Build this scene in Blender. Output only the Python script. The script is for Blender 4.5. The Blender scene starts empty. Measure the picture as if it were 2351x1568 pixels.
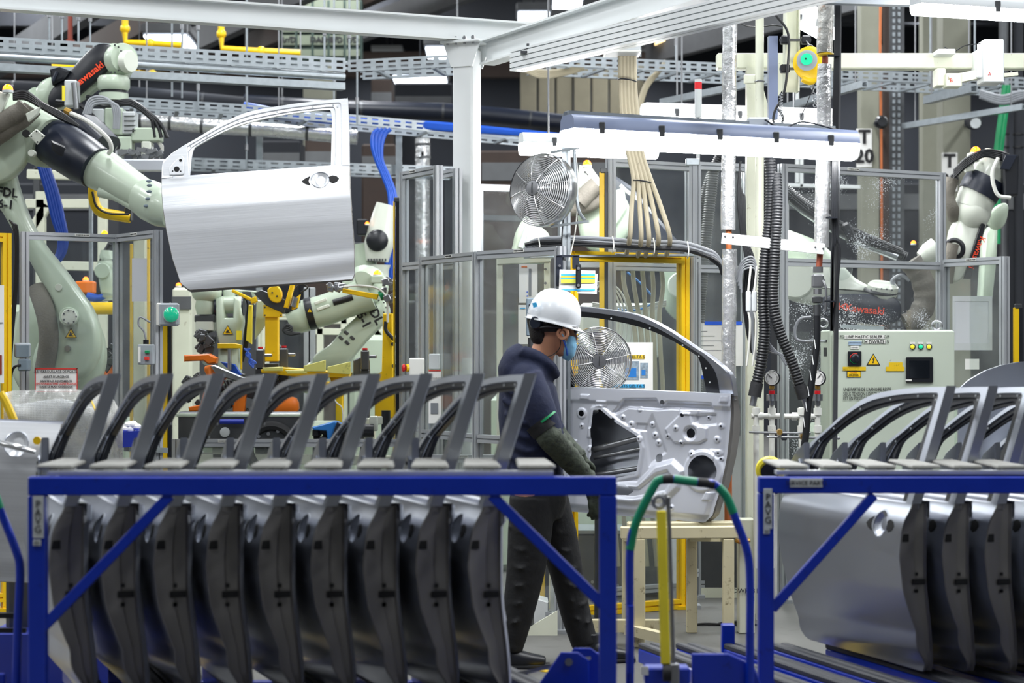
import bpy, math, random
import numpy as np
from mathutils import Vector as V, Matrix

sc = bpy.context.scene
COL = sc.collection
rnd = random.Random(7)

# ------------------------------------------------------------------ camera, light, exposure
F, CX, HY, CH = 4500.0, 1175.5, 800.0, 1.5      # focal length and horizon in photograph pixels, lens height


def P(x, y, d):
    """photograph pixel + real distance -> point in the hall"""
    return V(((x - CX) / F * d, d, CH - (y - HY) / F * d))


def PZ(x, z, d):
    return V(((x - CX) / F * d, d, z))


cam_data = bpy.data.cameras.new('camera')
cam = bpy.data.objects.new('camera', cam_data)
COL.objects.link(cam)
cam.location = (0, 0, CH)
cam.rotation_euler = (math.pi / 2, 0, 0)
cam_data.sensor_fit = 'HORIZONTAL'
cam_data.sensor_width = 36
cam_data.lens = 36 * F / 2351
cam_data.shift_y = (HY - 784) / 2351
cam_data.clip_start = .1
cam_data.clip_end = 200
cam_data.dof.use_dof = True
cam_data.dof.focus_distance = 10.6
cam_data.dof.aperture_fstop = 2.6
sc.camera = cam

world = bpy.data.worlds.new('hall_air')
sc.world = world
world.use_nodes = True
world.node_tree.nodes['Background'].inputs[0].default_value = (.55, .65, .8, 1)
world.node_tree.nodes['Background'].inputs[1].default_value = .10

sc.view_settings.view_transform = 'Standard'
sc.view_settings.look = 'None'
sc.view_settings.gamma = 1
sc.view_settings.use_curve_mapping = False
sc.view_settings.exposure = 0.25
sc.cycles.use_denoising = True
sc.cycles.max_bounces = 8
sc.cycles.diffuse_bounces = 4
sc.cycles.glossy_bounces = 4
sc.cycles.transparent_max_bounces = 24
sc.cycles.caustics_reflective = False
sc.cycles.caustics_refractive = False
sc.cycles.sample_clamp_indirect = 6


def area_light(name, loc, sx, sy, watts, color=(1, .98, .95), rot=(0, 0, 0), parent=None):
    d = bpy.data.lights.new(name, 'AREA')
    d.shape = 'RECTANGLE'
    d.size, d.size_y = sx, sy
    d.energy = watts
    d.color = color
    o = bpy.data.objects.new(name, d)
    COL.objects.link(o)
    o.location = loc
    o.rotation_euler = rot
    if parent:
        o.parent = parent
        o.matrix_parent_inverse = Matrix.Translation(-parent.location)
    return o


# ------------------------------------------------------------------ materials
def lin(c):
    if isinstance(c, str):
        c = [int(c[i:i + 2], 16) / 255 for i in (0, 2, 4)]
        c = [x / 12.92 if x <= .04045 else ((x + .055) / 1.055) ** 2.4 for x in c]
    return tuple(c)


MATS = {}


def mat(name, col, rough=.5, metal=0.0, var=.1, scale=9.0, bump=0.0, bscale=60.0, emit=0.0, coat=0.0, spec=.5,
        wear=None, wear_amt=.5, stretch=None):
    if name in MATS:
        return MATS[name]
    col = lin(col)
    m = bpy.data.materials.new(name)
    m.use_nodes = True
    nt = m.node_tree
    N, L = nt.nodes, nt.links
    b = N['Principled BSDF']
    b.inputs['Metallic'].default_value = metal
    b.inputs['Specular IOR Level'].default_value = spec
    if coat:
        b.inputs['Coat Weight'].default_value = coat
        b.inputs['Coat Roughness'].default_value = .12
    tc = N.new('ShaderNodeTexCoord')
    mp = N.new('ShaderNodeMapping')
    L.new(tc.outputs['Object'], mp.inputs[0])
    if stretch:
        mp.inputs['Scale'].default_value = stretch
    nz = N.new('ShaderNodeTexNoise')
    nz.inputs['Scale'].default_value = scale
    nz.inputs['Detail'].default_value = 6
    L.new(mp.outputs[0], nz.inputs['Vector'])
    mix = N.new('ShaderNodeMix')
    mix.data_type = 'RGBA'
    mix.inputs['A'].default_value = tuple(max(0, c * (1 - var)) for c in col) + (1,)
    mix.inputs['B'].default_value = tuple(min(1, c * (1 + var)) for c in col) + (1,)
    L.new(nz.outputs['Fac'], mix.inputs['Factor'])
    out = mix.outputs['Result']
    if wear:
        n2 = N.new('ShaderNodeTexNoise')
        n2.inputs['Scale'].default_value = scale * 2.3
        n2.inputs['Detail'].default_value = 9
        n2.inputs['Roughness'].default_value = .7
        L.new(mp.outputs[0], n2.inputs['Vector'])
        rp = N.new('ShaderNodeValToRGB')
        rp.color_ramp.elements[0].position = .66 - .22 * wear_amt
        rp.color_ramp.elements[1].position = .72
        L.new(n2.outputs['Fac'], rp.inputs[0])
        m2 = N.new('ShaderNodeMix')
        m2.data_type = 'RGBA'
        L.new(out, m2.inputs['A'])
        m2.inputs['B'].default_value = lin(wear) + (1,)
        L.new(rp.outputs[0], m2.inputs['Factor'])
        out = m2.outputs['Result']
    L.new(out, b.inputs['Base Color'])
    mr = N.new('ShaderNodeMapRange')
    mr.inputs['To Min'].default_value = max(.02, rough - .06)
    mr.inputs['To Max'].default_value = min(1, rough + .06)
    L.new(nz.outputs['Fac'], mr.inputs['Value'])
    L.new(mr.outputs[0], b.inputs['Roughness'])
    if bump:
        n3 = N.new('ShaderNodeTexNoise')
        n3.inputs['Scale'].default_value = bscale
        n3.inputs['Detail'].default_value = 4
        L.new(mp.outputs[0], n3.inputs['Vector'])
        bp = N.new('ShaderNodeBump')
        bp.inputs['Strength'].default_value = bump
        bp.inputs['Distance'].default_value = .01
        L.new(n3.outputs['Fac'], bp.inputs['Height'])
        L.new(bp.outputs[0], b.inputs['Normal'])
    if emit:
        L.new(out, b.inputs['Emission Color'])
        b.inputs['Emission Strength'].default_value = emit
    MATS[name] = m
    return m


def pane_mat(name, tint, haze, hazecol, rough=.06, speck=0.0):
    """clear plastic sheet: see-through, mirrors at grazing angles, scratched and dusty"""
    m = bpy.data.materials.new(name)
    m.use_nodes = True
    nt = m.node_tree
    N, L = nt.nodes, nt.links
    N.remove(N['Principled BSDF'])
    out = N['Material Output']
    tr = N.new('ShaderNodeBsdfTransparent')
    tr.inputs[0].default_value = tint + (1,)
    gl = N.new('ShaderNodeBsdfGlossy')
    gl.inputs['Roughness'].default_value = rough
    lw = N.new('ShaderNodeLayerWeight')
    lw.inputs[0].default_value = .5
    pw = N.new('ShaderNodeMath')
    pw.operation = 'POWER'
    pw.inputs[1].default_value = 4.5
    L.new(lw.outputs['Facing'], pw.inputs[0])
    fr = N.new('ShaderNodeMath')
    fr.operation = 'MULTIPLY_ADD'
    fr.inputs[1].default_value = .7
    fr.inputs[2].default_value = .035
    L.new(pw.outputs[0], fr.inputs[0])
    m1 = N.new('ShaderNodeMixShader')
    L.new(fr.outputs[0], m1.inputs[0])
    L.new(tr.outputs[0], m1.inputs[1])
    L.new(gl.outputs[0], m1.inputs[2])
    df = N.new('ShaderNodeBsdfDiffuse')
    df.inputs[0].default_value = hazecol + (1,)
    tc = N.new('ShaderNodeTexCoord')
    nz = N.new('ShaderNodeTexNoise')
    nz.inputs['Scale'].default_value = 5
    nz.inputs['Detail'].default_value = 8
    L.new(tc.outputs['Object'], nz.inputs['Vector'])
    mr = N.new('ShaderNodeMapRange')
    mr.inputs['From Min'].default_value = .3
    mr.inputs['From Max'].default_value = .75
    mr.inputs['To Min'].default_value = haze * .4
    mr.inputs['To Max'].default_value = haze * 1.8
    L.new(nz.outputs['Fac'], mr.inputs['Value'])
    fac = mr.outputs[0]
    if speck:
        n2 = N.new('ShaderNodeTexNoise')
        n2.inputs['Scale'].default_value = 130
        n2.inputs['Detail'].default_value = 2
        L.new(tc.outputs['Object'], n2.inputs['Vector'])
        n3 = N.new('ShaderNodeTexNoise')
        n3.inputs['Scale'].default_value = 3
        L.new(tc.outputs['Object'], n3.inputs['Vector'])
        mu = N.new('ShaderNodeMath')
        mu.operation = 'MULTIPLY'
        L.new(n2.outputs['Fac'], mu.inputs[0])
        L.new(n3.outputs['Fac'], mu.inputs[1])
        gt = N.new('ShaderNodeMapRange')
        gt.inputs['From Min'].default_value = .375
        gt.inputs['From Max'].default_value = .395
        gt.inputs['To Max'].default_value = speck
        L.new(mu.outputs[0], gt.inputs['Value'])
        ad = N.new('ShaderNodeMath')
        ad.use_clamp = True
        L.new(fac, ad.inputs[0])
        L.new(gt.outputs[0], ad.inputs[1])
        fac = ad.outputs[0]
    m2 = N.new('ShaderNodeMixShader')
    L.new(fac, m2.inputs[0])
    L.new(m1.outputs[0], m2.inputs[1])
    L.new(df.outputs[0], m2.inputs[2])
    L.new(m2.outputs[0], out.inputs[0])
    MATS[name] = m
    return m


mat('white_paint', 'dfe3e4', .35, var=.05, scale=3)
mat('cream_paint', 'dfe2cf', .4, var=.06, wear='8a7a58', wear_amt=.12)
mat('beige_paint', 'cfc6a4', .5, var=.08, wear='7a6a48', wear_amt=.3)
mat('robot_paint', 'b7c5b3', .32, var=.05, scale=5, coat=.2)
mat('robot_white', 'd3d8cd', .3, var=.04, scale=5, coat=.2)
mat('cabinet_paint', 'c4cfc1', .4, var=.04, scale=4, wear='8d9484', wear_amt=.02)
mat('black_plastic', '15181f', .38, var=.2)
mat('dark_navy', '1c2230', .35, var=.15)
mat('rubber', '1d1e21', .65, var=.25, bump=.2)
mat('strip_rubber', '3a3c42', .5, var=.25, bump=.2)
mat('cable_black', '17191d', .4, var=.2)
mat('cable_grey', '8c9096', .45, var=.12)
mat('cable_beige', 'b3aa92', .5, var=.1, wear='5a5142', wear_amt=.1)
mat('cable_white', 'd5d6d0', .45, var=.06)
mat('sleeve_grey', '6b675f', .75, var=.25, bump=.4, bscale=80)
mat('hose_blue', '1f55c0', .35, var=.1)
mat('hose_green', '0f8a55', .4, var=.1)
mat('alu', 'b2b6bb', .36, .4, var=.06, scale=4)
mat('steel', '9a9ca0', .35, .9, var=.14, scale=7)
mat('steel_dark', '5b5d60', .42, .8, var=.25, scale=7)
mat('chrome', 'dcdee0', .2, .7, var=.04)
mat('galvanised', 'a5adb3', .36, .75, var=.22, scale=24)
mat('foil', 'dcdee0', .26, .75, var=.08, bump=.9, bscale=26)
mat('foil_old', 'b8b8b4', .36, .5, var=.14, bump=.9, bscale=26, wear='8a6a50', wear_amt=.45)
mat('door_metal', 'b2b7c1', .32, .85, var=.03, scale=4)
mat('door_bright', 'e0e3e8', .33, .38, var=.13, scale=3.2, bump=.06, bscale=4, stretch=(.5, 1, 40))
mat('door_inner', 'cdd1dc', .36, .42, var=.03, scale=5)
mat('door_edge', '8a8886', .45, .5, var=.1)
mat('skin', 'c98f70', .45, var=.06)
mat('navy_cloth', '101a38', .85, var=.25, scale=14, bump=.5, bscale=22)
mat('black_cloth', '06080d', .8, var=.3, scale=12, bump=.6, bscale=20)
mat('camo_cloth', '3c4439', .85, var=.2, scale=14, bump=.9, bscale=26, wear='15191a', wear_amt=.9)
mat('hair', '17110f', .6, var=.4, scale=90, bump=.5, bscale=160)
mat('helmet_white', 'd9dde2', .28, var=.03, coat=.3)
mat('mask_blue', '8cc6ea', .75, var=.05, bump=.3, bscale=40)
mat('hole', '07080b', .7, var=.1)
mat('blue_paint', '0730ae', .32, var=.12, coat=.25, wear='06207c', wear_amt=.25)
mat('blue_tote', '2338a8', .45)
mat('blue_light', '2f7fd0', .4)
mat('green_tape', '0e8a66', .4, var=.15, wear='1a3aa0', wear_amt=.15)
mat('yellow', 'f2c614', .38, var=.08, wear='8f7410', wear_amt=.08)
mat('yellow_bright', 'f4e23c', .4, var=.06, wear='8d8d30', wear_amt=.2)
mat('yellow_tape', 'e8c21c', .45, var=.1, wear='8a7420', wear_amt=.3)
mat('yellow_pale', 'd9d477', .42, var=.08, wear='7b8040', wear_amt=.3)
mat('orange', 'ee7a1c', .38, var=.08, wear='7a4010', wear_amt=.15)
mat('red', 'd3202a', .35)
mat('brick_red', '8e3b2a', .5, var=.15)
mat('copper', 'cf7a4c', .4, .6, var=.15)
mat('rust', '8a4530', .6, .3, var=.25)
mat('brass', 'c09a50', .3, .85)
mat('paper', 'f1f1ef', .7, var=.02)
mat('paper_grey', 'ccd0d6', .6, var=.05)
mat('print_black', '15161a', .6)
mat('print_grey', '7f838a', .6)
mat('print_red', 'd0342c', .6)
mat('print_orange', 'f0481e', .5)
mat('print_blue', '3fb4ee', .6)
mat('print_yellow', 'f0cf3c', .6)
mat('print_white', 'eceeee', .6)
mat('tape_blue', '1f5fe0', .5)
mat('plastic_grey', '9aa1a8', .5, var=.05)
mat('plastic_light', 'c4c9cc', .5, var=.05)
mat('plastic_white', 'e6e7e2', .4, var=.03)
mat('pvc_white', 'eceee8', .35, var=.05, wear='a89060', wear_amt=.08)
mat('screen', '10151c', .08, var=.3, coat=.5)
mat('brushed', 'b5b8bc', .25, .95, var=.12, scale=30)
mat('foam_pad', '8f8f8b', .7, var=.2, bump=.3, wear='6d675c', wear_amt=.5, scale=14)
mat('rack_deck', 'd4d8dc', .25, .5, var=.15)
mat('concrete', '5f5f5d', .55, var=.2, scale=2.5, wear='4c4b49', wear_amt=.5)
mat('hall_dark', '1d2027', .8, var=.2)
mat('hall_blue', '1f232b', .8, var=.25)
mat('hall_brown', '3a2f2a', .8, var=.3)
mat('hall_grey', '5d5f62', .75, var=.2)
mat('hall_beige', '6f6a59', .75, var=.15, wear='5f5a4a', wear_amt=.2)
mat('column_beige', '8b8c7e', .6, var=.1)
mat('tube_light', 'ffffff', .4, var=0, emit=40)
mat('panel_light', 'eaf3ff', .4, var=0, emit=5)
mat('panel_warm', 'ffdca0', .4, var=0, emit=2.2)
mat('lamp_shell', '76829f', .35, var=.06)
mat('amber_lit', 'ff7a08', .25, var=.0, emit=3.0)
mat('green_lit', '20c890', .25, var=.0, emit=.5)
mat('green_lamp', '1fb389', .18, var=.02, emit=.25, coat=.6)
mat('yellow_lamp', 'e8d838', .25, emit=.45)
mat('amber_clear', 'e8901e', .25, emit=.2)
pane_mat('poly_clear', (.95, .97, .97), .022, (.75, .8, .84))
pane_mat('poly_dirty', (.93, .95, .94), .06, (.72, .76, .76), .1)
pane_mat('poly_speck', (.95, .96, .96), .02, (.8, .84, .88), .05, .7)
pane_mat('bubble_clear', (.86, .87, .87), .42, (.78, .78, .76), .25)


# ------------------------------------------------------------------ shapes
def axes(direction, up=V((0, 0, 1))):
    w = direction.normalized()
    if abs(w.dot(up)) > .999:
        up = V((0, 1, 0)) if abs(w.y) < .9 else V((1, 0, 0))
    u = w.cross(up).normalized()
    return u, u.cross(w).normalized(), w      # right, up, along


def crom(pts, res=6, closed=False):
    pts = [V(p) for p in pts]
    n = len(pts)
    if n < 3:
        return pts
    out = []
    for i in range(n if closed else n - 1):
        if closed:
            a, b, c, d = (pts[(i + k - 1) % n] for k in range(4))
        else:
            b, c = pts[i], pts[i + 1]
            a = pts[i - 1] if i else b * 2 - c
            d = pts[i + 2] if i + 2 < n else c * 2 - b
        for k in range(res):
            t = k / res
            out.append(.5 * (2 * b + (c - a) * t + (2 * a - 5 * b + 4 * c - d) * t * t + (3 * b - a - 3 * c + d) * t ** 3))
    if not closed:
        out.append(pts[-1])
    return out


class MB:
    """collects shapes; build() links them as one mesh object"""

    def __init__(s):
        s.v, s.f = [], []

    def add(s, vs, fs):
        n = len(s.v)
        s.v += [tuple(p) for p in vs]
        s.f += [[i + n for i in f] for f in fs]
        return s

    def box(s, c, size, rot=None, ch=0.0):
        hx, hy, hz = (q / 2 for q in size)
        ch = min(ch, hx * .9, hy * .9, hz * .9)
        R = rot if rot is not None else Matrix.Identity(3)
        c = V(c)
        if ch <= 0:
            vs = [V((x, y, z)) for x in (-hx, hx) for y in (-hy, hy) for z in (-hz, hz)]
            fs = [(0, 1, 3, 2), (4, 6, 7, 5), (0, 4, 5, 1), (2, 3, 7, 6), (0, 2, 6, 4), (1, 5, 7, 3)]
        else:
            vs, idx = [], {}
            for sx in (-1, 1):
                for sy in (-1, 1):
                    for sz in (-1, 1):
                        for a in range(3):
                            p = [sx * (hx - ch), sy * (hy - ch), sz * (hz - ch)]
                            p[a] += (sx, sy, sz)[a] * ch
                            idx[(sx, sy, sz, a)] = len(vs)
                            vs.append(V(p))
            fs = []
            for a in range(3):
                b, d = [(1, 2), (2, 0), (0, 1)][a]
                for sg in (-1, 1):
                    q = []
                    for (t, u) in ((-1, -1), (1, -1), (1, 1), (-1, 1)):
                        k = [0, 0, 0]
                        k[a], k[b], k[d] = sg, t, u
                        q.append(idx[(k[0], k[1], k[2], a)])
                    fs.append(q if sg > 0 else q[::-1])
                for t in (-1, 1):
                    for u in (-1, 1):
                        q = []
                        for (sg, ax) in ((-1, b), (1, b), (1, d), (-1, d)):
                            k = [0, 0, 0]
                            k[a], k[b], k[d] = sg, t, u
                            q.append(idx[(k[0], k[1], k[2], ax)])
                        fs.append(q if t * u > 0 else q[::-1])
            for sx in (-1, 1):
                for sy in (-1, 1):
                    for sz in (-1, 1):
                        q = [idx[(sx, sy, sz, a)] for a in range(3)]
                        fs.append(q if sx * sy * sz > 0 else q[::-1])
        return s.add([c + R @ p for p in vs], fs)

    def beam(s, p0, p1, w, h, up=V((0, 0, 1)), ch=0.0):
        p0, p1 = V(p0), V(p1)
        u, v, d = axes(p1 - p0, V(up))
        R = Matrix((u, d, v)).transposed()
        return s.box((p0 + p1) / 2, (w, (p1 - p0).length, h), R, ch)

    def poly_beam(s, p0, p1, poly, up=V((0, 0, 1))):
        p0, p1 = V(p0), V(p1)
        u, v, d = axes(p1 - p0, V(up))
        n = len(poly)
        vs = [p + u * a + v * b for p in (p0, p1) for a, b in poly]
        fs = [[i, (i + 1) % n, n + (i + 1) % n, n + i] for i in range(n)]
        fs += [list(range(n))[::-1], [n + i for i in range(n)]]
        return s.add(vs, fs)

    def prof(s, p0, p1, w, h, up=V((0, 0, 1)), nw=1, nh=1, g=.008, d=.009):
        """extruded profile with a slot down the middle of each side"""
        def side(a, b, k):
            a, b = V(a), V(b)
            L = (b - a).length
            t = (b - a) / L
            n = V((-t.y, t.x))
            pts = [a]
            for i in range(k):
                m = L * (i + .5) / k
                pts += [a + t * (m - g / 2), a + t * (m - g / 2) + n * d, a + t * (m + g / 2) + n * d, a + t * (m + g / 2)]
            return pts
        c = [(-w / 2, -h / 2), (w / 2, -h / 2), (w / 2, h / 2), (-w / 2, h / 2)]
        poly = []
        for i in range(4):
            poly += side(c[i], c[(i + 1) % 4], nw if i % 2 == 0 else nh)
        return s.poly_beam(p0, p1, [(q.x, q.y) for q in poly], up)

    def cyl(s, p0, p1, r, r2=None, n=16, cap=True):
        p0, p1 = V(p0), V(p1)
        r2 = r if r2 is None else r2
        u, v, d = axes(p1 - p0)
        cs = [(math.cos(2 * math.pi * i / n), math.sin(2 * math.pi * i / n)) for i in range(n)]
        vs = [p0 + (u * a + v * b) * r for a, b in cs] + [p1 + (u * a + v * b) * r2 for a, b in cs]
        fs = [[i, (i + 1) % n, n + (i + 1) % n, n + i] for i in range(n)]
        if cap:
            fs += [list(range(n))[::-1], [n + i for i in range(n)]]
        return s.add(vs, fs)

    def tube(s, pts, r, n=8, res=6, smooth=True, cap=True):
        pts = crom(pts, res) if smooth else [V(p) for p in pts]
        rs = r if isinstance(r, (list, tuple)) else None
        u = None
        vs, fs = [], []
        m = len(pts)
        for i, p in enumerate(pts):
            d = (pts[min(i + 1, m - 1)] - pts[max(i - 1, 0)])
            d = d.normalized() if d.length > 1e-9 else V((0, 0, 1))
            if u is None:
                u = axes(d)[0]
            u = (u - d * u.dot(d)).normalized()
            w = d.cross(u)
            rr = r if rs is None else np.interp(i / (m - 1), np.linspace(0, 1, len(rs)), rs)
            for k in range(n):
                a = 2 * math.pi * k / n
                vs.append(p + (u * math.cos(a) + w * math.sin(a)) * float(rr))
        for i in range(m - 1):
            for k in range(n):
                fs.append([i * n + k, i * n + (k + 1) % n, (i + 1) * n + (k + 1) % n, (i + 1) * n + k])
        if cap:
            fs += [list(range(n))[::-1], [(m - 1) * n + k for k in range(n)]]
        return s.add(vs, fs)

    def ribbed(s, pts, r, pitch=.012, depth=.12, n=12):
        """corrugated hose along a path"""
        path = crom(pts, 14)
        acc = [0]
        for a, b in zip(path, path[1:]):
            acc.append(acc[-1] + (b - a).length)
        k = max(4, int(acc[-1] / pitch) * 4)
        q, rr = [], []
        j = 0
        for i in range(k + 1):
            t = acc[-1] * i / k
            while j < len(acc) - 2 and acc[j + 1] < t:
                j += 1
            f = (t - acc[j]) / max(1e-9, acc[j + 1] - acc[j])
            q.append(path[j].lerp(path[j + 1], f))
            rr.append(r if (i % 4) in (0, 1) else r * (1 - depth))
        return s.tube(q, rr, n, smooth=False)

    def lathe(s, prof, o, axis=V((0, 0, 1)), n=24, cap=True, up=V((0, 0, 1))):
        u, v, d = axes(V(axis), up)
        o = V(o)
        vs = [o + d * h + (u * math.cos(2 * math.pi * k / n) + v * math.sin(2 * math.pi * k / n)) * r for r, h in prof for k in range(n)]
        m = len(prof)
        fs = [[i * n + k, i * n + (k + 1) % n, (i + 1) * n + (k + 1) % n, (i + 1) * n + k] for i in range(m - 1) for k in range(n)]
        if cap:
            fs += [list(range(n))[::-1], [(m - 1) * n + k for k in range(n)]]
        return s.add(vs, fs)

    def prism(s, poly, o, ex, ey, t, ch=0.0):
        """flat outline (ex, ey) given thickness t along ex x ey, both ways"""
        o, ex, ey = V(o), V(ex).normalized(), V(ey).normalized()
        nz = ex.cross(ey).normalized()
        n = len(poly)
        if ch <= 0:
            vs = [o + ex * a + ey * b + nz * k for k in (-t / 2, t / 2) for a, b in poly]
            fs = [[i, (i + 1) % n, n + (i + 1) % n, n + i] for i in range(n)] + [list(range(n))[::-1], [n + i for i in range(n)]]
            return s.add(vs, fs)
        area = sum(poly[i][0] * poly[(i + 1) % n][1] - poly[(i + 1) % n][0] * poly[i][1] for i in range(n))
        sg = 1 if area > 0 else -1
        ins = []
        for i in range(n):
            a, b, c = V(poly[i - 1]), V(poly[i]), V(poly[(i + 1) % n])
            t1, t2 = (b - a).normalized(), (c - b).normalized()
            n1, n2 = V((-t1.y, t1.x)) * sg, V((-t2.y, t2.x)) * sg
            m = n1 + n2
            k = 1 / max(.35, 1 + n1.dot(n2))
            ins.append(b + m * (ch * k))
        rings = [([tuple(q) for q in ins], -t / 2), (poly, -t / 2 + ch), (poly, t / 2 - ch), ([tuple(q) for q in ins], t / 2)]
        vs = [o + ex * a + ey * b + nz * k for pl, k in rings for a, b in pl]
        fs = []
        for j in range(3):
            for i in range(n):
                fs.append([j * n + i, j * n + (i + 1) % n, (j + 1) * n + (i + 1) % n, (j + 1) * n + i])
        fs += [list(range(n))[::-1], [3 * n + i for i in range(n)]]
        return s.add(vs, fs)

    def loft(s, rings, n=20, res=4, cap=True, up=V((0, 0, 1)), smooth=True):
        """rings: (centre, half_width, half_height, squareness) swept along their centres"""
        R = [(V(c), a, b, (e[0] if e else 2.0)) for c, a, b, *e in rings]
        if smooth and len(R) > 2:
            cs = crom([r[0] for r in R], res)
            k = len(cs)
            ts = np.linspace(0, len(R) - 1, k)
            aa, bb, ee = ([float(x) for x in np.interp(ts, range(len(R)), [r[j] for r in R])] for j in (1, 2, 3))
            R = list(zip(cs, aa, bb, ee))
        m = len(R)
        vs, fs = [], []
        for i, (c, a, b, e) in enumerate(R):
            d = R[min(i + 1, m - 1)][0] - R[max(i - 1, 0)][0]
            u, v, w = axes(d, V(up))
            for k in range(n):
                t = 2 * math.pi * k / n
                ct, st = math.cos(t), math.sin(t)
                x = math.copysign(abs(ct) ** (2 / e), ct) * a
                y = math.copysign(abs(st) ** (2 / e), st) * b
                vs.append(c + u * x + v * y)
        for i in range(m - 1):
            for k in range(n):
                fs.append([i * n + k, i * n + (k + 1) % n, (i + 1) * n + (k + 1) % n, (i + 1) * n + k])
        if cap:
            fs += [list(range(n))[::-1], [(m - 1) * n + k for k in range(n)]]
        return s.add(vs, fs)

    def ball(s, c, r, sc_=(1, 1, 1), n=16, m=10, rot=None, lo=-90, hi=90):
        R = rot if rot is not None else Matrix.Identity(3)
        c = V(c)
        vs, fs = [], []
        for i in range(m + 1):
            la = math.radians(lo + (hi - lo) * i / m)
            for k in range(n):
                lo_ = 2 * math.pi * k / n
                p = V((math.cos(la) * math.cos(lo_) * sc_[0], math.cos(la) * math.sin(lo_) * sc_[1], math.sin(la) * sc_[2])) * r
                vs.append(c + R @ p)
        for i in range(m):
            for k in range(n):
                fs.append([i * n + k, i * n + (k + 1) % n, (i + 1) * n + (k + 1) % n, (i + 1) * n + k])
        fs += [list(range(n))[::-1], [m * n + k for k in range(n)]]
        return s.add(vs, fs)

    def torus(s, c, axis, R, r, n=28, m=8):
        u, v, d = axes(V(axis))
        c = V(c)
        pts = [c + (u * math.cos(2 * math.pi * k / n) + v * math.sin(2 * math.pi * k / n)) * R for k in range(n)]
        vs, fs = [], []
        for k in range(n):
            o = (pts[k] - c).normalized()
            for j in range(m):
                a = 2 * math.pi * j / m
                vs.append(pts[k] + (o * math.cos(a) + d * math.sin(a)) * r)
        for k in range(n):
            for j in range(m):
                fs.append([k * m + j, k * m + (j + 1) % m, ((k + 1) % n) * m + (j + 1) % m, ((k + 1) % n) * m + j])
        return s.add(vs, fs)

    def mesh(s, name, m, smooth=38):
        me = bpy.data.meshes.new(name)
        me.from_pydata(s.v, [], s.f)
        me.validate()
        me.materials.append(MATS[m] if isinstance(m, str) else m)
        if smooth:
            me.polygons.foreach_set('use_smooth', [True] * len(me.polygons))
            me.set_sharp_from_angle(angle=math.radians(smooth))
        me.update()
        return me

    def build(s, name, m, parent=None, smooth=38, label=None, stuff=False):
        o = bpy.data.objects.new(name, s.mesh(name, m, smooth))
        COL.objects.link(o)
        if parent is not None:
            put(o, parent)
        if label:
            o['label'] = label
        if stuff:
            o['kind'] = 'stuff'
        return o


def put(o, parent):
    """parent o, whose vertices are in hall coordinates (or relative to the topmost parent's own axes when it was made at the origin)"""
    root = parent
    off = V((0, 0, 0))
    while root is not None:
        off += root.location
        root = root.parent
    o.parent = parent
    if parent.parent is None:
        o.matrix_parent_inverse = Matrix.Translation(-parent.location)
    return o


def tag(o, label, cat, group=None, kind=None):
    if label:
        o['label'] = label
    if cat:
        o['category'] = cat
    if group:
        o['group'] = group
    if kind:
        o['kind'] = kind
    return o


def thing(name, label, cat, loc=(0, 0, 0), group=None):
    o = bpy.data.objects.new(name, None)
    COL.objects.link(o)
    o.location = loc
    o.empty_display_size = .05
    return tag(o, label, cat, group)


def struct(o):
    o['kind'] = 'structure'
    return o


def hang(t, *pts):
    for q in pts:
        MB().cyl(V(q), V((q[0], q[1], 7.4)), .006, n=6).build('hanger', 'steel', t)


def clone(o, parent=None):
    c = o.copy()
    COL.objects.link(c)
    c.parent = parent
    for ch in list(o.children):
        clone(ch, c)
    return c


def text_mesh(body, size, align='CENTER', bold=0.0, thick=.0006, spacing=1.0, line=1.0):
    cu = bpy.data.curves.new('lettering', 'FONT')
    cu.body = body
    cu.size = size
    cu.align_x = align
    cu.align_y = 'CENTER'
    cu.extrude = thick
    cu.offset = bold
    cu.space_character = spacing
    cu.space_line = line
    cu.resolution_u = 2
    ob = bpy.data.objects.new('lettering', cu)
    me = bpy.data.meshes.new_from_object(ob)
    bpy.data.objects.remove(ob)
    bpy.data.curves.remove(cu)
    return me


def lettering(body, size, o, ex, ey, m, parent=None, align='CENTER', bold=0.0, name='lettering', spacing=1.0, line=1.0, shear=0.0, xs=1.0):
    """flat letters lying in the plane ex, ey at point o"""
    me = text_mesh(body, size, align, bold, spacing=spacing, line=line)
    o, ex = V(o), V(ex).normalized()
    ey = (V(ey) - ex * V(ey).dot(ex)).normalized()
    nz = ex.cross(ey)
    for q in me.vertices:
        q.co = o + ex * (q.co.x * xs + shear * q.co.y) + ey * q.co.y + nz * (q.co.z + .0008)
    me.materials.clear()
    me.materials.append(MATS[m])
    ob = bpy.data.objects.new(name, me)
    COL.objects.link(ob)
    if parent is not None:
        put(ob, parent)
    return ob


X3, Y3, Z3 = V((1, 0, 0)), V((0, 1, 0)), V((0, 0, 1))
# ------------------------------------------------------------------ hall shell
def slab(name, lo, hi, m):
    lo, hi = V(lo), V(hi)
    return struct(MB().box((lo + hi) / 2, hi - lo).build(name, m, smooth=0))


slab('floor', (-14, -7, -.1), (14, 34, 0), 'concrete')
slab('ceiling', (-14, -7, 7.4), (14, 34, 7.5), 'hall_dark')
slab('wall_back', (-14, 33.8, 0), (14, 34, 7.5), 'hall_blue')
slab('wall_front', (-14, -7.2, 0), (14, -7, 7.5), 'hall_grey')
slab('wall_left', (-14.2, -7, 0), (-14, 34, 7.5), 'hall_grey')
slab('wall_right', (14, -7, 0), (14.2, 34, 7.5), 'hall_grey')

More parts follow.
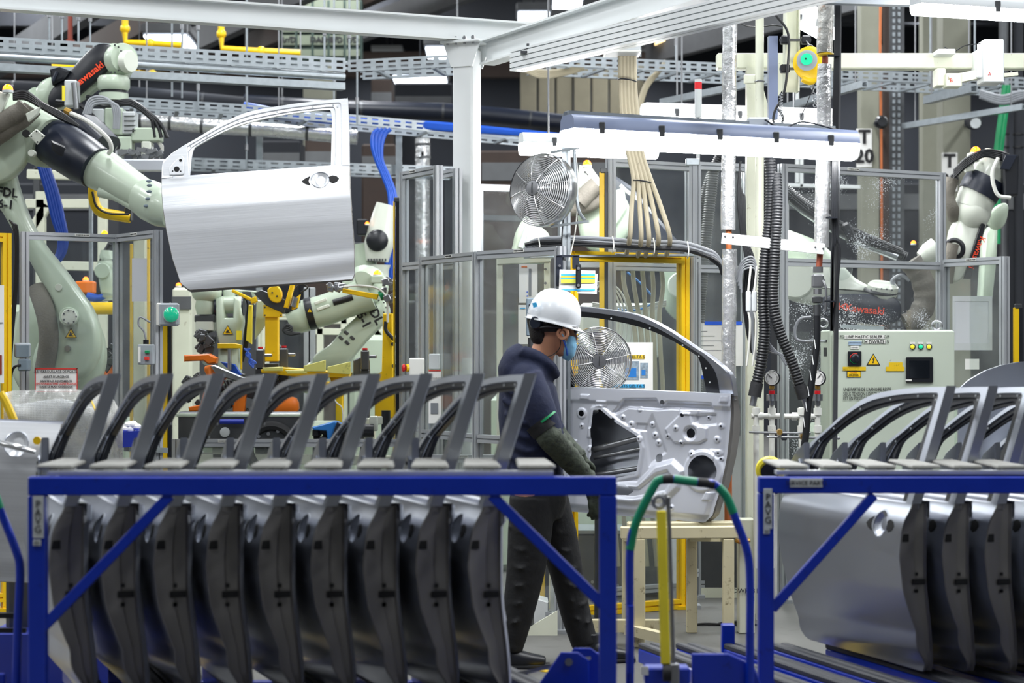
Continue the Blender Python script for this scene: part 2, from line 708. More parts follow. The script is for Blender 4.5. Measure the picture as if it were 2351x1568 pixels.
# painted walkway lines and floor patches by the racks
for n_, (a, b, w, m_) in enumerate([((-4, 8.35), (4, 8.45), .10, 'yellow_tape'), ((.10, 9.15), (.24, 9.05), .05, 'yellow_tape'), ((.02, 9.35), (.10, 9.25), .06, 'brick_red')]):
    o = MB().beam(V((a[0], a[1], .002)), V((b[0], b[1], .002)), w, .003).build('floor_marking', m_)
    struct(o)

U2 = V((.897, .441, 0))          # the plant's grid runs askew to the lens
V2 = V((.441, -.897, 0))

# ceiling luminaires, a regular grid over the whole hall
k_ = 0
for gy in range(-4, 33, 4):
    for gx in (-10, -6, -2, 2, 6, 10):
        z = 6.3
        nm = 'ceiling_light'
        t = thing(nm, 'rectangular ceiling luminaire hung in rows under the hall roof', 'ceiling light', (gx, gy, z), 'ceiling luminaires')
        MB().box((gx, gy, z), (.5, 1.5, .08), ch=.01).build('housing', 'white_paint', t)
        MB().cyl((gx, gy - .6, z + .04), (gx, gy - .6, 7.4), .006, n=6).cyl((gx, gy + .6, z + .04), (gx, gy + .6, 7.4), .006, n=6).build('hanger', 'steel', t)
        area_light('ceiling_light_lamp', (gx, gy, z - .045), .42, 1.4, 115 if gy > 5 else (62 if gy > 3 else 12), (.96, .985, 1.0), parent=t)


def lamp_panel(px, py, w, h, d, m, label, tilt=0.0):
    c = P(px, py, d)
    s = d / F
    t = thing('high_bay_light', label, 'ceiling light', c, 'lit panels under the far roof')
    R = Matrix.Rotation(-.2 * tilt, 3, 'X')
    MB().box(c + V((0, 0, .075)), (w * s + .06, .6, .1), R, ch=.02).build('housing', 'hall_grey', t)
    MB().box(c, (w * s, .55, .02), R).build('diffuser', m, t)
    MB().cyl(c + V((0, 0, .1)), V((c.x, c.y, 7.4)), .008, n=6).build('hanger', 'hall_dark', t)


lamp_panel(391, 96, 98, 14, 19, 'panel_light', 'lit flat panel luminaire hanging behind the yellow gas pipe', .25)
lamp_panel(1303, 6, 66, 14, 21, 'panel_light', 'lit panel luminaire above the slanted white beam', .25)
lamp_panel(1225, 40, 70, 12, 24, 'panel_light', 'dim strip luminaire under the dark roof above the white column', .2)
lamp_panel(1010, 122, 60, 12, 22, 'panel_light', 'lit panel luminaire glimpsed behind the cable tray next to the white column', .3)
lamp_panel(965, 185, 120, 10, 24, 'panel_light', 'lit strip luminaire below the bent cable tray', .2)
for w_, q in zip(('dimmest', 'middle', 'brightest and widest'), ((1520, 105, 44), (1570, 96, 38), (1616, 88, 60))):
    lamp_panel(q[0], q[1], q[2] * .8, 12, 24 + (q[0] - 1500) / 40, 'panel_warm', w_ + ' of three warm yellow skylight panels under the far roof', .5)
lamp_panel(1650, 70, 14, 10, 25, 'panel_light', 'small round-looking lamp near the foil pipe', .3)
lamp_panel(2030, 455, 60, 10, 25, 'panel_light', 'bright strip far behind the splashed guard pane', .3)

# roof steel: dark girders running with and across the grid
def roof_beam(a, b, w, h, m, label):
    t = MB().beam(a, b, w, h).build('roof_beam', m, smooth=0)
    struct(t)
    t['label'] = label


for i, (x, y, d, ln) in enumerate([(120, 90, 20, 6), (330, 70, 21, 6), (520, 80, 22, 6), (760, 40, 23, 6), (980, 30, 22, 6), (1380, 60, 24, 5), (1800, 60, 22, 6)]):
    c = P(x, y, d)
    roof_beam(c - V2 * ln * .5 + V((0, 0, .1)), c + V2 * ln * .5 + V((0, 0, .1)), .12, .28, 'hall_brown' if i % 2 else 'hall_grey', 'dark roof girder crossing the hall')
for i, (x, y, d, m_) in enumerate([(300, 30, 25, 'hall_dark'), (900, 20, 26, 'hall_grey'), (1500, 30, 28, 'hall_dark'), (700, 150, 27, 'hall_brown'), (1900, 20, 27, 'hall_dark')]):
    c = P(x, y, d)
    roof_beam(c - X3 * 5, c + X3 * 5, .2, .35, m_, 'long dark girder along the hall')

# beige wall cladding behind the ducts: separate sheets
cl = thing('wall_cladding', 'beige sheet metal partition of upright panels behind the dark duct', 'partition', PZ(1330, 0, 25))
for i in range(7):
    x0 = 1195 + i * 41
    a, b = P(x0, 150 + 6 * (i % 2), 25), P(x0 + 37, 275, 25)
    MB().box(((a.x + b.x) / 2, 25 + .02 * (i % 3), (a.z + b.z) / 2), (b.x - a.x, .05, a.z - b.z), ch=.01).build('panel', 'hall_beige', cl)
a, b = P(1190, 275, 25.1), P(1490, 275, 25.1)
MB().box((a + b) / 2 + V((0, .06, -a.z / 2 + .02)), ((b - a).length, .06, a.z), ch=.01).build('plinth', 'hall_dark', cl)

def far_box(name, label, cat, x0, y0, x1, y1, d, depth, m, group=None):
    a, b = P(x0, y0, d), P(x1, y1, d)
    b.z = 0
    t = thing(name, label, cat, ((a.x + b.x) / 2, d, b.z), group)
    MB().box(((a.x + b.x) / 2, d + depth / 2, (a.z + b.z) / 2), (abs(b.x - a.x), depth, abs(a.z - b.z)), ch=.02).build('body', m, t)
    w, h = abs(b.x - a.x), abs(a.z - b.z)
    MB().box(((a.x + b.x) / 2, d - .01, a.z - h * .06), (w * .96, .02, h * .05)).build('edge_rail', 'hall_grey', t)
    return t


# dark duct and clutter behind the cable trays
def duct(name, label, cat, pts, r, m, bands=True, fl=.0):
    t = thing(name, label, cat, pts[0])
    mb = MB().tube(pts, r, 18, 8)
    mb.build('pipe', m, t)
    if bands:
        path = crom(pts, 8)
        bb = MB()
        for i in range(3, len(path) - 1, 6):
            d = (path[i + 1] - path[i - 1]).normalized()
            bb.cyl(path[i] - d * .012, path[i] + d * .012, r * 1.03, n=18)
        bb.build('clamp_band', 'steel_dark', t, stuff=True)
    if pts[-1].z > 1:
        hang(t, pts[0] + V((.1, 0, 0)).lerp(pts[1] - pts[0], .3), pts[-2])
    return t


duct('air_duct', 'wide dark ventilation duct behind the white column', 'duct', [P(560, 236, 20), P(800, 250, 20), P(1050, 258, 20), P(1320, 284, 20)], .085, 'dark_navy')
duct('air_duct', 'dark ventilation duct behind the long slotted tray and black robot arm', 'duct', [P(-40, 200, 19), P(150, 208, 19), P(320, 218, 19), P(560, 240, 19)], .075, 'hall_blue')
duct('foil_duct', 'crinkled silver foil duct above the held-up door', 'duct', [P(290, 275, 16), P(380, 280, 16), P(480, 290, 16), P(640, 300, 16), P(820, 315, 16)], .062, 'foil')
duct('foil_duct', 'upright silver foil duct beside the perforated strut', 'duct', [P(970, 318, 17), P(971, 360, 17), P(970, 430, 17), PZ(970, .0, 17)], .065, 'foil')
far_box('stacked_crate', 'brown crate stack behind the bent cable tray', 'crate', 852, 180, 900, 236, 22.3, .5, 'hall_brown')
far_box('mezzanine_screen', 'dark blue screen behind the cable trays and ducts', 'screen', 905, 190, 1040, 236, 23.5, .3, 'hall_blue')
far_box('machine_housing', 'tall brown-grey machine housing behind the held-up door', 'machine', 700, 318, 770, 480, 18, .6, 'hall_brown')
far_box('machine_housing', 'dark machine housing seen through the door window', 'machine', 590, 322, 690, 470, 19, .7, 'hall_dark')
far_box('machine_housing', 'brown machine housing beside the blue hoses', 'machine', 830, 330, 910, 500, 19, .7, 'hall_brown')
far_box('machine_housing', 'brown machine housing beyond the white column', 'machine', 1100, 345, 1400, 560, 18.5, .7, 'hall_brown')
far_box('machine_housing', 'dark blue machine housing behind the lower robot cell', 'machine', -30, 420, 240, 600, 19, .7, 'hall_blue')
far_box('machine_housing', 'dark housing behind the splashed guard pane', 'machine', 1790, 420, 2400, 590, 20, .7, 'hall_dark')
far_box('machine_housing', 'grey-green housing at the back of the welding cell', 'machine', 420, 690, 960, 900, 20.5, .7, 'hall_grey')

# shift board with lettering
t = thing('shift_board', 'dark green status board with rows of white boxes and lettering', 'sign', P(770, 145, 21))
a, b = P(640, 0, 21), P(832, 140, 21)
bw = b.x - a.x
MB().box(((a.x + b.x) / 2, 21.05, (a.z + b.z) / 2), (bw, .08, a.z - b.z), ch=.01).build('board', mat('board_green', '33453f', .6), t)
for r_ in range(4):
    for c_ in range(5):
        q = P(662 + 37 * c_, 12 + 29 * r_ + (22 if r_ else 0), 20.99)
        MB().box(q, (.145, .012, .105 if r_ < 3 else .07)).build('cell', mat('board_cell', '6c7565', .6), t)
        s_ = ['Fr/D', 'L', 'R', 'L', 'R', 'Rr/D', '', 'DASH', 'E/D', 'L/D', 'H/D', '', '', '', ''][((r_ - 1) * 5 + c_) % 15] if r_ else ''
        if s_:
            lettering(s_, .085, q + V((0, -.012, 0)), X3, Z3, 'print_black', t, bold=.004)


# ------------------------------------------------------------------ overhead runway (white I-beams) and column
IB = lambda w, h, tf, tw: [(-w / 2, -h / 2), (w / 2, -h / 2), (w / 2, -h / 2 + tf), (tw / 2, -h / 2 + tf), (tw / 2, h / 2 - tf), (w / 2, h / 2 - tf),
                           (w / 2, h / 2), (-w / 2, h / 2), (-w / 2, h / 2 - tf), (-tw / 2, h / 2 - tf), (-tw / 2, -h / 2 + tf), (-w / 2, -h / 2 + tf)]
ZB = 3.355
col_c = V(((1072 - CX) / F * 11.85, 11.85, 0))
bu = thing('runway_beam', 'long white painted steel beam resting on the square white column', 'beam', col_c + V((0, 0, ZB)))
g0 = P(15, 22, 10.8); g1 = P(1230, 100, 12.02)
MB().poly_beam(V((g0.x - 1.2, g0.y - .12 * 4.6, ZB + .068)), V((g1.x, g1.y, ZB + .068)), IB(.10, .135, .012, .010)).build('girder', 'white_paint', bu, smooth=0)
bv = thing('runway_beam', 'white painted steel beam slanting up from the column over the work station', 'beam', col_c + V((.1, -.1, ZB)))
h0 = P(1118, 128, 11.8); h1 = P(1520, -10, 9.95)
ZV = ZB - .075
MB().poly_beam(V((h0.x, h0.y, ZV)), V((h1.x + .5, h1.y - 1.0, ZV)), IB(.10, .15, .012, .012)).build('girder', 'white_paint', bv, smooth=0)
wc = thing('steel_column', 'square white steel column carrying the runway beams', 'column', col_c)
cr = Matrix.Rotation(math.radians(-24), 3, 'Z')
MB().box(col_c + V((0, 0, ZB / 2 - .02)), (.135, .135, ZB - .05), cr, ch=.012).build('shaft', 'white_paint', wc)
MB().box(col_c + V((0, 0, ZB - .012)), (.26, .22, .016), cr, ch=.003).build('cap_plate', 'white_paint', wc)
for sg in (-1, 1):
    MB().prism([(-.07, -.14), (.07, -.14), (.12, 0), (-.12, 0)], col_c + cr @ V((0, sg * .072, 0)) + V((0, 0, ZB - .02)), cr @ X3, Z3, .01).build('gusset', 'white_paint', wc)
for i in range(4):
    q = col_c + cr @ V((-.085 + .057 * i, -.095, ZB - .03))
    MB().cyl(q, q + V((0, 0, .05)), .007, n=6).cyl(q + V((0, 0, .03)), q + V((0, 0, .045)), .013, n=6).build('bolt', 'steel', wc)

# grooved aluminium rail slung under the slanting beam
gr = thing('conductor_rail', 'grooved aluminium crane rail slung beneath the slanting white beam', 'rail', P(1188, 140, 10.9))
r0, r1 = P(1186, 141, 10.9), P(1700, -8, 9.2)
r1.z = r0.z
MB().prof(r0 - (r1 - r0) * .0, r0 + (r1 - r0) * 1.5, .09, .115, nw=1, nh=4, g=.006, d=.012).build('rail', 'white_paint', gr, smooth=0)
q = P(1212, 100, 10.75)
MB().cyl(q, q - V((0, 0, .12)), .008, n=8).box(q - V((0, 0, .05)), (.08, .06, .012)).cyl(q - V((0, 0, .03)), q - V((0, 0, .045)), .02, n=6).build('hanger_bolt', 'steel_dark', gr)
jb = thing('junction_box', 'white junction box under the grooved rail feeding beige cables', 'junction box', P(1430, 118, 10.6))
MB().box(P(1430, 104, 10.6) + V((0, .1, 0)), (.19, .2, .075), ch=.008).build('body', 'plastic_light', jb)
MB().box(P(1430, 117, 10.6) + V((0, .1, 0)), (.2, .21, .012), ch=.003).build('cover', 'plastic_white', jb)


# ------------------------------------------------------------------ cable trays
def tray(name, label, pts, h, w, pitch, m='galvanised', rungs=True, group=None, roll=0.0, pipe=False):
    """ladder tray: slotted near and far side rails, rungs between; pts are the lower near edge"""
    t = thing(name, label, 'cable tray', pts[0], group)
    for a, b in zip(pts, pts[1:]):
        d = (b - a)
        L = d.length
        d.normalize()
        side = V((-d.y, d.x, 0)).normalized()
        if side.y < 0:
            side = -side
        for off, nm in ((0, 'side_rail'), (w, 'side_rail')):
            mb = MB()
            o = a + side * off
            e = b + side * off
            for z0, z1 in ((0, .17), (.36, .62), (.81, 1.0)):
                mb.beam(o + Z3 * h * (z0 + z1) / 2, e + Z3 * h * (z0 + z1) / 2, .004, h * (z1 - z0))
            k = max(2, int(L / pitch))
            for i in range(k + 1):
                c = o + d * L * i / k
                for z0, z1 in ((.17, .36), (.62, .81)):
                    mb.beam(c - d * pitch * .22 + Z3 * h * (z0 + z1) / 2, c + d * pitch * .22 + Z3 * h * (z0 + z1) / 2, .0038, h * (z1 - z0))
            mb.beam(o + side * .012, e + side * .012, .03, .004).beam(o + Z3 * h + side * (-.008 if off else .008), e + Z3 * h + side * (-.008 if off else .008), .018, .004)
            mb.build(nm, m, t, smooth=0)
        if rungs:
            k = max(2, int(L / .32))
            for i in range(k):
                c = a + d * L * (i + .5) / k
                MB().beam(c, c + side * w, .03, .018).build('rung', m, t, smooth=0)
        if pipe:
            MB().cyl(a - Z3 * .035 + side * .02, b - Z3 * .035 + side * .02, .028, n=12).build('conduit', 'galvanised', t)
            MB().beam(a - Z3 * .105 + side * .05, b - Z3 * .105 + side * .05, .1, .05).build('lower_channel', 'galvanised', t, smooth=0)
    return t


zA = P(600, 153, 14).z
A0 = P(0, 122, 14 * .948)
A0.z = zA
A0 = A0 - (P(600, 153, 14) - A0) * .12
A1 = P(793, 163, 14.25); A1.z = zA
A2 = P(1060, 152, 14.1); A2.z = zA + .02
tray('cable_tray', 'long slotted galvanised cable tray crossing behind the black robot arm', [A0, A1], .096, .42, .085, pipe=True)
tray('cable_tray', 'angled continuation of the slotted tray running up to the white column', [A1 + V((.02, 0, 0)), A2], .082, .42, .085)
B0 = P(1262, 150, 15.5); B1 = P(1930, 188, 16.3); B2 = P(2420, 214, 16.9)
B1.z = B2.z = B0.z
tray('cable_tray', 'slotted cable tray behind the work light with white rungs below', [B0, B1, B2], .085, .55, .09)
C0 = P(250, 243, 15.2); C1 = P(560, 262, 15.4); C2 = P(1300, 330, 16.1)
tray('cable_tray', 'lower slotted cable tray carrying blue hoses behind the door', [C0, C1, C2], .075, .4, .09)
D0 = P(440, 385, 16); D1 = P(1045, 405, 16.4)
tray('cable_tray', 'lowest slotted cable tray seen through the door window opening', [D0, D1], .08, .3, .1)

# hanging rods down to the trays
for i, (x, y0, y1, d) in enumerate([(113, 50, 93, 13.6), (142, 40, 95, 13.6), (180, 40, 100, 13.7), (207, 40, 102, 13.8), (418, 40, 118, 14.1), (455, 40, 120, 14.1), (745, 40, 132, 14.3),
                                    (802, 60, 138, 14.4), (820, 60, 285, 15.4), (767, 60, 235, 15.4), (395, 165, 222, 15.3), (418, 165, 225, 15.3), (455, 165, 255, 15.3), (567, 175, 245, 15.4),
                                    (1552, 60, 150, 15.9), (1470, 60, 130, 15.8), (2136, 30, 175, 16.4), (2238, 40, 180, 16.5), (566, 250, 390, 16)]):
    a = P(x, y1, d)
    t = thing('hanging_rod', 'thin threaded steel rod holding up a cable tray', 'rod', a, 'tray hanging rods')
    MB().cyl(a, V((a.x, a.y, 7.4)), .0075, n=6).build('rod', 'galvanised', t)
    MB().cyl(a + Z3 * .16, a + Z3 * .21, .014, n=8).build('coupling_nut', 'steel', t)

# slotted struts hanging and angled
def strut(label, a, b, w=.045, m='galvanised', up=Z3):
    t = thing('strut_channel', label, 'strut', a)
    c = [(-w / 2, -w / 2), (w / 2, -w / 2), (w / 2, w / 2), (w * .2, w / 2), (w * .2, w * .3), (w * .35, w * .3), (w * .35, -w * .35), (-w * .35, -w * .35),
         (-w * .35, w * .3), (-w * .2, w * .3), (-w * .2, w / 2), (-w / 2, w / 2)]
    MB().poly_beam(a, b, c, up).build('channel', m, t, smooth=0)
    d = (b - a).normalized()
    mb = MB()
    k = int((b - a).length / .12)
    u = axes(d, V(up))[0]
    for i in range(k):
        q = a + d * (.06 + .12 * i)
        mb.beam(q - d * .02 - u * w * .505, q + d * .02 - u * w * .505, .002, .012)
    mb.build('slot', 'hole', t, smooth=0, stuff=True)
    if min(a.z, b.z) > 2.9 and a.y > 13:
        hang(t, a.lerp(b, .1), a.lerp(b, .9))
    return t


strut('upright perforated strut rising beside the blue hoses', PZ(916, .0, 16.2), P(916, 285, 16.2), .05)
strut('upright slotted strut behind the door window', PZ(596, .0, 16.2), P(596, 290, 16.2), .05)
strut('angled strut below the tray behind the stack light', P(1520, 235, 15.2), P(1900, 155, 13.6), .05)
strut('angled strut resting against the old foil pipe', P(1790, 250, 15), P(1985, 193, 13.8), .05)
strut('short angled strut under the tray beside the sensor boxes', P(2128, 230, 15.0), P(2236, 203, 14.2), .06)
strut('long thin strut reaching past the beige building columns', P(2075, 290, 17), P(2351, 245, 16), .05)
strut('upright navy strut bolted beside the beige post', P(1774, 275, 10.7), P(1774, 84, 10.7), .05, 'lamp_shell')

# yellow gas pipes
for lab, pts in (('yellow gas pipe stepping down beside the lit panel', [(287, 40), (287, 66), (288, 98), (345, 100), (420, 104)]),
                 ('yellow gas pipe stepping down past the runway beam', [(508, 50), (508, 78), (510, 112), (600, 118), (690, 122)]),
                 ('yellow gas pipe half hidden below the long tray', [(120, 154), (180, 158), (350, 172), (430, 178)])):
    t = thing('gas_pipe', lab, 'pipe', P(*pts[0], 17.5))
    pp = [P(x, y, 17.5) for x, y in pts]
    MB().tube(pp, .03, 10, smooth=False).build('pipe', 'yellow', t)
    for e_ in (pp[1], pp[-2]):
        MB().ball(e_, .045).build('elbow', 'yellow', t)
    hang(t, pp[0], pp[-1])
t = thing('sprinkler_pipe', 'thin red sprinkler pipe above the robot', 'pipe', P(161, 95, 18))
MB().cyl(PZ(161, 7.4, 18), P(161, 95, 18), .022, n=10).build('pipe', 'brick_red', t)
MB().cyl(P(161, 92, 18), P(161, 98, 18), .04, n=10).build('flange', 'brick_red', t)

# building columns
def building_column(label, x0, x1, d, sign=None, sy=0):
    a, b = PZ(x0, 0, d), PZ(x1, 0, d)
    t = thing('building_column', label, 'column', (a + b) / 2)
    w = b.x - a.x
    MB().poly_beam((a + b) / 2, (a + b) / 2 + Z3 * 7.3, IB(w, w, .02, .03), up=X3).build('shaft', 'column_beige', t, smooth=0)
    MB().box((a + b) / 2 + V((0, -w / 2 - .01, 3.2)), (w, .02, 6.4), ch=.004).build('cover_plate', 'column_beige', t)
    MB().box((a + b) / 2 + V((0, 0, .03)), (w * 1.1, w * 1.1, .06), ch=.01).build('foot_plate', 'column_beige', t)
    if sign:
        q = P((x0 + x1) / 2 - 9, sy, d - w / 2 - .03)
        s = d / F
        MB().box(q, (36 * s, .01, 88 * s), ch=.003).build('sign_plate', 'paper', t, label='white location sign with black letters')
        for ln, dy in zip(sign, (24, -20)):
            lettering(ln, .17, q + V((0, -.012, dy * s)), X3, Z3, 'print_black', t, bold=.006)
    return t


building_column('beige building column with the T 20 sign', 1972, 2014, 17.5, ('T', '20'), 340)
building_column('beige building column with the half hidden T sign', 2158, 2220, 18.5, ('T', '20'), 395)
building_column('bare beige building column between the two signed columns', 2114, 2152, 19.5)
building_column('dark building column behind the held-up door', 700, 768, 22)
t = thing('conduit_riser', 'orange cable running up beside the signed column', 'cable', PZ(2022, 0, 17.3))
MB().tube([PZ(2024, 0, 17.2), P(2024, 560, 17.2), P(2023, 300, 17.2), P(2021, 120, 17.2), P(2022, -10, 17.2)], .012, 6).build('cable', 'copper', t)
MB().cyl(PZ(2034, 0, 17.3), P(2034, -10, 17.3), .03, n=10).build('conduit', 'hall_brown', t)
t = thing('cable_riser', 'upright perforated cable tray beside the signed column', 'cable tray', PZ(2058, 0, 17.4))
MB().box(PZ(2058, 3, 17.5), (.13, .05, 6)).build('back_plate', 'steel_dark', t)
mb = MB()
for i in range(70):
    z = 1.6 + i * .06
    for k in range(2):
        mb.box(PZ(2052 + 12 * k, z, 17.47), (.022, .01, .035))
mb.build('perforation', 'galvanised', t)
t = thing('siren_horn', 'round black siren horn mounted on the column', 'siren', P(2018, 284, 17))
MB().lathe([(.03, 0), (.05, .05), (.06, .12), (.04, .16)], P(2018, 284, 17.1), -Y3).build('horn', 'black_plastic', t)
MB().beam(P(2018, 284, 17.05), P(2008, 284, 17.45), .03, .03).build('bracket', 'steel_dark', t)
t = thing('siren_horn', 'black wall speaker beside the plain column', 'speaker', P(2236, 282, 17))
MB().lathe([(.04, 0), (.05, .03), (.075, .12), (.06, .13)], P(2236, 282, 17.1), V((-.3, -1, 0))).build('horn', 'black_plastic', t)
MB().lathe([(.045, .0), (.045, .005)], P(2240, 283, 16.96), V((-.3, -1, 0))).build('diaphragm', 'plastic_light', t)
MB().beam(P(2236, 282, 17.05), P(2216, 288, 18.42), .03, .03).build('bracket', 'steel_dark', t)
for x, d, m_, lab in ((2304, 18, 'steel_dark', 'grey riser pipe directly behind the green hose'), (2338, 18, 'hall_dark', 'near-black riser pipe beyond the green hose')):
    t = thing('riser_pipe', lab, 'pipe', PZ(x, 0, d))
    MB().cyl(PZ(x, 0, d), P(x, -5, d), .045, n=12).build('pipe', m_, t)
    MB().cyl(P(x, 310, d), P(x, 306, d), .052, n=12).cyl(P(x, 340, d), P(x, 336, d), .052, n=12).build('clamp_band', 'cable_black', t)
# ------------------------------------------------------------------ car doors (front edge at x = 0, belt line at z = 0, outside towards -y)
HB = .65
ZF, XF = [-.66, -.645, -.61, -.47, -.31, -.17, 0], [.15, .115, .078, .042, .02, .008, 0]
ZR, XR = [-.66, -.645, -.62, -.47, -.17, 0], [1.02, 1.036, 1.047, 1.057, 1.057, 1.061]
xf = lambda z: np.interp(z, ZF, XF)
xr = lambda z: np.interp(z, ZR, XR)
_zz = np.linspace(-.75, .1, 341)
_oo = np.interp(_zz, [-.66, -.64, -.60, -.56, -.52, -.48, -.40, -.33, -.2, -.1, -.06, -.02, 0, .1], [-.118, -.103, -.078, -.074, -.073, -.058, -.034, -.016, 0, -.010, -.022, -.046, -.056, -.07])
_oo = np.convolve(np.pad(_oo, 6, 'edge'), np.ones(13) / 13, 'valid')


def o_out(x, z):
    """how far the outer skin stands out"""
    zs = z - .085 * (x - .5) * np.clip((-z - .35) / .2, 0, 1)          # the sill crease climbs towards the rear
    o = np.interp(zs, _zz, _oo) - .03 * (x / 1.06 - .55) ** 2
    r = np.sqrt(((x - .893) / .046) ** 2 + ((z + .088) / .046) ** 2)
    return o - .022 * np.clip(1.12 - r, 0, .5) / .5 * (r < 1.12)


def sd_poly(px, pz, poly):
    d = np.full(px.shape, 1e9)
    s = np.ones(px.shape)
    n = len(poly)
    for i in range(n):
        ax, az = poly[i]
        bx, bz = poly[i - 1]
        ex, ez = bx - ax, bz - az
        wx, wz = px - ax, pz - az
        t = np.clip((wx * ex + wz * ez) / (ex * ex + ez * ez + 1e-12), 0, 1)
        d = np.minimum(d, (wx - ex * t) ** 2 + (wz - ez * t) ** 2)
        c = np.stack([pz >= az, pz < bz, ex * wz > ez * wx])
        s = np.where(c.all(0) | (~c).all(0), -s, s)
    return s * np.sqrt(d)


def sst(v, a, b):
    t = np.clip((v - a) / (b - a), 0, 1)
    return t * t * (3 - 2 * t)


def ip(px, py):
    """pixel on the inner panel of the door on the stand -> door coordinates"""
    z = (908 - py) / 452
    return float(xf(z)) + (np.interp(py, [905, 1190], [1702, 1742]) - px) / 430, z


def grid_faces(nu, nv, keep=None):
    i, j = np.meshgrid(np.arange(nu), np.arange(nv), indexing='ij')
    a = i * (nv + 1) + j
    f = np.stack([a, a + nv + 1, a + nv + 2, a + 1], -1).reshape(-1, 4)
    return f if keep is None else f[keep.reshape(-1)]


def np_mesh(name, verts, faces, m, smooth=45):
    me = bpy.data.meshes.new(name)
    me.from_pydata(verts.tolist(), [], faces.tolist())
    used = np.unique(faces)
    me.materials.append(MATS[m])
    me.polygons.foreach_set('use_smooth', [True] * len(me.polygons))
    me.set_sharp_from_angle(angle=math.radians(smooth))
    me.update()
    return me


# outer skin
uu = np.concatenate([np.linspace(0, .72, 46), np.linspace(.72, 1, 70)[1:]])
vv = np.concatenate([np.linspace(0, .24, 46), np.linspace(.24, 1, 64)[1:]])
Ug, Vg = np.meshgrid(uu, vv, indexing='ij')
Zg = -HB * Vg
Xg = xf(Zg) + (xr(Zg) - xf(Zg)) * Ug
Og = o_out(Xg, Zg)
outer_me = np_mesh('outer_panel', np.stack([Xg, -Og, Zg], -1).reshape(-1, 3), grid_faces(len(uu) - 1, len(vv) - 1)[:, ::-1], 'door_metal', 60)

# inner panel: pressed sheet with openings
NU, NV = 230, 150
Ug, Vg = np.meshgrid(np.linspace(0, 1, NU + 1), np.linspace(0, 1, NV + 1), indexing='ij')
Zg = -HB * Vg
Xg = xf(Zg) + (xr(Zg) - xf(Zg)) * Ug
ipp = lambda L: [ip(*q) for q in L]
HOLE1 = ipp([(1370, 957), (1386, 955), (1432, 984), (1492, 1012), (1508, 1040), (1512, 1062), (1518, 1098), (1470, 1112), (1416, 1116), (1398, 1085), (1386, 1040), (1374, 1000)])
HOLE2 = ipp([(1424, 1140), (1432, 1130), (1500, 1126), (1530, 1140), (1520, 1150), (1440, 1154)])


def circ(px, py, r):
    x, z = ip(px, py)
    return lambda a, b: np.hypot(a - x, b - z) - r


BOSS = [(1338, 965, .030), (1447, 970, .016), (1472, 985, .018), (1524, 983, .016), (1537, 1008, .018), (1550, 1025, .018), (1502, 1018, .017), (1571, 1008, .014), (1588, 988, .015), (1609, 1022, .014),
        (1695, 978, .014), (1693, 1009, .018), (1704, 1040, .018), (1712, 1053, .012), (1380, 1048, .018), (1394, 1070, .014), (1660, 960, .013), (1436, 1130, .018), (1575, 1180, .016), (1640, 1172, .014), (1500, 1060, .017),
        (1345, 1110, .02), (1360, 1180, .02), (1345, 995, .014), (1640, 1045, .018), (1385, 1098, .012), (1486, 948, .014)]
HOLES = [circ(1680, 1083, .080), circ(1625, 998, .024), circ(1597, 957, .010), circ(1562, 1060, .022), circ(1541, 929, .012), circ(1338, 965, .016), circ(1424, 976, .010)]
HOLES += [circ(a, b, .0058) for a, b, r in BOSS[1:]]
hs = np.minimum(sd_poly(Xg, Zg, HOLE1) - .004, sd_poly(Xg, Zg, HOLE2) - .003)


def hole_sd(x, z):
    s = np.minimum(sd_poly(x, z, HOLE1) - .004, sd_poly(x, z, HOLE2) - .003)
    for h in HOLES:
        s = np.minimum(s, h(x, z))
    return s


hs = hole_sd(Xg, Zg)
e = 1e-4
gx, gz = (hole_sd(Xg + e, Zg) - hs) / e, (hole_sd(Xg, Zg + e) - hs) / e
nb = np.abs(hs) < .0034
inner_ = (Ug > 0) & (Ug < 1) & (Vg > 0) & (Vg < 1)
nb &= inner_
Xg = Xg - np.where(nb, gx * hs, 0)
Zg = Zg - np.where(nb, gz * hs, 0)
hs = np.where(nb, 0, hs)
edge = np.minimum(np.minimum(Xg - xf(Zg), xr(Zg) - Xg), Zg + HB)
h = .022 * sst(edge, .012, .045)                                              # stands proud of its hem flange
h += .012 * sst(Zg, -.075, -.05)                                              # belt rail
h -= .016 * sst(-sd_poly(Xg, Zg, ipp([(1418, 960), (1442, 926), (1524, 922), (1536, 938), (1552, 927), (1662, 927), (1669, 942), (1560, 944), (1532, 948), (1455, 946), (1430, 962)])), -.006, .008)
h += .010 * sst(-sd_poly(Xg, Zg, ipp([(1560, 992), (1594, 950), (1614, 951), (1626, 974), (1664, 984), (1668, 1010), (1652, 1020), (1590, 1022), (1572, 1006)])), -.003, .005)
h -= .010 * sst(-sd_poly(Xg, Zg, ipp([(1628, 955), (1678, 950), (1684, 975), (1640, 982), (1632, 970)])), -.004, .006)
h -= .008 * sst(-sd_poly(Xg, Zg, ipp([(1484, 982), (1512, 982), (1513, 999), (1485, 999)])), -.003, .004)
h += .020 * sst(-sd_poly(Xg, Zg, ipp([(1412, 1122), (1530, 1122), (1560, 1075), (1600, 1062), (1636, 1085), (1640, 1126), (1620, 1158), (1540, 1172), (1430, 1170)])), -.01, .02)
h -= .014 * sst(-sd_poly(Xg, Zg, ipp([(1440, 1132), (1540, 1132), (1570, 1096), (1596, 1086), (1616, 1104), (1612, 1138), (1540, 1158), (1450, 1158)])), -.006, .012)
h -= .009 * sst(-sd_poly(Xg, Zg, ipp([(1520, 960), (1552, 1010), (1575, 1045), (1545, 1080), (1525, 1040), (1508, 1000)])), -.01, .012)
h += .012 * (1 - sst(circ(1680, 1083, .1)(Xg, Zg), -.002, .012))
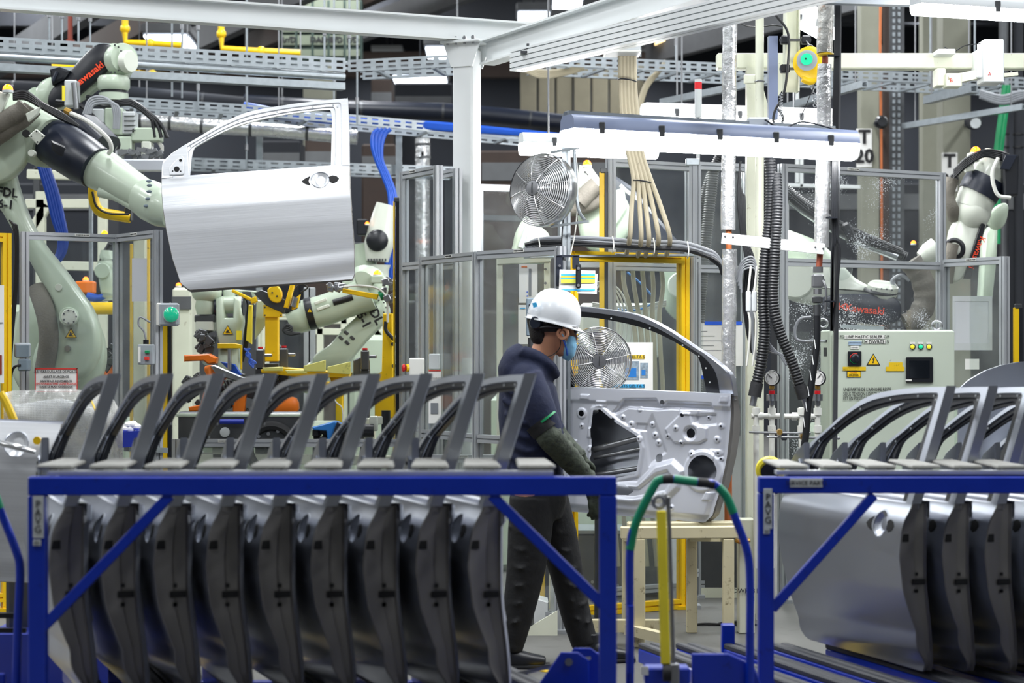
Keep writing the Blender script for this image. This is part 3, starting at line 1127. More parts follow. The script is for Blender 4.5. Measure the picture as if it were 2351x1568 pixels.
h += .009 * (1 - sst(np.minimum(sd_poly(Xg, Zg, HOLE1), .2), .018, .030))
h -= .012 * (1 - sst(circ(1625, 998, .034)(Xg, Zg), -.003, .006))
for a, b, w_, h_ in ((1325, 1060, 16, 30), (1375, 1010, 10, 12), (1690, 915, 8, 8), (1690, 1045, 9, 12), (1610, 948, 24, 8), (1715, 1140, 10, 10), (1340, 925, 12, 6), (1385, 940, 14, 7)):
    h += .007 * sst(-sd_poly(Xg, Zg, ipp([(a - w_, b - h_), (a + w_, b - h_), (a + w_, b + h_), (a - w_, b + h_)])), -.003, .004)
for a, b, r in BOSS:
    h += .006 * (1 - sst(circ(a, b, r)(Xg, Zg), -.005, .002))
keep = []
q = hs
cen = (q[:-1, :-1] + q[1:, :-1] + q[:-1, 1:] + q[1:, 1:]) / 4
keep = cen > -1e-5
OI = -.118
OIZ = lambda z: -.125 - .035 * sst(-np.asarray(z, float), .25, .65)
inner_me = np_mesh('inner_panel', np.stack([Xg, -(OIZ(Zg) - h), Zg], -1).reshape(-1, 3), grid_faces(NU, NV, keep), 'door_inner', 60)

# shut faces round the rim
rim = MB()
zs = np.linspace(0, -HB, 40)
bt = np.linspace(0, 1, 40)
path = [(float(xf(z)), float(z), 0) for z in zs] + [(float(xf(-HB) + (xr(-HB) - xf(-HB)) * t), -HB, 1) for t in bt[1:-1]] + [(float(xr(z)), float(z), 2) for z in zs[::-1]]
cs = []
for x, z, k in path:
    oo = float(o_out(np.array(x), np.array(z)))
    OI = float(OIZ(z))
    dx = {0: 1, 1: 0, 2: -1}[k]
    dz = 1 if k == 1 else 0
    cs.append([(x, -oo, z), (x - dx * .003, -(oo - .004), z - dz * .003), (x + dx * .004, -(oo - .03 * (oo - OI) / .11), z + dz * .004), (x + dx * .006, -(oo * .45 + OI * .55), z + dz * .006),
               (x + dx * .016, -(oo * .40 + OI * .60), z + dz * .016), (x + dx * .012, -(OI + .006), z + dz * .012), (x, -OI, z)])
vs = [p for c in cs for p in c]
m_ = len(cs[0])
rim.add(vs, [[i * m_ + j, i * m_ + j + 1, (i + 1) * m_ + j + 1, (i + 1) * m_ + j] for i in range(len(cs) - 1) for j in range(m_ - 1)])
rim_me = rim.mesh('shut_face', 'door_edge', 50)
belt = MB()
bx = np.linspace(0, 1.061, 50)
vs = []
for x in bx:
    vs += [(x, -float(o_out(np.array(x), np.array(0.))), 0), (x, .062, .006), (x, .066, -.02), (x, .09, -.02), (x, .092, .012), (x, .125 + .012, .010), (x, .125 + .013, -.02)]
belt.add(vs, [[i * 7 + j, (i + 1) * 7 + j, (i + 1) * 7 + j + 1, i * 7 + j + 1] for i in range(49) for j in range(6)])
belt_me = belt.mesh('belt_rail', 'door_inner', 50)

# window frame: band between an outer and an inner line, leaning inboard
FS = 1.25
tum = lambda z: -.058 - .33 * max(z, 0)
FO = crom([V((x, 0, z * FS)) for x, z in [(0, 0), (.004, .075), (.03, .108), (.11, .158), (.193, .197), (.346, .272), (.497, .322), (.695, .344), (.87, .354), (1.02, .358), (1.060, .357), (1.067, .345), (1.067, .17), (1.061, -.0)]], 5)
FI = crom([V((x, 0, z * FS)) for x, z in [(.155, 0), (.160, .06), (.166, .11), (.178, .150), (.21, .172), (.350, .232), (.497, .272), (.695, .300), (.86, .310), (.940, .312), (.964, .304), (.970, .25), (.962, .13), (.954, .0)]], 5)
SEC = [(0, .0), (.40, .0), (.46, .010), (.76, .012), (.80, .022), (1, .024), (1, .040), (.6, .048), (.06, .048), (0, .042)]
wf = MB()
vs = []
for a, b in zip(FO, FI):
    for t, dp in SEC:
        q = a.lerp(b, t)
        vs.append((q.x, -(tum(q.z)) + dp, q.z))
ns = len(SEC)
wf.add(vs, [[i * ns + j, i * ns + (j + 1) % ns, (i + 1) * ns + (j + 1) % ns, (i + 1) * ns + j] for i in range(len(FO) - 1) for j in range(ns)])
frame_me = wf.mesh('window_frame', 'door_metal', 35)
sail = MB()
sail.prism([(.008, .0), (.008, .09), (.06, .145), (.150, .195), (.158, .0)], (0, .078, .0), X3, Z3, .03, ch=.004)
sail_me = sail.mesh('mirror_sail', 'door_metal')
boss = MB().prism([(.045, .012), (.045, .055), (.075, .09), (.118, .125), (.132, .11), (.128, .02), (.12, .01)], (0, .059, 0), X3, Z3, .012, ch=.004)
boss_me = boss.mesh('mirror_mount', 'door_metal')
hol = MB()
for x, z, r in ((.088, .045, .016), (.065, .035, .004), (.11, .03, .004), (.112, .095, .008)):
    hol.cyl((x, .050, z), (x, .053, z), r, n=14)
    hol.cyl((x, .094, z), (x, .097, z), r, n=14)
hol_me = hol.mesh('mount_hole', 'hole')


def openings(poly):
    mb = MB()
    n = len(poly)
    f = [(x, -float(o_out(np.array(x), np.array(z))) - .0015, z) for x, z in poly]
    cx_, cz_ = sum(p[0] for p in poly) / n, sum(p[1] for p in poly) / n
    mb.add(f + [(x, y + .02, z) for x, y, z in f] + [(cx_, -float(o_out(np.array(cx_), np.array(cz_))) - .002, cz_)],
           [[i, (i + 1) % n, n + (i + 1) % n, n + i] for i in range(n)] + [[(i + 1) % n, i, 2 * n] for i in range(n)])
    return mb.mesh('handle_opening', 'hole', 30)


op1 = openings([(.788, -.092), (.806, -.076), (.836, -.062), (.847, -.090), (.836, -.120), (.806, -.108)])
op2 = openings([(.940, -.104), (.943, -.074), (.965, -.066), (.988, -.074), (1.0, -.09), (.988, -.108), (.965, -.116)])
ring = MB()
rp = [(.893 + .050 * math.cos(a), -.088 + .050 * math.sin(a)) for a in np.linspace(0, 2 * math.pi, 33)[:-1]]
ring.tube([V((x, -float(o_out(np.array(x), np.array(z))), z)) for x, z in rp + rp[:1]], .0028, 6, smooth=False)
ring_me = ring.mesh('handle_recess', 'door_metal')
lat = MB()
for z, w_, hh in ((-.13, .032, .030), (-.30, .055, .022), (-.27, .014, .014), (-.335, .014, .014), (-.335, .014, .014)):
    x = float(xr(np.array(z)))
    lat.box((x + .0005, .062 + (.03 if z == -.30 else (.02 if w_ < .02 else -.03)), z), (.004, w_, hh), ch=.0015)
lat_me = lat.mesh('latch_hole', 'hole')
bars = MB()
for (a, b), (c, d), r in (((1378, 1052), (1505, 1012), .016), ((1384, 1072), (1508, 1040), .010), ((1405, 1112), (1520, 1086), .014)):
    p, q_ = ip(a, b), ip(c, d)
    bars.cyl((p[0], .095, p[1]), (q_[0], .09, q_[1]), r, n=12)
bars_me = bars.mesh('impact_bar', 'steel')
SEALH = MB()
for i in range(4, len(FO) - 10, 6):
    q = FO[i].lerp(FI[i], .62)
    SEALH.box((q.x, -tum(q.z) + .008, q.z), (.009, .004, .009), ch=.002)
    q = FO[i].lerp(FI[i], .8)
    SEALH.box((q.x, -tum(q.z) + .048, q.z), (.009, .004, .009), ch=.002)
seal_me = SEALH.mesh('clip_hole', 'plastic_light')
rub_me = MB()
vs = []
for a, b in zip(FO, FI):
    for t, dp in ((.50, .0085), (.745, .0100), (.80, .0205), (1.012, .022), (1.012, .041), (.5, .0505)):
        q = a.lerp(b, t)
        vs.append((q.x, -tum(q.z) + dp, q.z))
rub_me.add(vs, [[i * 6 + j, i * 6 + (j + 1) % 6, (i + 1) * 6 + (j + 1) % 6, (i + 1) * 6 + j] for i in range(len(FO) - 1) for j in range(6)])
rub_me = rub_me.mesh('glass_channel', 'black_plastic', 40)


def car_door(label, group, bright=False):
    t = thing('car_door', label, 'car door', group=group)
    got = {}
    for nm, me in (('outer_panel', outer_me), ('inner_panel', inner_me), ('shut_face', rim_me), ('belt_rail', belt_me), ('window_frame', frame_me), ('mirror_sail', sail_me), ('mirror_mount', boss_me),
                   ('mount_hole', hol_me), ('handle_opening', op1), ('handle_opening', op2), ('handle_recess', ring_me), ('latch_hole', lat_me), ('impact_bar', bars_me), ('clip_hole', seal_me), ('glass_channel', rub_me)):
        if bright and nm in ('glass_channel',):
            continue
        o = bpy.data.objects.new(nm, me)
        COL.objects.link(o)
        o.parent = got.get({'mirror_mount': 'mirror_sail', 'mount_hole': 'mirror_sail', 'handle_opening': 'outer_panel', 'handle_recess': 'outer_panel', 'latch_hole': 'shut_face', 'clip_hole': 'window_frame', 'glass_channel': 'window_frame'}.get(nm), t)
        got[nm] = o
        if nm in ('mount_hole', 'latch_hole', 'clip_hole', 'impact_bar'):
            o['kind'] = 'stuff'
        if bright and nm in ('outer_panel', 'window_frame', 'mirror_sail', 'mirror_mount'):
            o.data = me.copy()
            o.data.materials[0] = MATS['door_bright']
    return t


def place(t, loc, rot):
    t.location = loc
    t.rotation_euler = rot
    return t


RAD = math.radians
# the freshly hemmed door held up by the robot
dr = car_door('bright silver car door held high by the robot gripper', None, True)
place(dr, P(367, 402, 11.0), (RAD(-12), RAD(-4.2), RAD(1.5)))
# the door on the work stand, inside towards the lens (its front edge is on the far side)
dh = car_door('silver car door with its pressed inner panel exposed, on the work stand', None)
place(dh, P(1706, 908, 10.05), (RAD(0), RAD(-1.5), RAD(180 - 33)))

# doors in the two blue racks: parallel, slanting away
SL = RAD(18.5)
for lab, grp, x0, n, dx, yb, d0 in (('grey car door %s from the PAVG post in the full rack of nine', 'nine doors in the full rack', 106, 9, 120.5, 1164, 6.65),
                                    ('grey car door %s from the lettered post in the service parts rack', 'doors in the service parts rack', 2062, 6, 98, 1158, 7.5)):
    proto = None
    for i in range(n):
        t = proto and clone(proto) or car_door(lab, grp)
        proto = proto or t
        t['label'] = lab % ('first', 'second', 'third', 'fourth', 'fifth', 'sixth', 'seventh', 'eighth', 'ninth')[i]
        # rear edge of the belt line sits at this pixel and distance; the door runs back and away from it
        e_ = P(x0 + dx * i, yb, d0)
        ang = RAD(90) - SL             # door's own x axis points from far front to near rear
        rz = -ang
        ax = V((math.cos(rz), math.sin(rz), 0))
        place(t, e_ - ax * 1.061 + V((0, 0, 0)), (0, 0, rz))
# ------------------------------------------------------------------ blue door racks
def rack(label, x0, x1, d, doors, dx, left_brace, right_brace, plates, strips, right_post=True):
    s = d / F
    a, b = P(x0, 1094, d), P(x1, 1094, d)
    t = thing('door_rack', label, 'rack', ((a.x + b.x) / 2, d, 0))
    zt, hb = a.z, .060
    dep = 1.25
    lx, rx = a.x + .028, b.x - .028
    MB().beam(V((a.x, d, zt - hb / 2)), V((b.x, d, zt - hb / 2)), .05, hb, ch=.004).build('top_bar', 'blue_paint', t)
    posts = [lx] + ([rx] if right_post else [])
    for x in posts:
        for y in (d, d + dep):
            h_ = zt - hb - .121 if y == d else .2
            MB().box((x, y, h_ / 2 + .12), (.056, .05, h_), ch=.004).build('post', 'blue_paint', t)
            MB().cyl((x - .012, y, .05), (x + .012, y, .05), .05, n=20).build('caster', 'rubber', t)
            MB().box((x, y, .11), (.05, .04, .02)).build('caster_fork', 'steel', t)
        MB().beam(V((x, d, .14)), V((x, d + dep, .14)), .05, .05).build('side_bar', 'blue_paint', t)
    for pts in left_brace + right_brace:
        p, q = P(*pts[0], d - .002), P(*pts[1], d - .002)
        MB().beam(p, q, .034, .034, up=Y3, ch=.003).build('brace', 'blue_paint', t)
    zr = P(0, 1158, d + (.3 if d < 7 else .35)).z - .65 - .068 - (.012 if d < 7 else 0)
    # base: cross beams, slanted runners with rubber strips
    for y in (d + .02, d + dep * .5, d + dep):
        MB().beam(V((a.x, y, zr - .066)), V((b.x, y, zr - .066)), .06, .07, ch=.004).build('base_beam', 'blue_paint', t)
    for x in strips:
        near, far = V((x, d + .08, zr)), V((x - .40, d + dep, zr))
        MB().beam(near, far, .085, .06, ch=.004).build('runner', 'blue_paint', t)
        for dx_ in (-.024, .024):
            MB().beam(near + V((dx_, 0, .042)), far + V((dx_, 0, .042)), .036, .026, ch=.006).build('rubber_strip', 'strip_rubber', t)
    # deck above the belt line with pads between the doors
    zd = P(0, 1074, d + .12).z
    da = P(doors[0] - 35, 1084, d + .06)
    db = P(min(doors[1], 2460), 1084, d + .06)
    MB().beam(V((da.x, d + .055, zd - .012)), V((db.x, d + .055, zd - .012)), .07, .014).build('deck_lip', 'rack_deck', t)
    MB().beam(V((da.x + .04, d + .05, zd - .026)), V((db.x, d + .05, zd - .026)), .06, .016).build('deck_rail', 'black_plastic', t)
    k = int((doors[1] - doors[0]) / dx)
    for i in range(k + 1):
        c = P(doors[0] + dx * i + rnd.uniform(-3, 3), 1070, d + .2)
        w = dx * s * .36
        poly = [(-w, 0), (w * .85, 0), (w * .95, .02), (w * .55, .40), (-w * 1.2, .40), (-w * 1.1, .03)]
        MB().prism(poly, V((c.x, d + .06, zd + .006)), X3, Y3, .014, ch=.005).build('foam_pad', 'foam_pad', t)
    # gusset feet
    for x in posts:
        MB().prism([(0, 0), (.12, 0), (.03, .16), (0, .18)] if x == lx else [(0, 0), (-.12, 0), (-.03, .16), (0, .18)], V((x, d, .13)), X3, Z3, .012).build('gusset', 'blue_paint', t)
    for (x, y, w, h, body, sz, vert) in plates:
        q = P(x, y, d - .030)
        pl_ = MB().box(q, (w * s, .003, h * s), ch=.001).build('label_plate', 'plastic_light', t, label='small white plate with printed letters')
        lettering('\n'.join(body) if vert else body, sz * s, q + V((0, -.004, 0)), X3, Z3, 'print_black', pl_, line=.8 if vert else 1)
    return t


rack('long blue steel rack holding nine dark grey doors, its post lettered PAVG', 68, 1415, 6.35, (150, 1270), 120.5,
     [[(92, 1448), (392, 1136)]], [[(1128, 1136), (1396, 1400)]],
     [(88, 1187, 25, 96, 'PAVG', 24, True), (85, 1246, 18, 14, 'H', 14, False)], [-1.3, -1.03, -.76, -.49, -.22, .05, .3])
rack('blue steel rack with a white service parts plate on its top bar', 1740, 2900, 7.15, (1815, 2400), 98,
     [[(1772, 1398), (2006, 1136)]], [], [(1851, 1109, 75, 20, 'SERVICE PARTS', 14, False), (1763, 1168, 20, 92, 'PAVG', 22, True), (1760, 1220, 14, 12, 'H', 12, False)],
     [.98, 1.14, 1.34, 1.54, 1.78, 2.02, 2.26])

# push handle and tow bar of the tugger cart between the racks
d_ = 6.95
t = thing('tugger_cart', 'blue tube push handle wrapped in green tape with yellow tow bar between the racks', 'cart', PZ(1580, 0, d_))
hp = [(1446, 1600), (1446, 1420), (1446, 1262), (1460, 1200), (1500, 1118), (1516, 1102), (1545, 1100), (1610, 1108), (1640, 1112), (1668, 1140), (1690, 1195), (1716, 1268), (1722, 1340), (1722, 1450), (1722, 1600)]
hpp = [P(x, y, d_) for x, y in hp]
MB().tube(hpp, .0145, 12, 5).build('push_handle', 'blue_paint', t)
MB().tube(hpp[2:7], .0158, 12, 6).build('tape_wrap', 'green_tape', t)
MB().tube([P(1547, 1100, d_), P(1575, 1104, d_), P(1600, 1107, d_)], .0160, 12, 5).build('tape_wrap', 'green_tape', t)
MB().tube([P(1648, 1117, d_), P(1668, 1140, d_), P(1684, 1178, d_)], .0160, 12, 5).build('tape_wrap', 'green_tape', t)
MB().tube([P(1521, 1101, d_), P(1533, 1100, d_), P(1545, 1100, d_)], .0163, 12, 5).tube([P(1602, 1107, d_), P(1620, 1109, d_), P(1640, 1113, d_)], .0163, 12, 5).build('grip_sleeve', 'rubber', t, stuff=True)
MB().cyl(P(1448, 1390, d_ - .03), P(1448, 1545, d_ - .03), .012, n=12).build('side_stay', 'blue_paint', t)
MB().beam(P(1518, 1172, d_ - .06), P(1528, 1525, d_ - .06), .034, .02, up=Y3, ch=.004).build('tow_bar', 'yellow_bright', t)
MB().beam(P(1534, 1140, d_ - .04), P(1546, 1540, d_ - .04), .014, .02, up=Y3, ch=.003).build('tow_bar_rail', 'steel', t)
MB().torus(P(1513, 1152, d_ - .05), Y3, .02, .008).build('tow_eye', 'steel', t)
MB().ball(P(1524, 1138, d_ - .04), .012).build('tow_pin', 'steel', t)
MB().box(P(1530, 1548, d_ + .03), (.16, .10, .06), ch=.006).build('hitch_block', 'blue_paint', t)
MB().box(P(1480, 1540, d_ - .025), (.026, .006, .03)).build('hitch_label', 'plastic_white', t)
MB().cyl(P(1522, 1545, d_ - .07), P(1540, 1545, d_ - .07), .03, n=20).build('coil_spring', 'rubber', t)
MB().box(P(1548, 1552, d_ - .06), (.035, .03, .09), ch=.004).build('hitch_jaw', 'steel', t)
for x in (1446, 1722):
    MB().box(PZ(x, .11, d_ + .3), (.05, .7, .06), ch=.005).build('side_frame', 'blue_paint', t)
    MB().cyl(PZ(x - 8, .05, d_ + .1), PZ(x + 8, .05, d_ + .1), .05, n=18).build('caster', 'rubber', t)
MB().prism([(0, 0), (.26, 0), (.22, .10), (.13, .14), (0, .14)], P(1588, 1590, d_ + .05), X3, Z3, .02, ch=.004).build('hitch_plate', 'blue_paint', t)
MB().box(PZ(1584, .11, d_ + .6), (.44, .06, .06), ch=.005).build('cross_bar', 'blue_paint', t)

t = thing('tow_hitch', 'blue steel tow bracket at the foot of the full rack', 'bracket', PZ(1290, 0, 7.0))
for off in (0, .1):
    MB().prism([(0, 0), (.19, 0), (.19, .10), (.15, .13), (.09, .13)], P(1230, 1600, 7.0) + V((off * .5, off, .03)), X3, Z3, .012, ch=.003).build('side_plate', 'blue_paint', t)
MB().cyl(P(1306, 1520, 6.98), P(1306, 1520, 7.14), .014, n=12).build('pivot_bolt', 'steel', t)
MB().beam(P(1345, 1512, 7.05), P(1200, 1545, 7.3), .05, .012).build('latch_arm', 'steel', t)
MB().box(P(1290, 1600, 7.05) + V((0, .02, -.10)), (.2, .12, .2), ch=.005).build('foot_plate', 'blue_paint', t)

# neighbouring cart at the edge of the picture
t = thing('cart_handle', 'blue bent tube handle of the next cart with a scrap of green tape', 'cart', PZ(30, 0, 6.9))
MB().tube([P(-90, 1010, 6.9), P(-30, 1090, 6.9), P(0, 1170, 6.9), P(36, 1262, 6.9), P(46, 1310, 6.9), P(42, 1420, 6.9), P(36, 1600, 6.9), PZ(36, .12, 6.9)], .0155, 12, 6).build('handle_tube', 'blue_paint', t)
MB().tube([P(-30, 1090, 6.9), P(-12, 1135, 6.9), P(0, 1168, 6.9)], .0165, 12, 6).build('tape_wrap', 'green_tape', t)
MB().box(PZ(36, .11, 7.2), (.05, .7, .06), ch=.005).build('side_frame', 'blue_paint', t)
MB().cyl(PZ(28, .05, 6.95), PZ(44, .05, 6.95), .05, n=18).build('caster', 'rubber', t)
MB().box(P(-20, 1568, 6.95), (.10, .02, .07), ch=.004).build('foot_bracket', 'blue_paint', t)
MB().beam(P(-60, 1413, 7.1), P(40, 1413, 7.1), .02, .018).build('cross_rod', 'black_plastic', t)
MB().beam(P(-60, 1447, 7.1), P(60, 1447, 7.1), .02, .018).build('cross_rod', 'black_plastic', t)
sd = car_door('silver car door with a fitted handle beside the bubble wrap', None, True)
for c_ in list(sd.children_recursive):
    if c_.name.split('.')[0] in ('window_frame', 'mirror_sail', 'mirror_mount', 'mount_hole', 'glass_channel', 'clip_hole', 'handle_opening'):
        bpy.data.objects.remove(c_)
place(sd, P(-450, 950, 8.0), (RAD(-3), RAD(2), RAD(-6)))
# its fitted grip and lock
q = sd
g = MB().loft([((.80, -.015, -.07), .008, .012), ((.85, -.045, -.085), .012, .017), ((.93, -.05, -.10), .013, .02), ((.985, -.02, -.115), .010, .014)], up=V((0, 1, 0))).mesh('door_grip', 'chrome')
o = bpy.data.objects.new('door_grip', g); COL.objects.link(o); o.parent = sd
g = MB().cyl((.99, -.004, -.07), (.99, -.016, -.07), .016, n=16).mesh('lock_cover', 'yellow')
o = bpy.data.objects.new('lock_cover', g); COL.objects.link(o); o.parent = sd
MB().beam(P(2, 905, 8.3), P(48, 990, 8.3), .05, .012, up=Y3)
yt = MB().tube([P(0, 902, 8.25), P(14, 925, 8.25), P(30, 960, 8.25), P(50, 1005, 8.27)], .018, 8)
tag(yt.build('edge_protector', 'yellow_tape'), 'yellow foam edge strip along the wrapped parts beside the silver door', 'edge strip')

# bubble-wrapped parts behind
bw = thing('wrapped_parcel', 'heap of parts wrapped in clear bubble film with yellow tape', 'parcel', PZ(150, 0, 8.7))
pts = []
nu, nv = 40, 32
vs = []
rr = random.Random(3)
prof_x = np.linspace(8, 282, nu)
top = np.interp(prof_x, [8, 30, 60, 120, 165, 200, 235, 262, 282], [902, 897, 896, 893, 893, 897, 905, 918, 960])
for i in range(nu):
    for j in range(nv):
        f = j / (nv - 1)
        y = top[i] + (1130 - top[i]) * f
        dd = 8.75 - .16 * math.sin(math.pi * min(1, f * 1.6 + .12)) + .025 * math.sin(i * .5 + j * .2) + .02 * math.sin(i * .27 - j * .35)
        vs.append(P(prof_x[i], y, dd))
mb = MB().add(vs, [[i * nv + j, (i + 1) * nv + j, (i + 1) * nv + j + 1, i * nv + j + 1] for i in range(nu - 1) for j in range(nv - 1)])
mb.build('bubble_film', 'bubble_clear', bw, 60)
bb = MB()
for i in range(0, nu - 1):
    for j in range(0, nv - 1):
        for a_, b_ in ((.25, .25), (.75, .75), (.25, .75), (.75, .25)):
            p_ = vs[i * nv + j].lerp(vs[(i + 1) * nv + j], a_).lerp(vs[i * nv + j + 1].lerp(vs[(i + 1) * nv + j + 1], a_), b_)
            bb.ball(p_, .0034, (1, .6, 1), 6, 3)
bb.build('bubble', 'bubble_clear', bw, 60, stuff=True)
MB().loft([(P(40, 1000, 8.95), .05, .14, 3), (P(140, 995, 9.0), .09, .16, 3), (P(250, 1010, 8.95), .05, .12, 3)], up=Z3).build('packed_part', 'plastic_grey', bw)
MB().loft([(P(70, 1160, 8.95), .1, .2, 4), (P(240, 1160, 8.95), .1, .2, 4)], up=Z3, smooth=False).build('packed_part', 'steel_dark', bw)
tp = MB()
for a_, b_ in (((208, 906), (222, 1000)), ((190, 905), (240, 1015))):
    pass
tp.loft([(P(198, 898, 8.58), .018, .004), (P(212, 925, 8.55), .018, .004), (P(226, 965, 8.55), .018, .004), (P(222, 1008, 8.57), .018, .004)], up=X3, n=8)
tp.build('tape_band', 'yellow_tape', bw)
MB().box(PZ(150, .12, 8.9), (.6, .4, .24), ch=.01).build('pallet', 'blue_tote', bw)
MB().box(PZ(150, .5, 8.95), (.5, .2, .6), ch=.02).build('crate', 'steel_dark', bw)

# wide rounded panel in the next bay beyond the service rack
t = thing('fender_panel', 'large rounded grey body panel behind the service parts doors', 'body panel', PZ(2380, 0, 8.75))
nu, nv = 30, 16
xs = np.linspace(2200, 2560, nu)
tp_ = np.interp(xs, [2200, 2225, 2260, 2300, 2340, 2400, 2480, 2560], [895, 872, 852, 838, 831, 829, 838, 870])
vs = [P(xs[i], tp_[i] + (1280 - tp_[i]) * j / (nv - 1), 8.75 - .09 * math.sin(math.pi * i / (nu - 1)) * (1 - .5 * j / nv)) for i in range(nu) for j in range(nv)]
vs2 = [p + V((0, .02, 0)) for p in vs]
nn = nu * nv
fs = [[i * nv + j, (i + 1) * nv + j, (i + 1) * nv + j + 1, i * nv + j + 1] for i in range(nu - 1) for j in range(nv - 1)]
fs2 = [[q + nn for q in f][::-1] for f in fs]
rimf = [[i * nv, i * nv + nn, (i + 1) * nv + nn, (i + 1) * nv] for i in range(nu - 1)] + [[j, j + 1, j + 1 + nn, j + nn] for j in range(nv - 1)]
MB().add(vs + vs2, fs + fs2 + rimf).build('skin', 'door_metal', t, 50)
MB().beam(PZ(2250, .02, 8.9), PZ(2250, .75, 8.9), .05, .05).beam(PZ(2500, .02, 8.9), PZ(2500, .75, 8.9), .05, .05).beam(PZ(2240, .7, 8.86), PZ(2510, .7, 8.86), .05, .05).build('stand', 'blue_paint', t)

t = thing('hose_reel', 'yellow and black hose reel peeking over the service parts rack', 'hose reel', P(1765, 1090, 8.6))
MB().torus(P(1768, 1080, 8.6), V((.3, 1, .2)), .045, .02).build('reel_rim', 'yellow_bright', t)
MB().lathe([(.0, -.03), (.036, -.03), (.036, .03), (0, .03)], P(1768, 1080, 8.6), V((.3, 1, .2)), cap=False).build('hub', 'black_plastic', t)
MB().cyl(PZ(1765, 0, 8.6), P(1768, 1080, 8.6), .012, n=10).build('stand', 'steel', t)
# ------------------------------------------------------------------ the worker
DP = 9.3
pp_ = lambda x, y, dd=0.0: P(x, y, DP + dd)


def melted(mb, name, m, parent, voxel, smooth=6, fac=.5):
    """overlapping forms grown into one continuous surface"""
    o = mb.build(name, m, None)
    r = o.modifiers.new('skin', 'REMESH')
    r.mode = 'VOXEL'
    r.voxel_size = voxel
    r.use_smooth_shade = True
    sm = o.modifiers.new('relax', 'SMOOTH')
    sm.factor = fac
    sm.iterations = smooth
    me = bpy.data.meshes.new_from_object(o.evaluated_get(bpy.context.evaluated_depsgraph_get()))
    me.polygons.foreach_set('use_smooth', [True] * len(me.polygons))
    old = o.data
    o.modifiers.clear()
    o.data = me
    me.name = name
    bpy.data.meshes.remove(old)
    return put(o, parent)


S_ = DP / F
wk = thing('person', 'worker in white hard hat, navy hoodie and face mask, reaching to the car door', 'person', PZ(1250, 0, DP))
UPY = V((0, 1, 0))
# body
b = MB()
b.ball(pp_(1268, 735), .098, (1.05, .80, 1.02), 24, 16)                                     # skull
b.loft([(pp_(1284, 742), .062, .066), (pp_(1290, 775), .056, .060), (pp_(1292, 802), .040, .046), (pp_(1296, 816), .026, .034)], up=UPY)   # face and jaw
b.loft([(pp_(1312, 757), .010, .010), (pp_(1321, 776), .014, .015), (pp_(1315, 786), .010, .016)], up=UPY, n=10)       # nose
b.ball(pp_(1316, 748), .02, (.8, 1.7, .6))                                              # brow
b.ball(pp_(1300, 808), .018, (1, 1.2, .9))                                              # chin
b.loft([(pp_(1262, 770), .058, .055), (pp_(1248, 805), .058, .056), (pp_(1234, 842), .062, .062)], up=UPY)    # neck
b.loft([(pp_(1228, 842), .060, .08), (pp_(1216, 890), .10, .165), (pp_(1218, 960), .105, .16), (pp_(1226, 1060), .10, .145), (pp_(1236, 1130), .10, .15)], up=UPY)
for dd, el, wr, kn, an, hipx in ((-.19, (1268, 1008, -.20), (1352, 1108, -.04), (1212, 1320), (1172, 1490), 1222), (.17, (1276, 1000, .20), (1330, 1050, .14), (1300, 1312), (1336, 1470), 1252)):
    b.loft([(pp_(1214, 885, dd * .8), .046, .046), (pp_(1240, 945, dd), .046, .046), (pp_(el[0], el[1], el[2]), .040, .040)], up=UPY, n=14)
    b.loft([(pp_(el[0], el[1], el[2]), .042, .042), (pp_((el[0] + wr[0]) / 2, (el[1] + wr[1]) / 2, (el[2] + wr[2]) / 2), .036, .036), (pp_(*wr), .027, .027)], up=UPY, n=14)
    b.loft([(pp_(hipx, 1130, dd * .45), .088, .085), (pp_((hipx + kn[0]) / 2, 1225, dd * .45), .078, .075), (pp_(kn[0], kn[1], dd * .45), .056, .055)], up=UPY, n=16)
    b.loft([(pp_(kn[0], kn[1], dd * .45), .056, .056), (pp_((kn[0] * 2 + an[0]) / 3 - 6, (kn[1] * 2 + an[1]) / 3, dd * .45), .058, .054), (pp_(an[0], an[1], dd * .45), .036, .036)], up=UPY, n=16)
# hands: palm, four fingers and a thumb, closed on the door's edge
HANDS = []
for wr, palm, fl, th, dd in (((1352, 1108), (1366, 1140), [((1372, 1152), (1384, 1170), (1378, 1186)), ((1368, 1156), (1377, 1178), (1368, 1192)), ((1362, 1156), (1368, 1180), (1359, 1192)), ((1355, 1154), (1357, 1174), (1350, 1184))], ((1374, 1128), (1386, 1142), (1388, 1156)), -.04),
                             ((1330, 1050), (1340, 1072), [((1346, 1080), (1356, 1092), (1354, 1104)), ((1342, 1084), (1350, 1098), (1346, 1110)), ((1337, 1084), (1342, 1100), (1337, 1110)), ((1332, 1082), (1334, 1096), (1328, 1104))], ((1350, 1062), (1360, 1070), (1364, 1080)), .14)):
    for mb in (b,):
        mb.loft([(pp_(*wr, dd), .026, .020), (pp_(*palm, dd + .01), .036, .017), (pp_(palm[0] + 2, palm[1] + 16, dd + .015), .034, .015)], up=UPY, n=12)
        for k, f in enumerate(fl):
            mb.tube([pp_(*palm, dd + .012), pp_(*f[0], dd - .004), pp_(*f[1], dd + .004), pp_(*f[2], dd + .03)], [.012, .0098, .009, .0075], 8)
        mb.tube([pp_(palm[0], palm[1] - 10, dd), pp_(*th[0], dd - .012), pp_(*th[1], dd - .018), pp_(*th[2], dd - .004)], [.013, .011, .010, .008], 8)
    HANDS.append((wr, palm, fl, th, dd))
melted(b, 'body', 'skin', wk, .007, 3)
# ear
e = MB().torus(pp_(1292, 766, -.085), V((.25, 1, 0)), .024, .008, 18, 6).ball(pp_(1291, 768, -.078), .02, (.7, .4, 1.1))
e.build('ear', 'skin', wk)
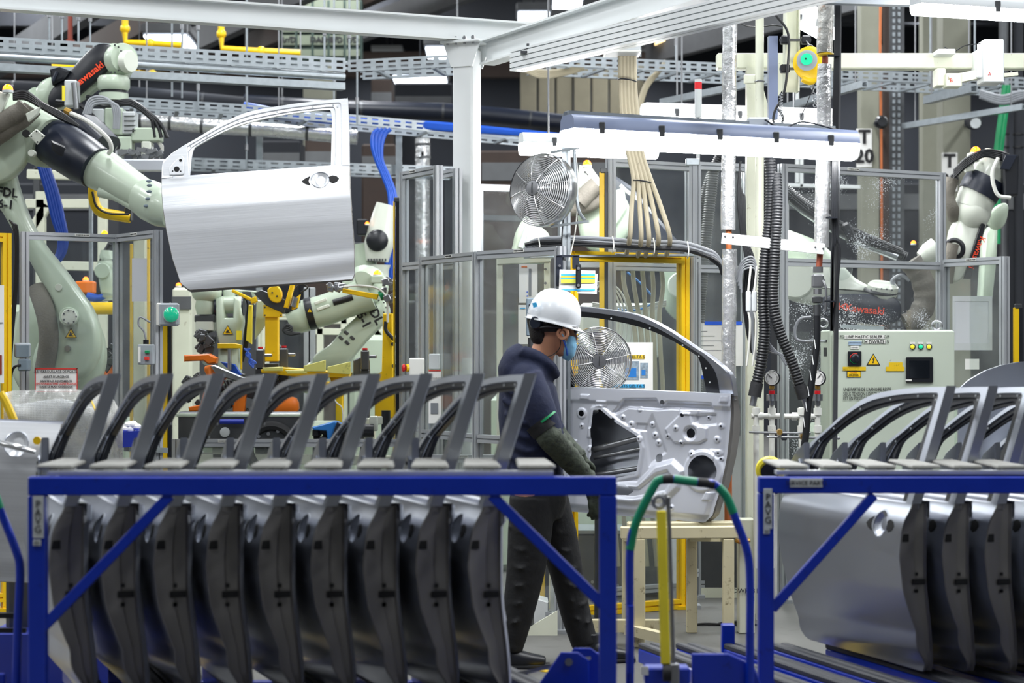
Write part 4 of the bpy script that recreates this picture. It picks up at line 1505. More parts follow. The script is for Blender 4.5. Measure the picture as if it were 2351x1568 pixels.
# hair
hr = MB().ball(pp_(1262, 733), .106, (1.02, .84, 1.0), 24, 14, lo=-35, hi=60)
hr.loft([(pp_(1236, 742), .05, .075), (pp_(1238, 775), .042, .062), (pp_(1246, 795), .02, .045)], up=UPY)
hr.loft([(pp_(1286, 748, -.07), .012, .012), (pp_(1284, 766, -.074), .009, .009)], up=UPY, n=8)
hr.build('hair', 'hair', wk)
# hard hat with brim and ridge
tilt = Matrix.Rotation(RAD(13), 3, 'Y')
hc = pp_(1272, 728)
hm = MB()
rings = []
for k in range(13):
    f = k / 12
    r = math.cos(f * math.pi / 2) ** .75
    rings.append((r, math.sin(f * math.pi / 2)))
n = 36
vs = []
for r, hgt in rings:
    for k in range(n):
        a = 2 * math.pi * k / n
        ridge = .006 * math.exp(-(math.sin(a) * r / .25) ** 2)
        vs.append(hc + tilt @ V((math.cos(a) * r * .128, math.sin(a) * r * .110, -.012 + hgt * .140 + ridge)))
fs = [[i * n + k, i * n + (k + 1) % n, (i + 1) * n + (k + 1) % n, (i + 1) * n + k] for i in range(12) for k in range(n)]
hm.add(vs, fs)
hat = hm.build('hard_hat', 'helmet_white', wk, 60)
br = MB()
vs = []
for ro, dz in ((1.0, 0), (1.0, -.012), (1.06, -.018), (1.055, -.022), (.97, -.016)):
    for k in range(n):
        a = 2 * math.pi * k / n
        ext = (.030 * max(0, math.cos(a)) ** 1.5) if ro > 1.01 else 0
        vs.append(hc + tilt @ V((math.cos(a) * (.128 * ro + ext), math.sin(a) * .110 * ro, -.012 + dz - ext * .35)))
br.add(vs, [[i * n + k, (i + 1) * n + k, (i + 1) * n + (k + 1) % n, i * n + (k + 1) % n] for i in range(4) for k in range(n)])
put(br.build('brim', 'helmet_white', None, 60), hat)
MB().box(pp_(1228, 700, -.10), (.02, .004, .022), Matrix.Rotation(RAD(-15), 3, 'Y')).build('sticker', 'print_blue', hat)
# harness knob, ear piece and cord
MB().lathe([(.03, -.03), (.034, -.01), (.034, .02), (.026, .034)], pp_(1234, 741, -.055), V((-.4, -1, 0)), 18).build('harness_knob', 'dark_navy', hat)
MB().tube([pp_(1240, 752, -.085), pp_(1262, 750, -.095), pp_(1290, 752, -.09)], .006, 8).build('ear_strap', 'black_plastic', wk)
MB().tube([pp_(1288, 778, -.085), pp_(1284, 800, -.075), pp_(1268, 815, -.07), pp_(1240, 822, -.075)], .0022, 6).build('neck_cord', 'black_plastic', wk)
# glasses
gl = MB().tube([pp_(1288, 755, -.088), pp_(1306, 752, -.085), pp_(1322, 752, -.06), pp_(1327, 753, 0)], .005, 8)
gl.build('spectacle_frame', 'black_plastic', wk)
MB().ball(pp_(1322, 758, -.045), .024, (.45, 1.1, .8)).build('spectacle_lens', 'screen', wk)
# mask
mk = MB()
mk.loft([(pp_(1312, 772), .020, .058, 2.4), (pp_(1308, 792), .034, .064, 2.4), (pp_(1304, 812), .032, .056, 2.4), (pp_(1298, 826), .016, .034, 2.4)], up=UPY, n=20)
mk.build('face_mask', 'mask_blue', wk, 60)
MB().tube([pp_(1300, 790, -.066), pp_(1296, 776, -.084), pp_(1290, 766, -.09)], .003, 6).build('mask_loop', 'mask_blue', wk)
MB().tube([pp_(1302, 816, -.06), pp_(1300, 800, -.075), pp_(1293, 780, -.088)], .0035, 6).build('mask_loop', 'hose_blue', wk)
# hoodie
h_ = MB()
h_.loft([(pp_(1230, 822), .088, .110), (pp_(1224, 845), .105, .170), (pp_(1212, 880), .132, .205), (pp_(1216, 950), .150, .195), (pp_(1222, 1040), .148, .185), (pp_(1228, 1100), .135, .180), (pp_(1232, 1122), .128, .175)], up=UPY, n=28)
h_.loft([(pp_(1186, 836, .0), .05, .115), (pp_(1216, 826, 0), .04, .12), (pp_(1248, 838, 0), .035, .11), (pp_(1272, 856, 0), .03, .09)], up=Y3)     # hood roll round the neck
h_.loft([(pp_(1204, 798), .035, .085), (pp_(1188, 818), .062, .115), (pp_(1176, 850), .070, .13), (pp_(1174, 890), .05, .12), (pp_(1182, 915), .03, .08)], up=UPY)
h_.tube([pp_(1200, 806, -.09), pp_(1232, 820, -.115), pp_(1262, 842, -.10), pp_(1276, 862, -.03)], [.03, .034, .032, .026], 10)                      # hood hanging at the back
h_.loft([(pp_(1206, 868, -.15), .085, .075), (pp_(1236, 935, -.19), .078, .068), (pp_(1264, 1000, -.20), .064, .060), (pp_(1268, 1010, -.20), .058, .055)], up=UPY)
h_.loft([(pp_(1214, 868, .15), .080, .075), (pp_(1242, 935, .18), .072, .066), (pp_(1272, 995, .20), .060, .058)], up=UPY)
for k in range(7):       # folds of cloth
    y = 900 + 32 * k
    h_.tube([pp_(1150 + 4 * k, y - 14, -.13), pp_(1195 + 4 * k, y + 8, -.19), pp_(1262, y + (22 if k % 2 else -6), -.15)], .014, 8)
melted(h_, 'hoodie', 'navy_cloth', wk, .009, 5)
# trousers
tr = MB()
tr.loft([(pp_(1232, 1090), .132, .165), (pp_(1236, 1150), .135, .17), (pp_(1236, 1190), .11, .15)], up=UPY, n=24)
tr.loft([(pp_(1222, 1140, -.09), .108, .105), (pp_(1216, 1230, -.09), .104, .10), (pp_(1204, 1330, -.09), .088, .086), (pp_(1186, 1420, -.09), .074, .074), (pp_(1168, 1492, -.09), .064, .066)], up=UPY, n=20)
tr.loft([(pp_(1256, 1140, .08), .100, .105), (pp_(1280, 1230, .08), .096, .10), (pp_(1302, 1320, .08), .080, .084), (pp_(1322, 1410, .08), .072, .072), (pp_(1344, 1482, .08), .064, .066)], up=UPY, n=20)
for k in range(6):
    y = 1210 + 42 * k
    tr.tube([pp_(1165 + k * 3, y, -.13), pp_(1205 - k * 5, y + 12, -.19), pp_(1250 - k * 10, y - 4, -.14)], .005, 8)
    tr.tube([pp_(1258 + k * 13, y, .0), pp_(1288 + k * 11, y + 14, -.02), pp_(1318 + k * 8, y + 2, .05)], .005, 8)
melted(tr, 'trousers', 'black_cloth', wk, .009, 5)
# shoes
for x, y, dd, a in ((1160, 1508, -.09, 6), (1358, 1504, .08, 8)):
    sh = MB()
    q = pp_(x, y, dd)
    zf = .0
    sh.loft([(V((q.x - .08, q.y, .045)), .045, .042, 2.6), (V((q.x, q.y, .052)), .05, .05, 2.6), (V((q.x + .10, q.y, .038)), .05, .036, 2.6), (V((q.x + .19, q.y, .030)), .036, .024, 2.6)], up=Z3)
    sh.loft([(V((q.x - .02, q.y, .05)), .05, .05), (V((q.x - .01, q.y, .14)), .052, .055)], up=UPY)
    so = MB().loft([(V((q.x - .12, q.y, .010)), .038, .010, 4), (V((q.x, q.y, .010)), .046, .010, 4), (V((q.x + .12, q.y, .010)), .05, .010, 4), (V((q.x + .21, q.y, .014)), .03, .010, 4)], up=Z3)
    s1 = melted(sh, 'safety_shoe', 'black_plastic', wk, .008, 3)
    put(so.build('sole', 'rubber', None), s1)
# sleeve guards and gloves
sg_ = MB()
sg_.loft([(pp_(1250, 985, -.21), .062, .060), (pp_(1268, 1012, -.215), .060, .058), (pp_(1305, 1052, -.14), .056, .054), (pp_(1340, 1092, -.07), .046, .046), (pp_(1352, 1108, -.045), .040, .040)], up=UPY, n=20)
for k in range(7):
    f = k / 6
    c = V((1262 + 84 * f, 1000 + 98 * f))
    sg_.torus(pp_(c.x, c.y, -.215 + .17 * f), pp_(1352, 1108, -.04) - pp_(1262, 1000, -.21), .058 - .014 * f, .009, 20, 6)
melted(sg_, 'sleeve_guard', 'camo_cloth', wk, .007, 4)
sg_ = MB().loft([(pp_(1262, 975, .2), .062, .060), (pp_(1280, 1005, .205), .058, .056), (pp_(1306, 1030, .17), .05, .05), (pp_(1334, 1056, .138), .042, .042)], up=UPY, n=20)
melted(sg_, 'sleeve_guard', 'camo_cloth', wk, .007, 4)
MB().loft([(pp_(1238, 968, -.205), .072, .068), (pp_(1254, 990, -.21), .068, .066)], up=UPY, n=20, smooth=False).build('sleeve_cuff', 'black_cloth', wk)
MB().loft([(pp_(1246, 962, -.205), .071, .069), (pp_(1249, 966, -.205), .0715, .0695)], up=UPY, n=20, smooth=False).build('cuff_band', 'hose_green', wk)
for wr, palm, fl, th, dd in HANDS:
    gv = MB()
    gv.loft([(pp_(wr[0] - 4, wr[1] - 10, dd - .01), .041, .038), (pp_(*wr, dd), .034, .030), (pp_(*palm, dd + .01), .040, .021), (pp_(palm[0] + 2, palm[1] + 16, dd + .015), .038, .019)], up=UPY, n=14)
    for f in fl:
        gv.tube([pp_(*palm, dd + .012), pp_(*f[0], dd - .004), pp_(*f[1], dd + .004), pp_(*f[2], dd + .03)], [.015, .0122, .0115, .0095], 8)
    gv.tube([pp_(palm[0], palm[1] - 10, dd), pp_(*th[0], dd - .012), pp_(*th[1], dd - .018), pp_(*th[2], dd - .004)], [.016, .0135, .0125, .010], 8)
    melted(gv, 'work_glove', 'camo_cloth', wk, .0045, 2)
# ------------------------------------------------------------------ safety guards
def guard(label, x0, y0, d0, x1, y1, d1, mids=(), pane='poly_clear', posts=(1, 1), m='alu', zb=.08, w=.045, name='safety_guard', ph=0.0, plate=None, panes=True, cut=None):
    a, b = P(x0, y0, d0), P(x1, y1, d1)
    zt = (a.z + b.z) / 2
    t = thing(name, label, 'safety guard', ((a.x + b.x) / 2, (a.y + b.y) / 2, 0))
    A, B = V((a.x, a.y, 0)), V((b.x, b.y, 0))
    dr_ = (B - A).normalized()
    nrm = V((dr_.y, -dr_.x, 0))
    for k, q in zip(posts, (A, B)):
        if k:
            MB().prof(q, q + Z3 * (zt + ph), w, w, up=nrm).build('post', m, t, smooth=0)
            MB().box(q + Z3 * .01, (.1, .1, .02)).build('foot_plate', m, t)
    zs = sorted([zb] + list(mids) + [zt - w / 2])
    for z in zs:
        MB().prof(A + dr_ * w / 2 + Z3 * z, B - dr_ * w / 2 + Z3 * z, w, w).build('rail', m, t, smooth=0)
    if panes:
        for z0, z1 in zip(zs, zs[1:]):
            if cut and z0 < cut[1] and z1 > cut[0]:
                continue
            MB().beam(A + dr_ * (w / 2 + .001) + Z3 * (z0 + z1) / 2, B - dr_ * (w / 2 + .001) + Z3 * (z0 + z1) / 2, .005, z1 - z0 - w).build('pane', pane, t, smooth=0)
    if plate:
        for f in plate:
            q = A.lerp(B, f) + Z3 * (zt - w * .25) + nrm * (w / 2 + .001)
            np_ = MB().beam(q - dr_ * .045, q + dr_ * .045, .002, .016).build('number_plate', 'plastic_white', t)
            lettering('DWJ0318 W1000', .011, q + nrm * .002, dr_, Z3, 'print_black', np_)
    return t


guard('aluminium guard bay in front of the big robot hub', 56, 531, 11.35, 270, 540, 11.65, plate=[.6])
guard('narrow angled guard bay beside the green lamp box', 270, 540, 11.66, 362, 527, 11.2, plate=[.5], pane='poly_dirty', posts=(0, 1))
guard('tall narrow guard bay beside the white column', 928, 394, 12.0, 1006, 381, 11.57, plate=[.35], mids=(2.0,))
guard('slim tall guard bay touching the white column', 1018, 393, 11.9, 1050, 387, 11.7, mids=(2.0,), posts=(0, 1))
guard('waist-braced guard bay carrying the red emergency notice', 972, 591, 11.57, 1096, 578, 10.9, mids=(1.0,), plate=[.55], pane='poly_dirty')
guard('guard bay with the cream hatch beside the worker', 1097, 578, 10.89, 1286, 565, 10.34, mids=(1.0,), plate=[.55], posts=(0, 1))
guard('clear upper guard bay above the cable bundle', 1402, 365, 11.45, 1584, 375, 11.75, mids=(1.98,))
guard('clear guard bay behind the ribbed black hoses', 1598, 372, 11.8, 1712, 377, 11.95, mids=(1.98,), posts=(1, 1), pane='poly_dirty')
guard('big splashed guard bay behind the control cabinet', 1797, 378, 11.57, 2160, 395, 12.15, mids=(2.01,), plate=[.42], pane='poly_speck')
guard('guard bay with a taped blank sheet next to the cabinet', 2168, 595, 12.14, 2306, 590, 11.7, plate=[.5], pane='poly_dirty', posts=(1, 1))
guard('low conveyor guard with aluminium rails behind the full rack', 405, 1006, 11.75, 975, 1010, 11.75, mids=(.5,), plate=[.2], posts=(1, 1), pane='poly_dirty')
guard('low aluminium guard beside the striped light curtain', 975, 1042, 11.3, 1140, 1046, 11.3, plate=[.5], pane='poly_dirty', posts=(0, 1))
guard('dim guard frame beyond the white column', 1100, 425, 13.6, 1290, 427, 13.8)
guard('pale guard frame at the back of the welding cell', 600, 720, 15.5, 880, 722, 15.5, m='cream_paint')
t = guard('yellow framed sliding hatch beneath the cable bundle', 1312, 577, 10.95, 1568, 583, 11.3, m='yellow', w=.055, name='yellow_hatch', plate=[.42], zb=.03)
guard('grey guard post frame around the yellow hatch', 1588, 584, 11.33, 1600, 584, 11.4, panes=False, posts=(1, 0), zb=.2)
guard('yellow framed hatch at the picture edge beside the grey socket', -70, 533, 11.1, 14, 536, 11.2, m='yellow', w=.05, name='yellow_hatch')

# cream hatch frame inside the guard
t = thing('cream_hatch', 'cream painted hatch frame standing behind the aluminium guard', 'hatch', PZ(1200, 0, 11.15))
for a, b in (((1147, 592), (1147, 1400)), ((1256, 585), (1256, 1400))):
    MB().beam(P(a[0], a[1], 11.15), PZ(b[0], .02, 11.15), .035, .035, up=Y3, ch=.004).build('stile', 'cream_paint', t)
MB().beam(P(1140, 598, 11.15), P(1264, 592, 11.15), .05, .05, ch=.004).build('top_rail', 'cream_paint', t)
MB().beam(P(1147, 905, 11.15), P(1256, 905, 11.15), .03, .04, ch=.004).build('mid_rail', 'cream_paint', t)
for x, y in ((1252, 618), (1252, 650)):
    MB().cyl(P(x, y, 11.12), P(x, y, 11.11), .008, n=10).build('bolt', 'steel', t)
MB().box(P(1201, 730, 11.17), (.22, .004, .62)).build('pane', 'poly_clear', t)

# ------------------------------------------------------------------ papers and notices
def sheet(label, x0, y0, x1, y1, d, m='paper', rows=(), name='notice_sheet', cat='notice'):
    a, b = P(x0, y0, d), P(x1, y1, d)
    t = thing(name, label, cat, ((a.x + b.x) / 2, d, b.z))
    MB().box(((a.x + b.x) / 2, d, (a.z + b.z) / 2), (b.x - a.x, .003, a.z - b.z)).build('paper', m, t)
    return t


def text_at(t, body, x, y, d, px, m='print_black', align='CENTER', bold=0.0, **k):
    return lettering(body, px * d / F * 1.4, P(x, y, d - .004), X3, Z3, m, t, align=align, bold=bold, **k)


def patch(t, x0, y0, x1, y1, d, m, nm='printed_band'):
    a, b = P(x0, y0, d - .0025), P(x1, y1, d - .0025)
    return MB().box(((a.x + b.x) / 2, d - .0025, (a.z + b.z) / 2), (b.x - a.x, .002, a.z - b.z)).build(nm, m, t)


t = sheet('white poster with yellow and blue POINTS DELTA S headings behind the lower fan', 1400, 786, 1499, 985, 10.9)
patch(t, 1408, 815, 1480, 824, 10.9, 'print_yellow')
text_at(t, 'POINTS DELTA S', 1444, 819, 10.896, 7)
patch(t, 1395, 882, 1480, 890, 10.9, 'print_blue')
text_at(t, '20 POINTS DELTA S', 1438, 886, 10.896, 7)
for x0, y0, x1, y1 in ((1432, 829, 1467, 872), (1470, 833, 1488, 868), (1424, 893, 1464, 935), (1470, 899, 1488, 935)):
    patch(t, x0, y0, x1, y1, 10.9, mat('photo_print', '8fa0ae', .6, var=.8, scale=60), 'printed_photo')
    patch(t, x0 + 3, y0 + 16, x1 - 6, y1 - 6, 10.899, 'blue_light', 'printed_photo')
t = sheet('white checklist taped up with blue tape behind the foil pipe', 1598, 742, 1668, 865, 11.82)
for q in ((1593, 757, 1600, 842), (1618, 738, 1657, 746), (1598, 862, 1630, 870)):
    patch(t, *q, 11.818, 'tape_blue', 'tape_strip')
for k in range(9):
    patch(t, 1604, 760 + k * 11, 1604 + 20 + (k * 17) % 36, 761 + k * 11, 11.819, 'print_grey', 'print_line')
t = sheet('second white sheet with blue tape at the other side of the foil pipe', 1672, 742, 1705, 840, 11.89)
patch(t, 1690, 738, 1703, 746, 11.888, 'tape_blue', 'tape_strip')
t = sheet('blank sheet in a clear sleeve taped to the guard pane', 2187, 680, 2278, 804, 11.95, 'paper_grey')
for q in ((2187, 680, 2278, 692), (2187, 788, 2278, 804), (2187, 692, 2193, 788), (2270, 692, 2278, 788)):
    patch(t, *q, 11.948, 'plastic_light', 'sleeve_edge')
t = sheet('small torn paper note below the blank sheet', 2216, 824, 2248, 848, 11.95, 'paper')
t = sheet('red bordered French notice about door locking on the guard', 80, 846, 178, 900, 11.3)
for q in ((80, 845, 178, 848), (80, 845, 82, 900), (176, 845, 178, 900), (80, 898, 178, 900)):
    patch(t, *q, 11.298, 'print_red', 'border')
for body, y, m_, px in (('LE VERROUILLAGE DE PORTE', 853, 'print_black', 6.5), ("ARRET D'URGENCE", 865, 'print_black', 6), ('ARRETE LES EQUIPEMENTS', 875, 'print_black', 5.5), ("ENTOURES D'UNE LIGNE ROUGE", 881, 'print_red', 5.5), ('DANS LE PLAN CI-DESSOUS', 888, 'print_black', 5.5)):
    text_at(t, body, 129, y, 11.297, px * .8, m_, bold=.0003)
t = sheet('narrow white notice with red heading hung below the emergency stop', 984, 850, 1012, 972, 11.25)
for q in ((984, 850, 1012, 852), (984, 894, 1012, 896)):
    patch(t, *q, 11.248, 'print_red', 'border')
for body, y, m_ in (("ARRET D'URGENCE", 868, 'print_black'), ('ARRETE LES', 877, 'print_black'), ('LIGNE ROUGE', 884, 'print_red'), ('DANS LE PLAN', 889, 'print_black')):
    text_at(t, body, 998, y, 11.247, 3.2, m_)
patch(t, 989, 925, 1006, 950, 11.248, 'print_grey', 'sketch')
t = sheet('tall schedule sheet pinned inside the cream hatch', 1192, 606, 1234, 695, 11.1)
patch(t, 1214, 617, 1220, 680, 11.098, 'print_grey', 'marked_column')
patch(t, 1197, 611, 1210, 614, 11.098, 'orange', 'heading')
for x, y in ((1209, 669), (1209, 678)):
    patch(t, x, y, x + 3, y + 3, 11.098, 'tape_blue', 'mark')
t = sheet('second schedule sheet lower inside the cream hatch', 1190, 700, 1232, 790, 11.1)
patch(t, 1194, 706, 1206, 709, 11.098, 'print_blue', 'heading')
t = sheet('blank white sheet on the narrow guard bay by the green lamp', 303, 593, 337, 692, 11.3, 'paper_grey')
t = sheet('papers tucked behind the yellow hatch at the picture edge', -20, 655, 9, 880, 11.05)
patch(t, -10, 815, 4, 860, 11.048, 'brick_red', 'printed_photo')
patch(t, -10, 740, 6, 742, 11.048, 'print_grey', 'print_line')

t = thing('instruction_card', 'striped blue and yellow instruction cards clipped to the guard corner', 'card', P(1325, 672, 10.25))
for k, (x0, y0, x1, y1) in enumerate(((1284, 620, 1366, 668), (1326, 628, 1371, 674))):
    a, b = P(x0, y0, 10.26 - .01 * k), P(x1, y1, 10.26 - .01 * k)
    MB().box((a + b) / 2, (b.x - a.x, .002, a.z - b.z), Matrix.Rotation(RAD(2), 3, 'Y')).build('card', 'paper', t)
for y0, y1, m_ in ((629, 633, 'print_blue'), (634, 637, 'print_yellow'), (638, 641, 'print_blue'), (641, 650, mat('print_lime', 'd3d84a', .6)), (664, 667, 'print_blue')):
    patch(t, 1288, y0, 1366, y1, 10.247, m_)
MB().box(P(1328, 634, 10.22), (.028, .02, .13), ch=.008).build('clamp', 'black_plastic', t)
MB().cyl(P(1328, 616, 10.21), P(1328, 616, 10.2), .008, n=10).cyl(P(1328, 655, 10.21), P(1328, 655, 10.2), .008, n=10).build('rivet', 'steel', t, stuff=True)
t = thing('clamp_bracket', 'black folded bracket bolted to the guard corner', 'bracket', P(1300, 660, 10.3))
MB().box(P(1284, 622, 10.31), (.035, .02, .16), ch=.003).box(P(1304, 588, 10.31), (.12, .02, .012)).box(P(1322, 602, 10.31), (.036, .02, .07), ch=.003).build('plate', 'dark_navy', t)
MB().cyl(P(1285, 610, 10.29), P(1285, 610, 10.28), .007, n=8).build('bolt', 'steel', t)

# ------------------------------------------------------------------ fans
def fan(label, x, y, d, r, yaw, pitch=0):
    c = P(x, y, d)
    t = thing('wall_fan', label, 'fan', c)
    R = Matrix.Rotation(yaw, 3, 'Z') @ Matrix.Rotation(pitch, 3, 'X')
    ax = R @ V((0, -1, 0))
    def at(px_, py_, pz_):
        return c + R @ V((px_, py_, pz_))
    prof = lambda f: -.075 * (1 - f ** 2.4) - .02
    w = MB()
    n = 17
    for i in range(n):
        f = .24 + .76 * i / (n - 1)
        w.torus(at(0, prof(f), 0), ax, r * f, .0030, 48, 5)
    w.build('front_guard', 'chrome', t, stuff=True)
    w = MB()
    for i in range(0, n, 2):
        f = .2 + .8 * i / (n - 1)
        w.torus(at(0, .03 + .05 * (1 - f ** 3), 0), ax, r * f, .0021, 40, 5)
    w.build('rear_guard', 'chrome', t, stuff=True)
    for k in range(8):
        a = 2 * math.pi * k / 8 + .2
        MB().tube([at(math.cos(a) * r * f, prof(f) - .003, math.sin(a) * r * f) for f in (.2, .45, .7, .88, 1.0)], .0024, 6).build('guard_spoke', 'chrome', t)
    MB().lathe([(r * 1.0, -.03), (r * 1.015, -.02), (r * 1.015, .03), (r, .04)], c, R @ V((0, 1, 0)), 48, cap=False).build('rim_band', 'brushed', t)
    hc_ = MB().lathe([(r * .21, 0), (r * .21, .006), (r * .19, .012), (0.001, .014)], at(0, prof(.2) + .004, 0), ax, 28).build('hub_cap', 'steel', t)
    MB().box(at(0, prof(.2) - .012, 0), (.005, .002, r * .3), R).build('hub_badge', 'steel_dark', hc_)
    for k in range(5):
        a = 2 * math.pi * k / 5
        vs, fs = [], []
        for i in range(7):
            f = .2 + .68 * i / 6
            for j in range(5):
                u = (j / 4 - .5)
                th = a + u * (.75 - .1 * f) + .35 * f
                vs.append(at(math.cos(th) * r * f, .005 + u * .05, math.sin(th) * r * f))
        m0 = len(vs)
        vs += [v + ax * -.003 for v in vs]
        for i in range(6):
            for j in range(4):
                q = [i * 5 + j, (i + 1) * 5 + j, (i + 1) * 5 + j + 1, i * 5 + j + 1]
                fs += [q, [e + m0 for e in q][::-1]]
        MB().add(vs, fs).build('blade', 'steel_dark', t, 60)
    MB().cyl(at(0, .02, 0), at(0, .15, 0), r * .26, r * .22, n=20).build('motor', 'steel_dark', t)
    return t, at


ft, fat = fan('tilted chrome cage fan clamped high on the galvanised post', 1246, 437, 10.3, .19, RAD(-34), RAD(-4))
MB().tube([fat(0, .12, 0), fat(.08, .16, -.05), P(1300, 480, 10.4)], .012, 8).build('mount_arm', 'galvanised', ft)
for y, yy in ((520, 508), (350, 335)):
    MB().beam(P(1265, y, 10.3), P(1352, yy, 10.25), .018, .012).build('bracket_arm', 'galvanised', ft)
ft, fat = fan('chrome cage fan behind the car door on the stand', 1371, 829, 10.5, .182, RAD(4), RAD(0))
MB().tube([fat(0, .12, 0), fat(0, .2, -.1), PZ(1371, .8, 10.72), PZ(1371, 0, 10.72)], .016, 10).build('mount_post', 'steel_dark', ft)
MB().box(PZ(1371, .015, 10.72), (.3, .2, .03), ch=.004).build('foot_plate', 'steel_dark', ft)

t = thing('fan_post', 'galvanised steel post carrying the upper fan and lamp', 'post', PZ(1300, 0, 10.45))
MB().prof(PZ(1300, 0, 10.45), P(1300, 262, 10.45), .045, .045, g=.016, d=.02).build('post', 'galvanised', t, smooth=0)
MB().box(PZ(1300, .01, 10.45), (.12, .12, .02)).build('foot_plate', 'galvanised', t)
MB().tube([P(1318, 330, 10.4), P(1322, 420, 10.38), P(1328, 480, 10.35), P(1342, 505, 10.3)], .009, 8).build('bent_conduit', 'galvanised', t)
MB().tube([P(1312, 300, 10.4), P(1326, 400, 10.4), P(1322, 520, 10.4), P(1306, 600, 10.4)], .004, 6).build('power_cord', 'cable_white', t)
MB().tube([P(1296, 480, 10.38), P(1290, 560, 10.38), P(1300, 615, 10.36)], .004, 6).build('power_cord', 'cable_black', t)

# ------------------------------------------------------------------ work light over the station
def batten(label, x0, y0, d0, x1, y1, d1, w=.1, clips=5, housing='lamp_shell', gl='tube_light', k=1.0, strap=True):
    a, b = P(x0, y0, d0), P(x1, y1, d1)
    t = thing('work_light', label, 'lamp', (a + b) / 2)
    s = w / .1
    MB().poly_beam(a, b, [(-.05 * s, 0), (.05 * s, 0), (.046 * s, .03 * s), (.03 * s, .045 * s), (-.03 * s, .045 * s), (-.046 * s, .03 * s)]).build('housing', housing, t, 50)
    MB().poly_beam(a, b, [(-.05 * s, -.003), (-.046 * s, -.03 * s), (-.032 * s, -.05 * s), (0, -.056 * s), (.032 * s, -.05 * s), (.046 * s, -.03 * s), (.05 * s, -.003)]).build('diffuser', gl, t, 60)
    d = (b - a).normalized()
    u = axes(d)[0]
    L = (b - a).length
    for i in range(clips):
        q = a + d * (L * (i + .45) / clips) - (u if u.y > 0 else -u) * .052 * s
        MB().box(q + Z3 * .006, (.03, .010, .055), ch=.004).build('spring_clip', 'steel_dark', t)
    if strap and x0 != 1302:
        hang(t, a.lerp(b, .2) + Z3 * .04 * s, a.lerp(b, .8) + Z3 * .04 * s)
    return t, a, b


wl, a, b = batten('long glowing diffuser work light over the door stand', 1302, 297, 9.2, 1955, 332, 9.88, .15)
MB().beam(a + V((0, .07, .075)), b * .94 + a * .06 + V((0, .07, .075)), .04, .04).build('support_rail', 'galvanised', wl, smooth=0)
for f in (.12, .35, .9):
    q = a.lerp(b, f)
    MB().beam(q + V((0, .07, .06)), q + V((0, .0, .045)), .02, .012).build('strap', 'black_plastic', wl)
MB().box(a.lerp(b, .66) + V((0, .06, .085)), (.11, .07, .06), ch=.01).build('ballast_box', 'plastic_light', wl)
MB().tube([a.lerp(b, .68) + V((0, 0, .1)), a.lerp(b, .74) + V((0, -.02, .06)), a.lerp(b, .82) + V((0, 0, .1)), a.lerp(b, .95) + V((0, 0, .07))], .005, 6).build('power_cord', 'cable_black', wl)
MB().beam(a + V((.0, .07, .075)), P(1300, 272, 10.44), .03, .03).build('stay', 'galvanised', wl)
batten('bright strip lamp behind the stack light pole', 1478, 262, 13.0, 1905, 276, 13.4, .16, 3, 'white_paint')
batten('strip lamp behind the upper fan', 1196, 328, 12.4, 1506, 338, 12.6, .14, 2, 'white_paint')
batten('bright tube lamp under the top frame edge', 2102, 10, 9.6, 2480, 34, 10.0, .10, 1, 'plastic_light')
batten('glowing strip lamp beyond the yellow balancer', 1842, 32, 13, 1900, 62, 12.4, .16, 1, 'white_paint')
t = thing('lamp_rail', 'grey overhead rail carrying the bright tube lamp', 'rail', P(2000, 0, 9.9))
MB().beam(P(1880, -14, 9.9), P(2500, 2, 10.1), .06, .1).build('rail', 'plastic_grey', t)

# ------------------------------------------------------------------ foil-lagged pipes, bracket, valve
t = thing('lagged_pipe', 'foil lagged pipe passing beside the work light down to the door', 'pipe', PZ(1672, 0, 10.25))
for y0, y1, r in ((38, 528, .0385), (572, 905, .0385)):
    n = 10
    MB().tube([P(1675 - 3 * i / n + rnd.uniform(-1, 1), y0 + (y1 - y0) * i / n, 10.25) for i in range(n + 1)], [r * rnd.uniform(.94, 1.05) for i in range(n + 1)], 16, 4).build('lagging', 'foil', t)
MB().cyl(P(1673, 520, 10.25), P(1673, 580, 10.25), .016, n=12).build('copper_pipe', 'copper', t)
MB().cyl(P(1672, 905, 10.25), PZ(1672, 0, 10.25), .02, n=12).build('copper_pipe', 'copper', t)
t = thing('lagged_pipe', 'rusty foil lagged pipe ending in a ball valve and black hose', 'pipe', PZ(1880, 0, 10.1))
n = 8
MB().tube([P(1897 - i * .5, -10 + 132 * i / n, 10.1) for i in range(n + 1)], [.041 * rnd.uniform(.95, 1.05) for i in range(n + 1)], 16, 4).build('lagging', 'foil_old', t)
MB().tube([P(1893 - i * .9 + rnd.uniform(-1, 1), 148 + (420 * i / n), 10.1) for i in range(n + 1)], [.0385 * rnd.uniform(.95, 1.05) for i in range(n + 1)], 16, 4).build('lagging', 'foil', t)
MB().cyl(P(1895, 118, 10.1), P(1894, 152, 10.1), .016, n=12).build('pipe_neck', 'rust', t)
MB().lathe([(.04, 0), (.044, .005), (.04, .012)], P(1896, 128, 10.1), Z3, 16).build('lagging_collar', 'yellow_tape', t)
MB().cyl(P(1884, 560, 10.1), P(1880, 622, 10.1), .016, n=12).build('pipe_neck', 'rust', t)
MB().box(P(1877, 645, 10.1), (.06, .05, .07), ch=.008).build('valve_body', 'steel', t)
MB().lathe([(.026, 0), (.026, .03)], P(1878, 626, 10.1), Z3, 6).build('valve_nut', 'steel', t)
MB().lathe([(.022, 0), (.028, .004), (.028, .03), (.022, .034)], P(1877, 696, 10.1), Z3, 6).build('hex_nut', 'steel_dark', t)
MB().lathe([(.022, 0), (.022, .028)], P(1877, 676, 10.1), Z3, 8).build('hex_nut', 'steel', t)
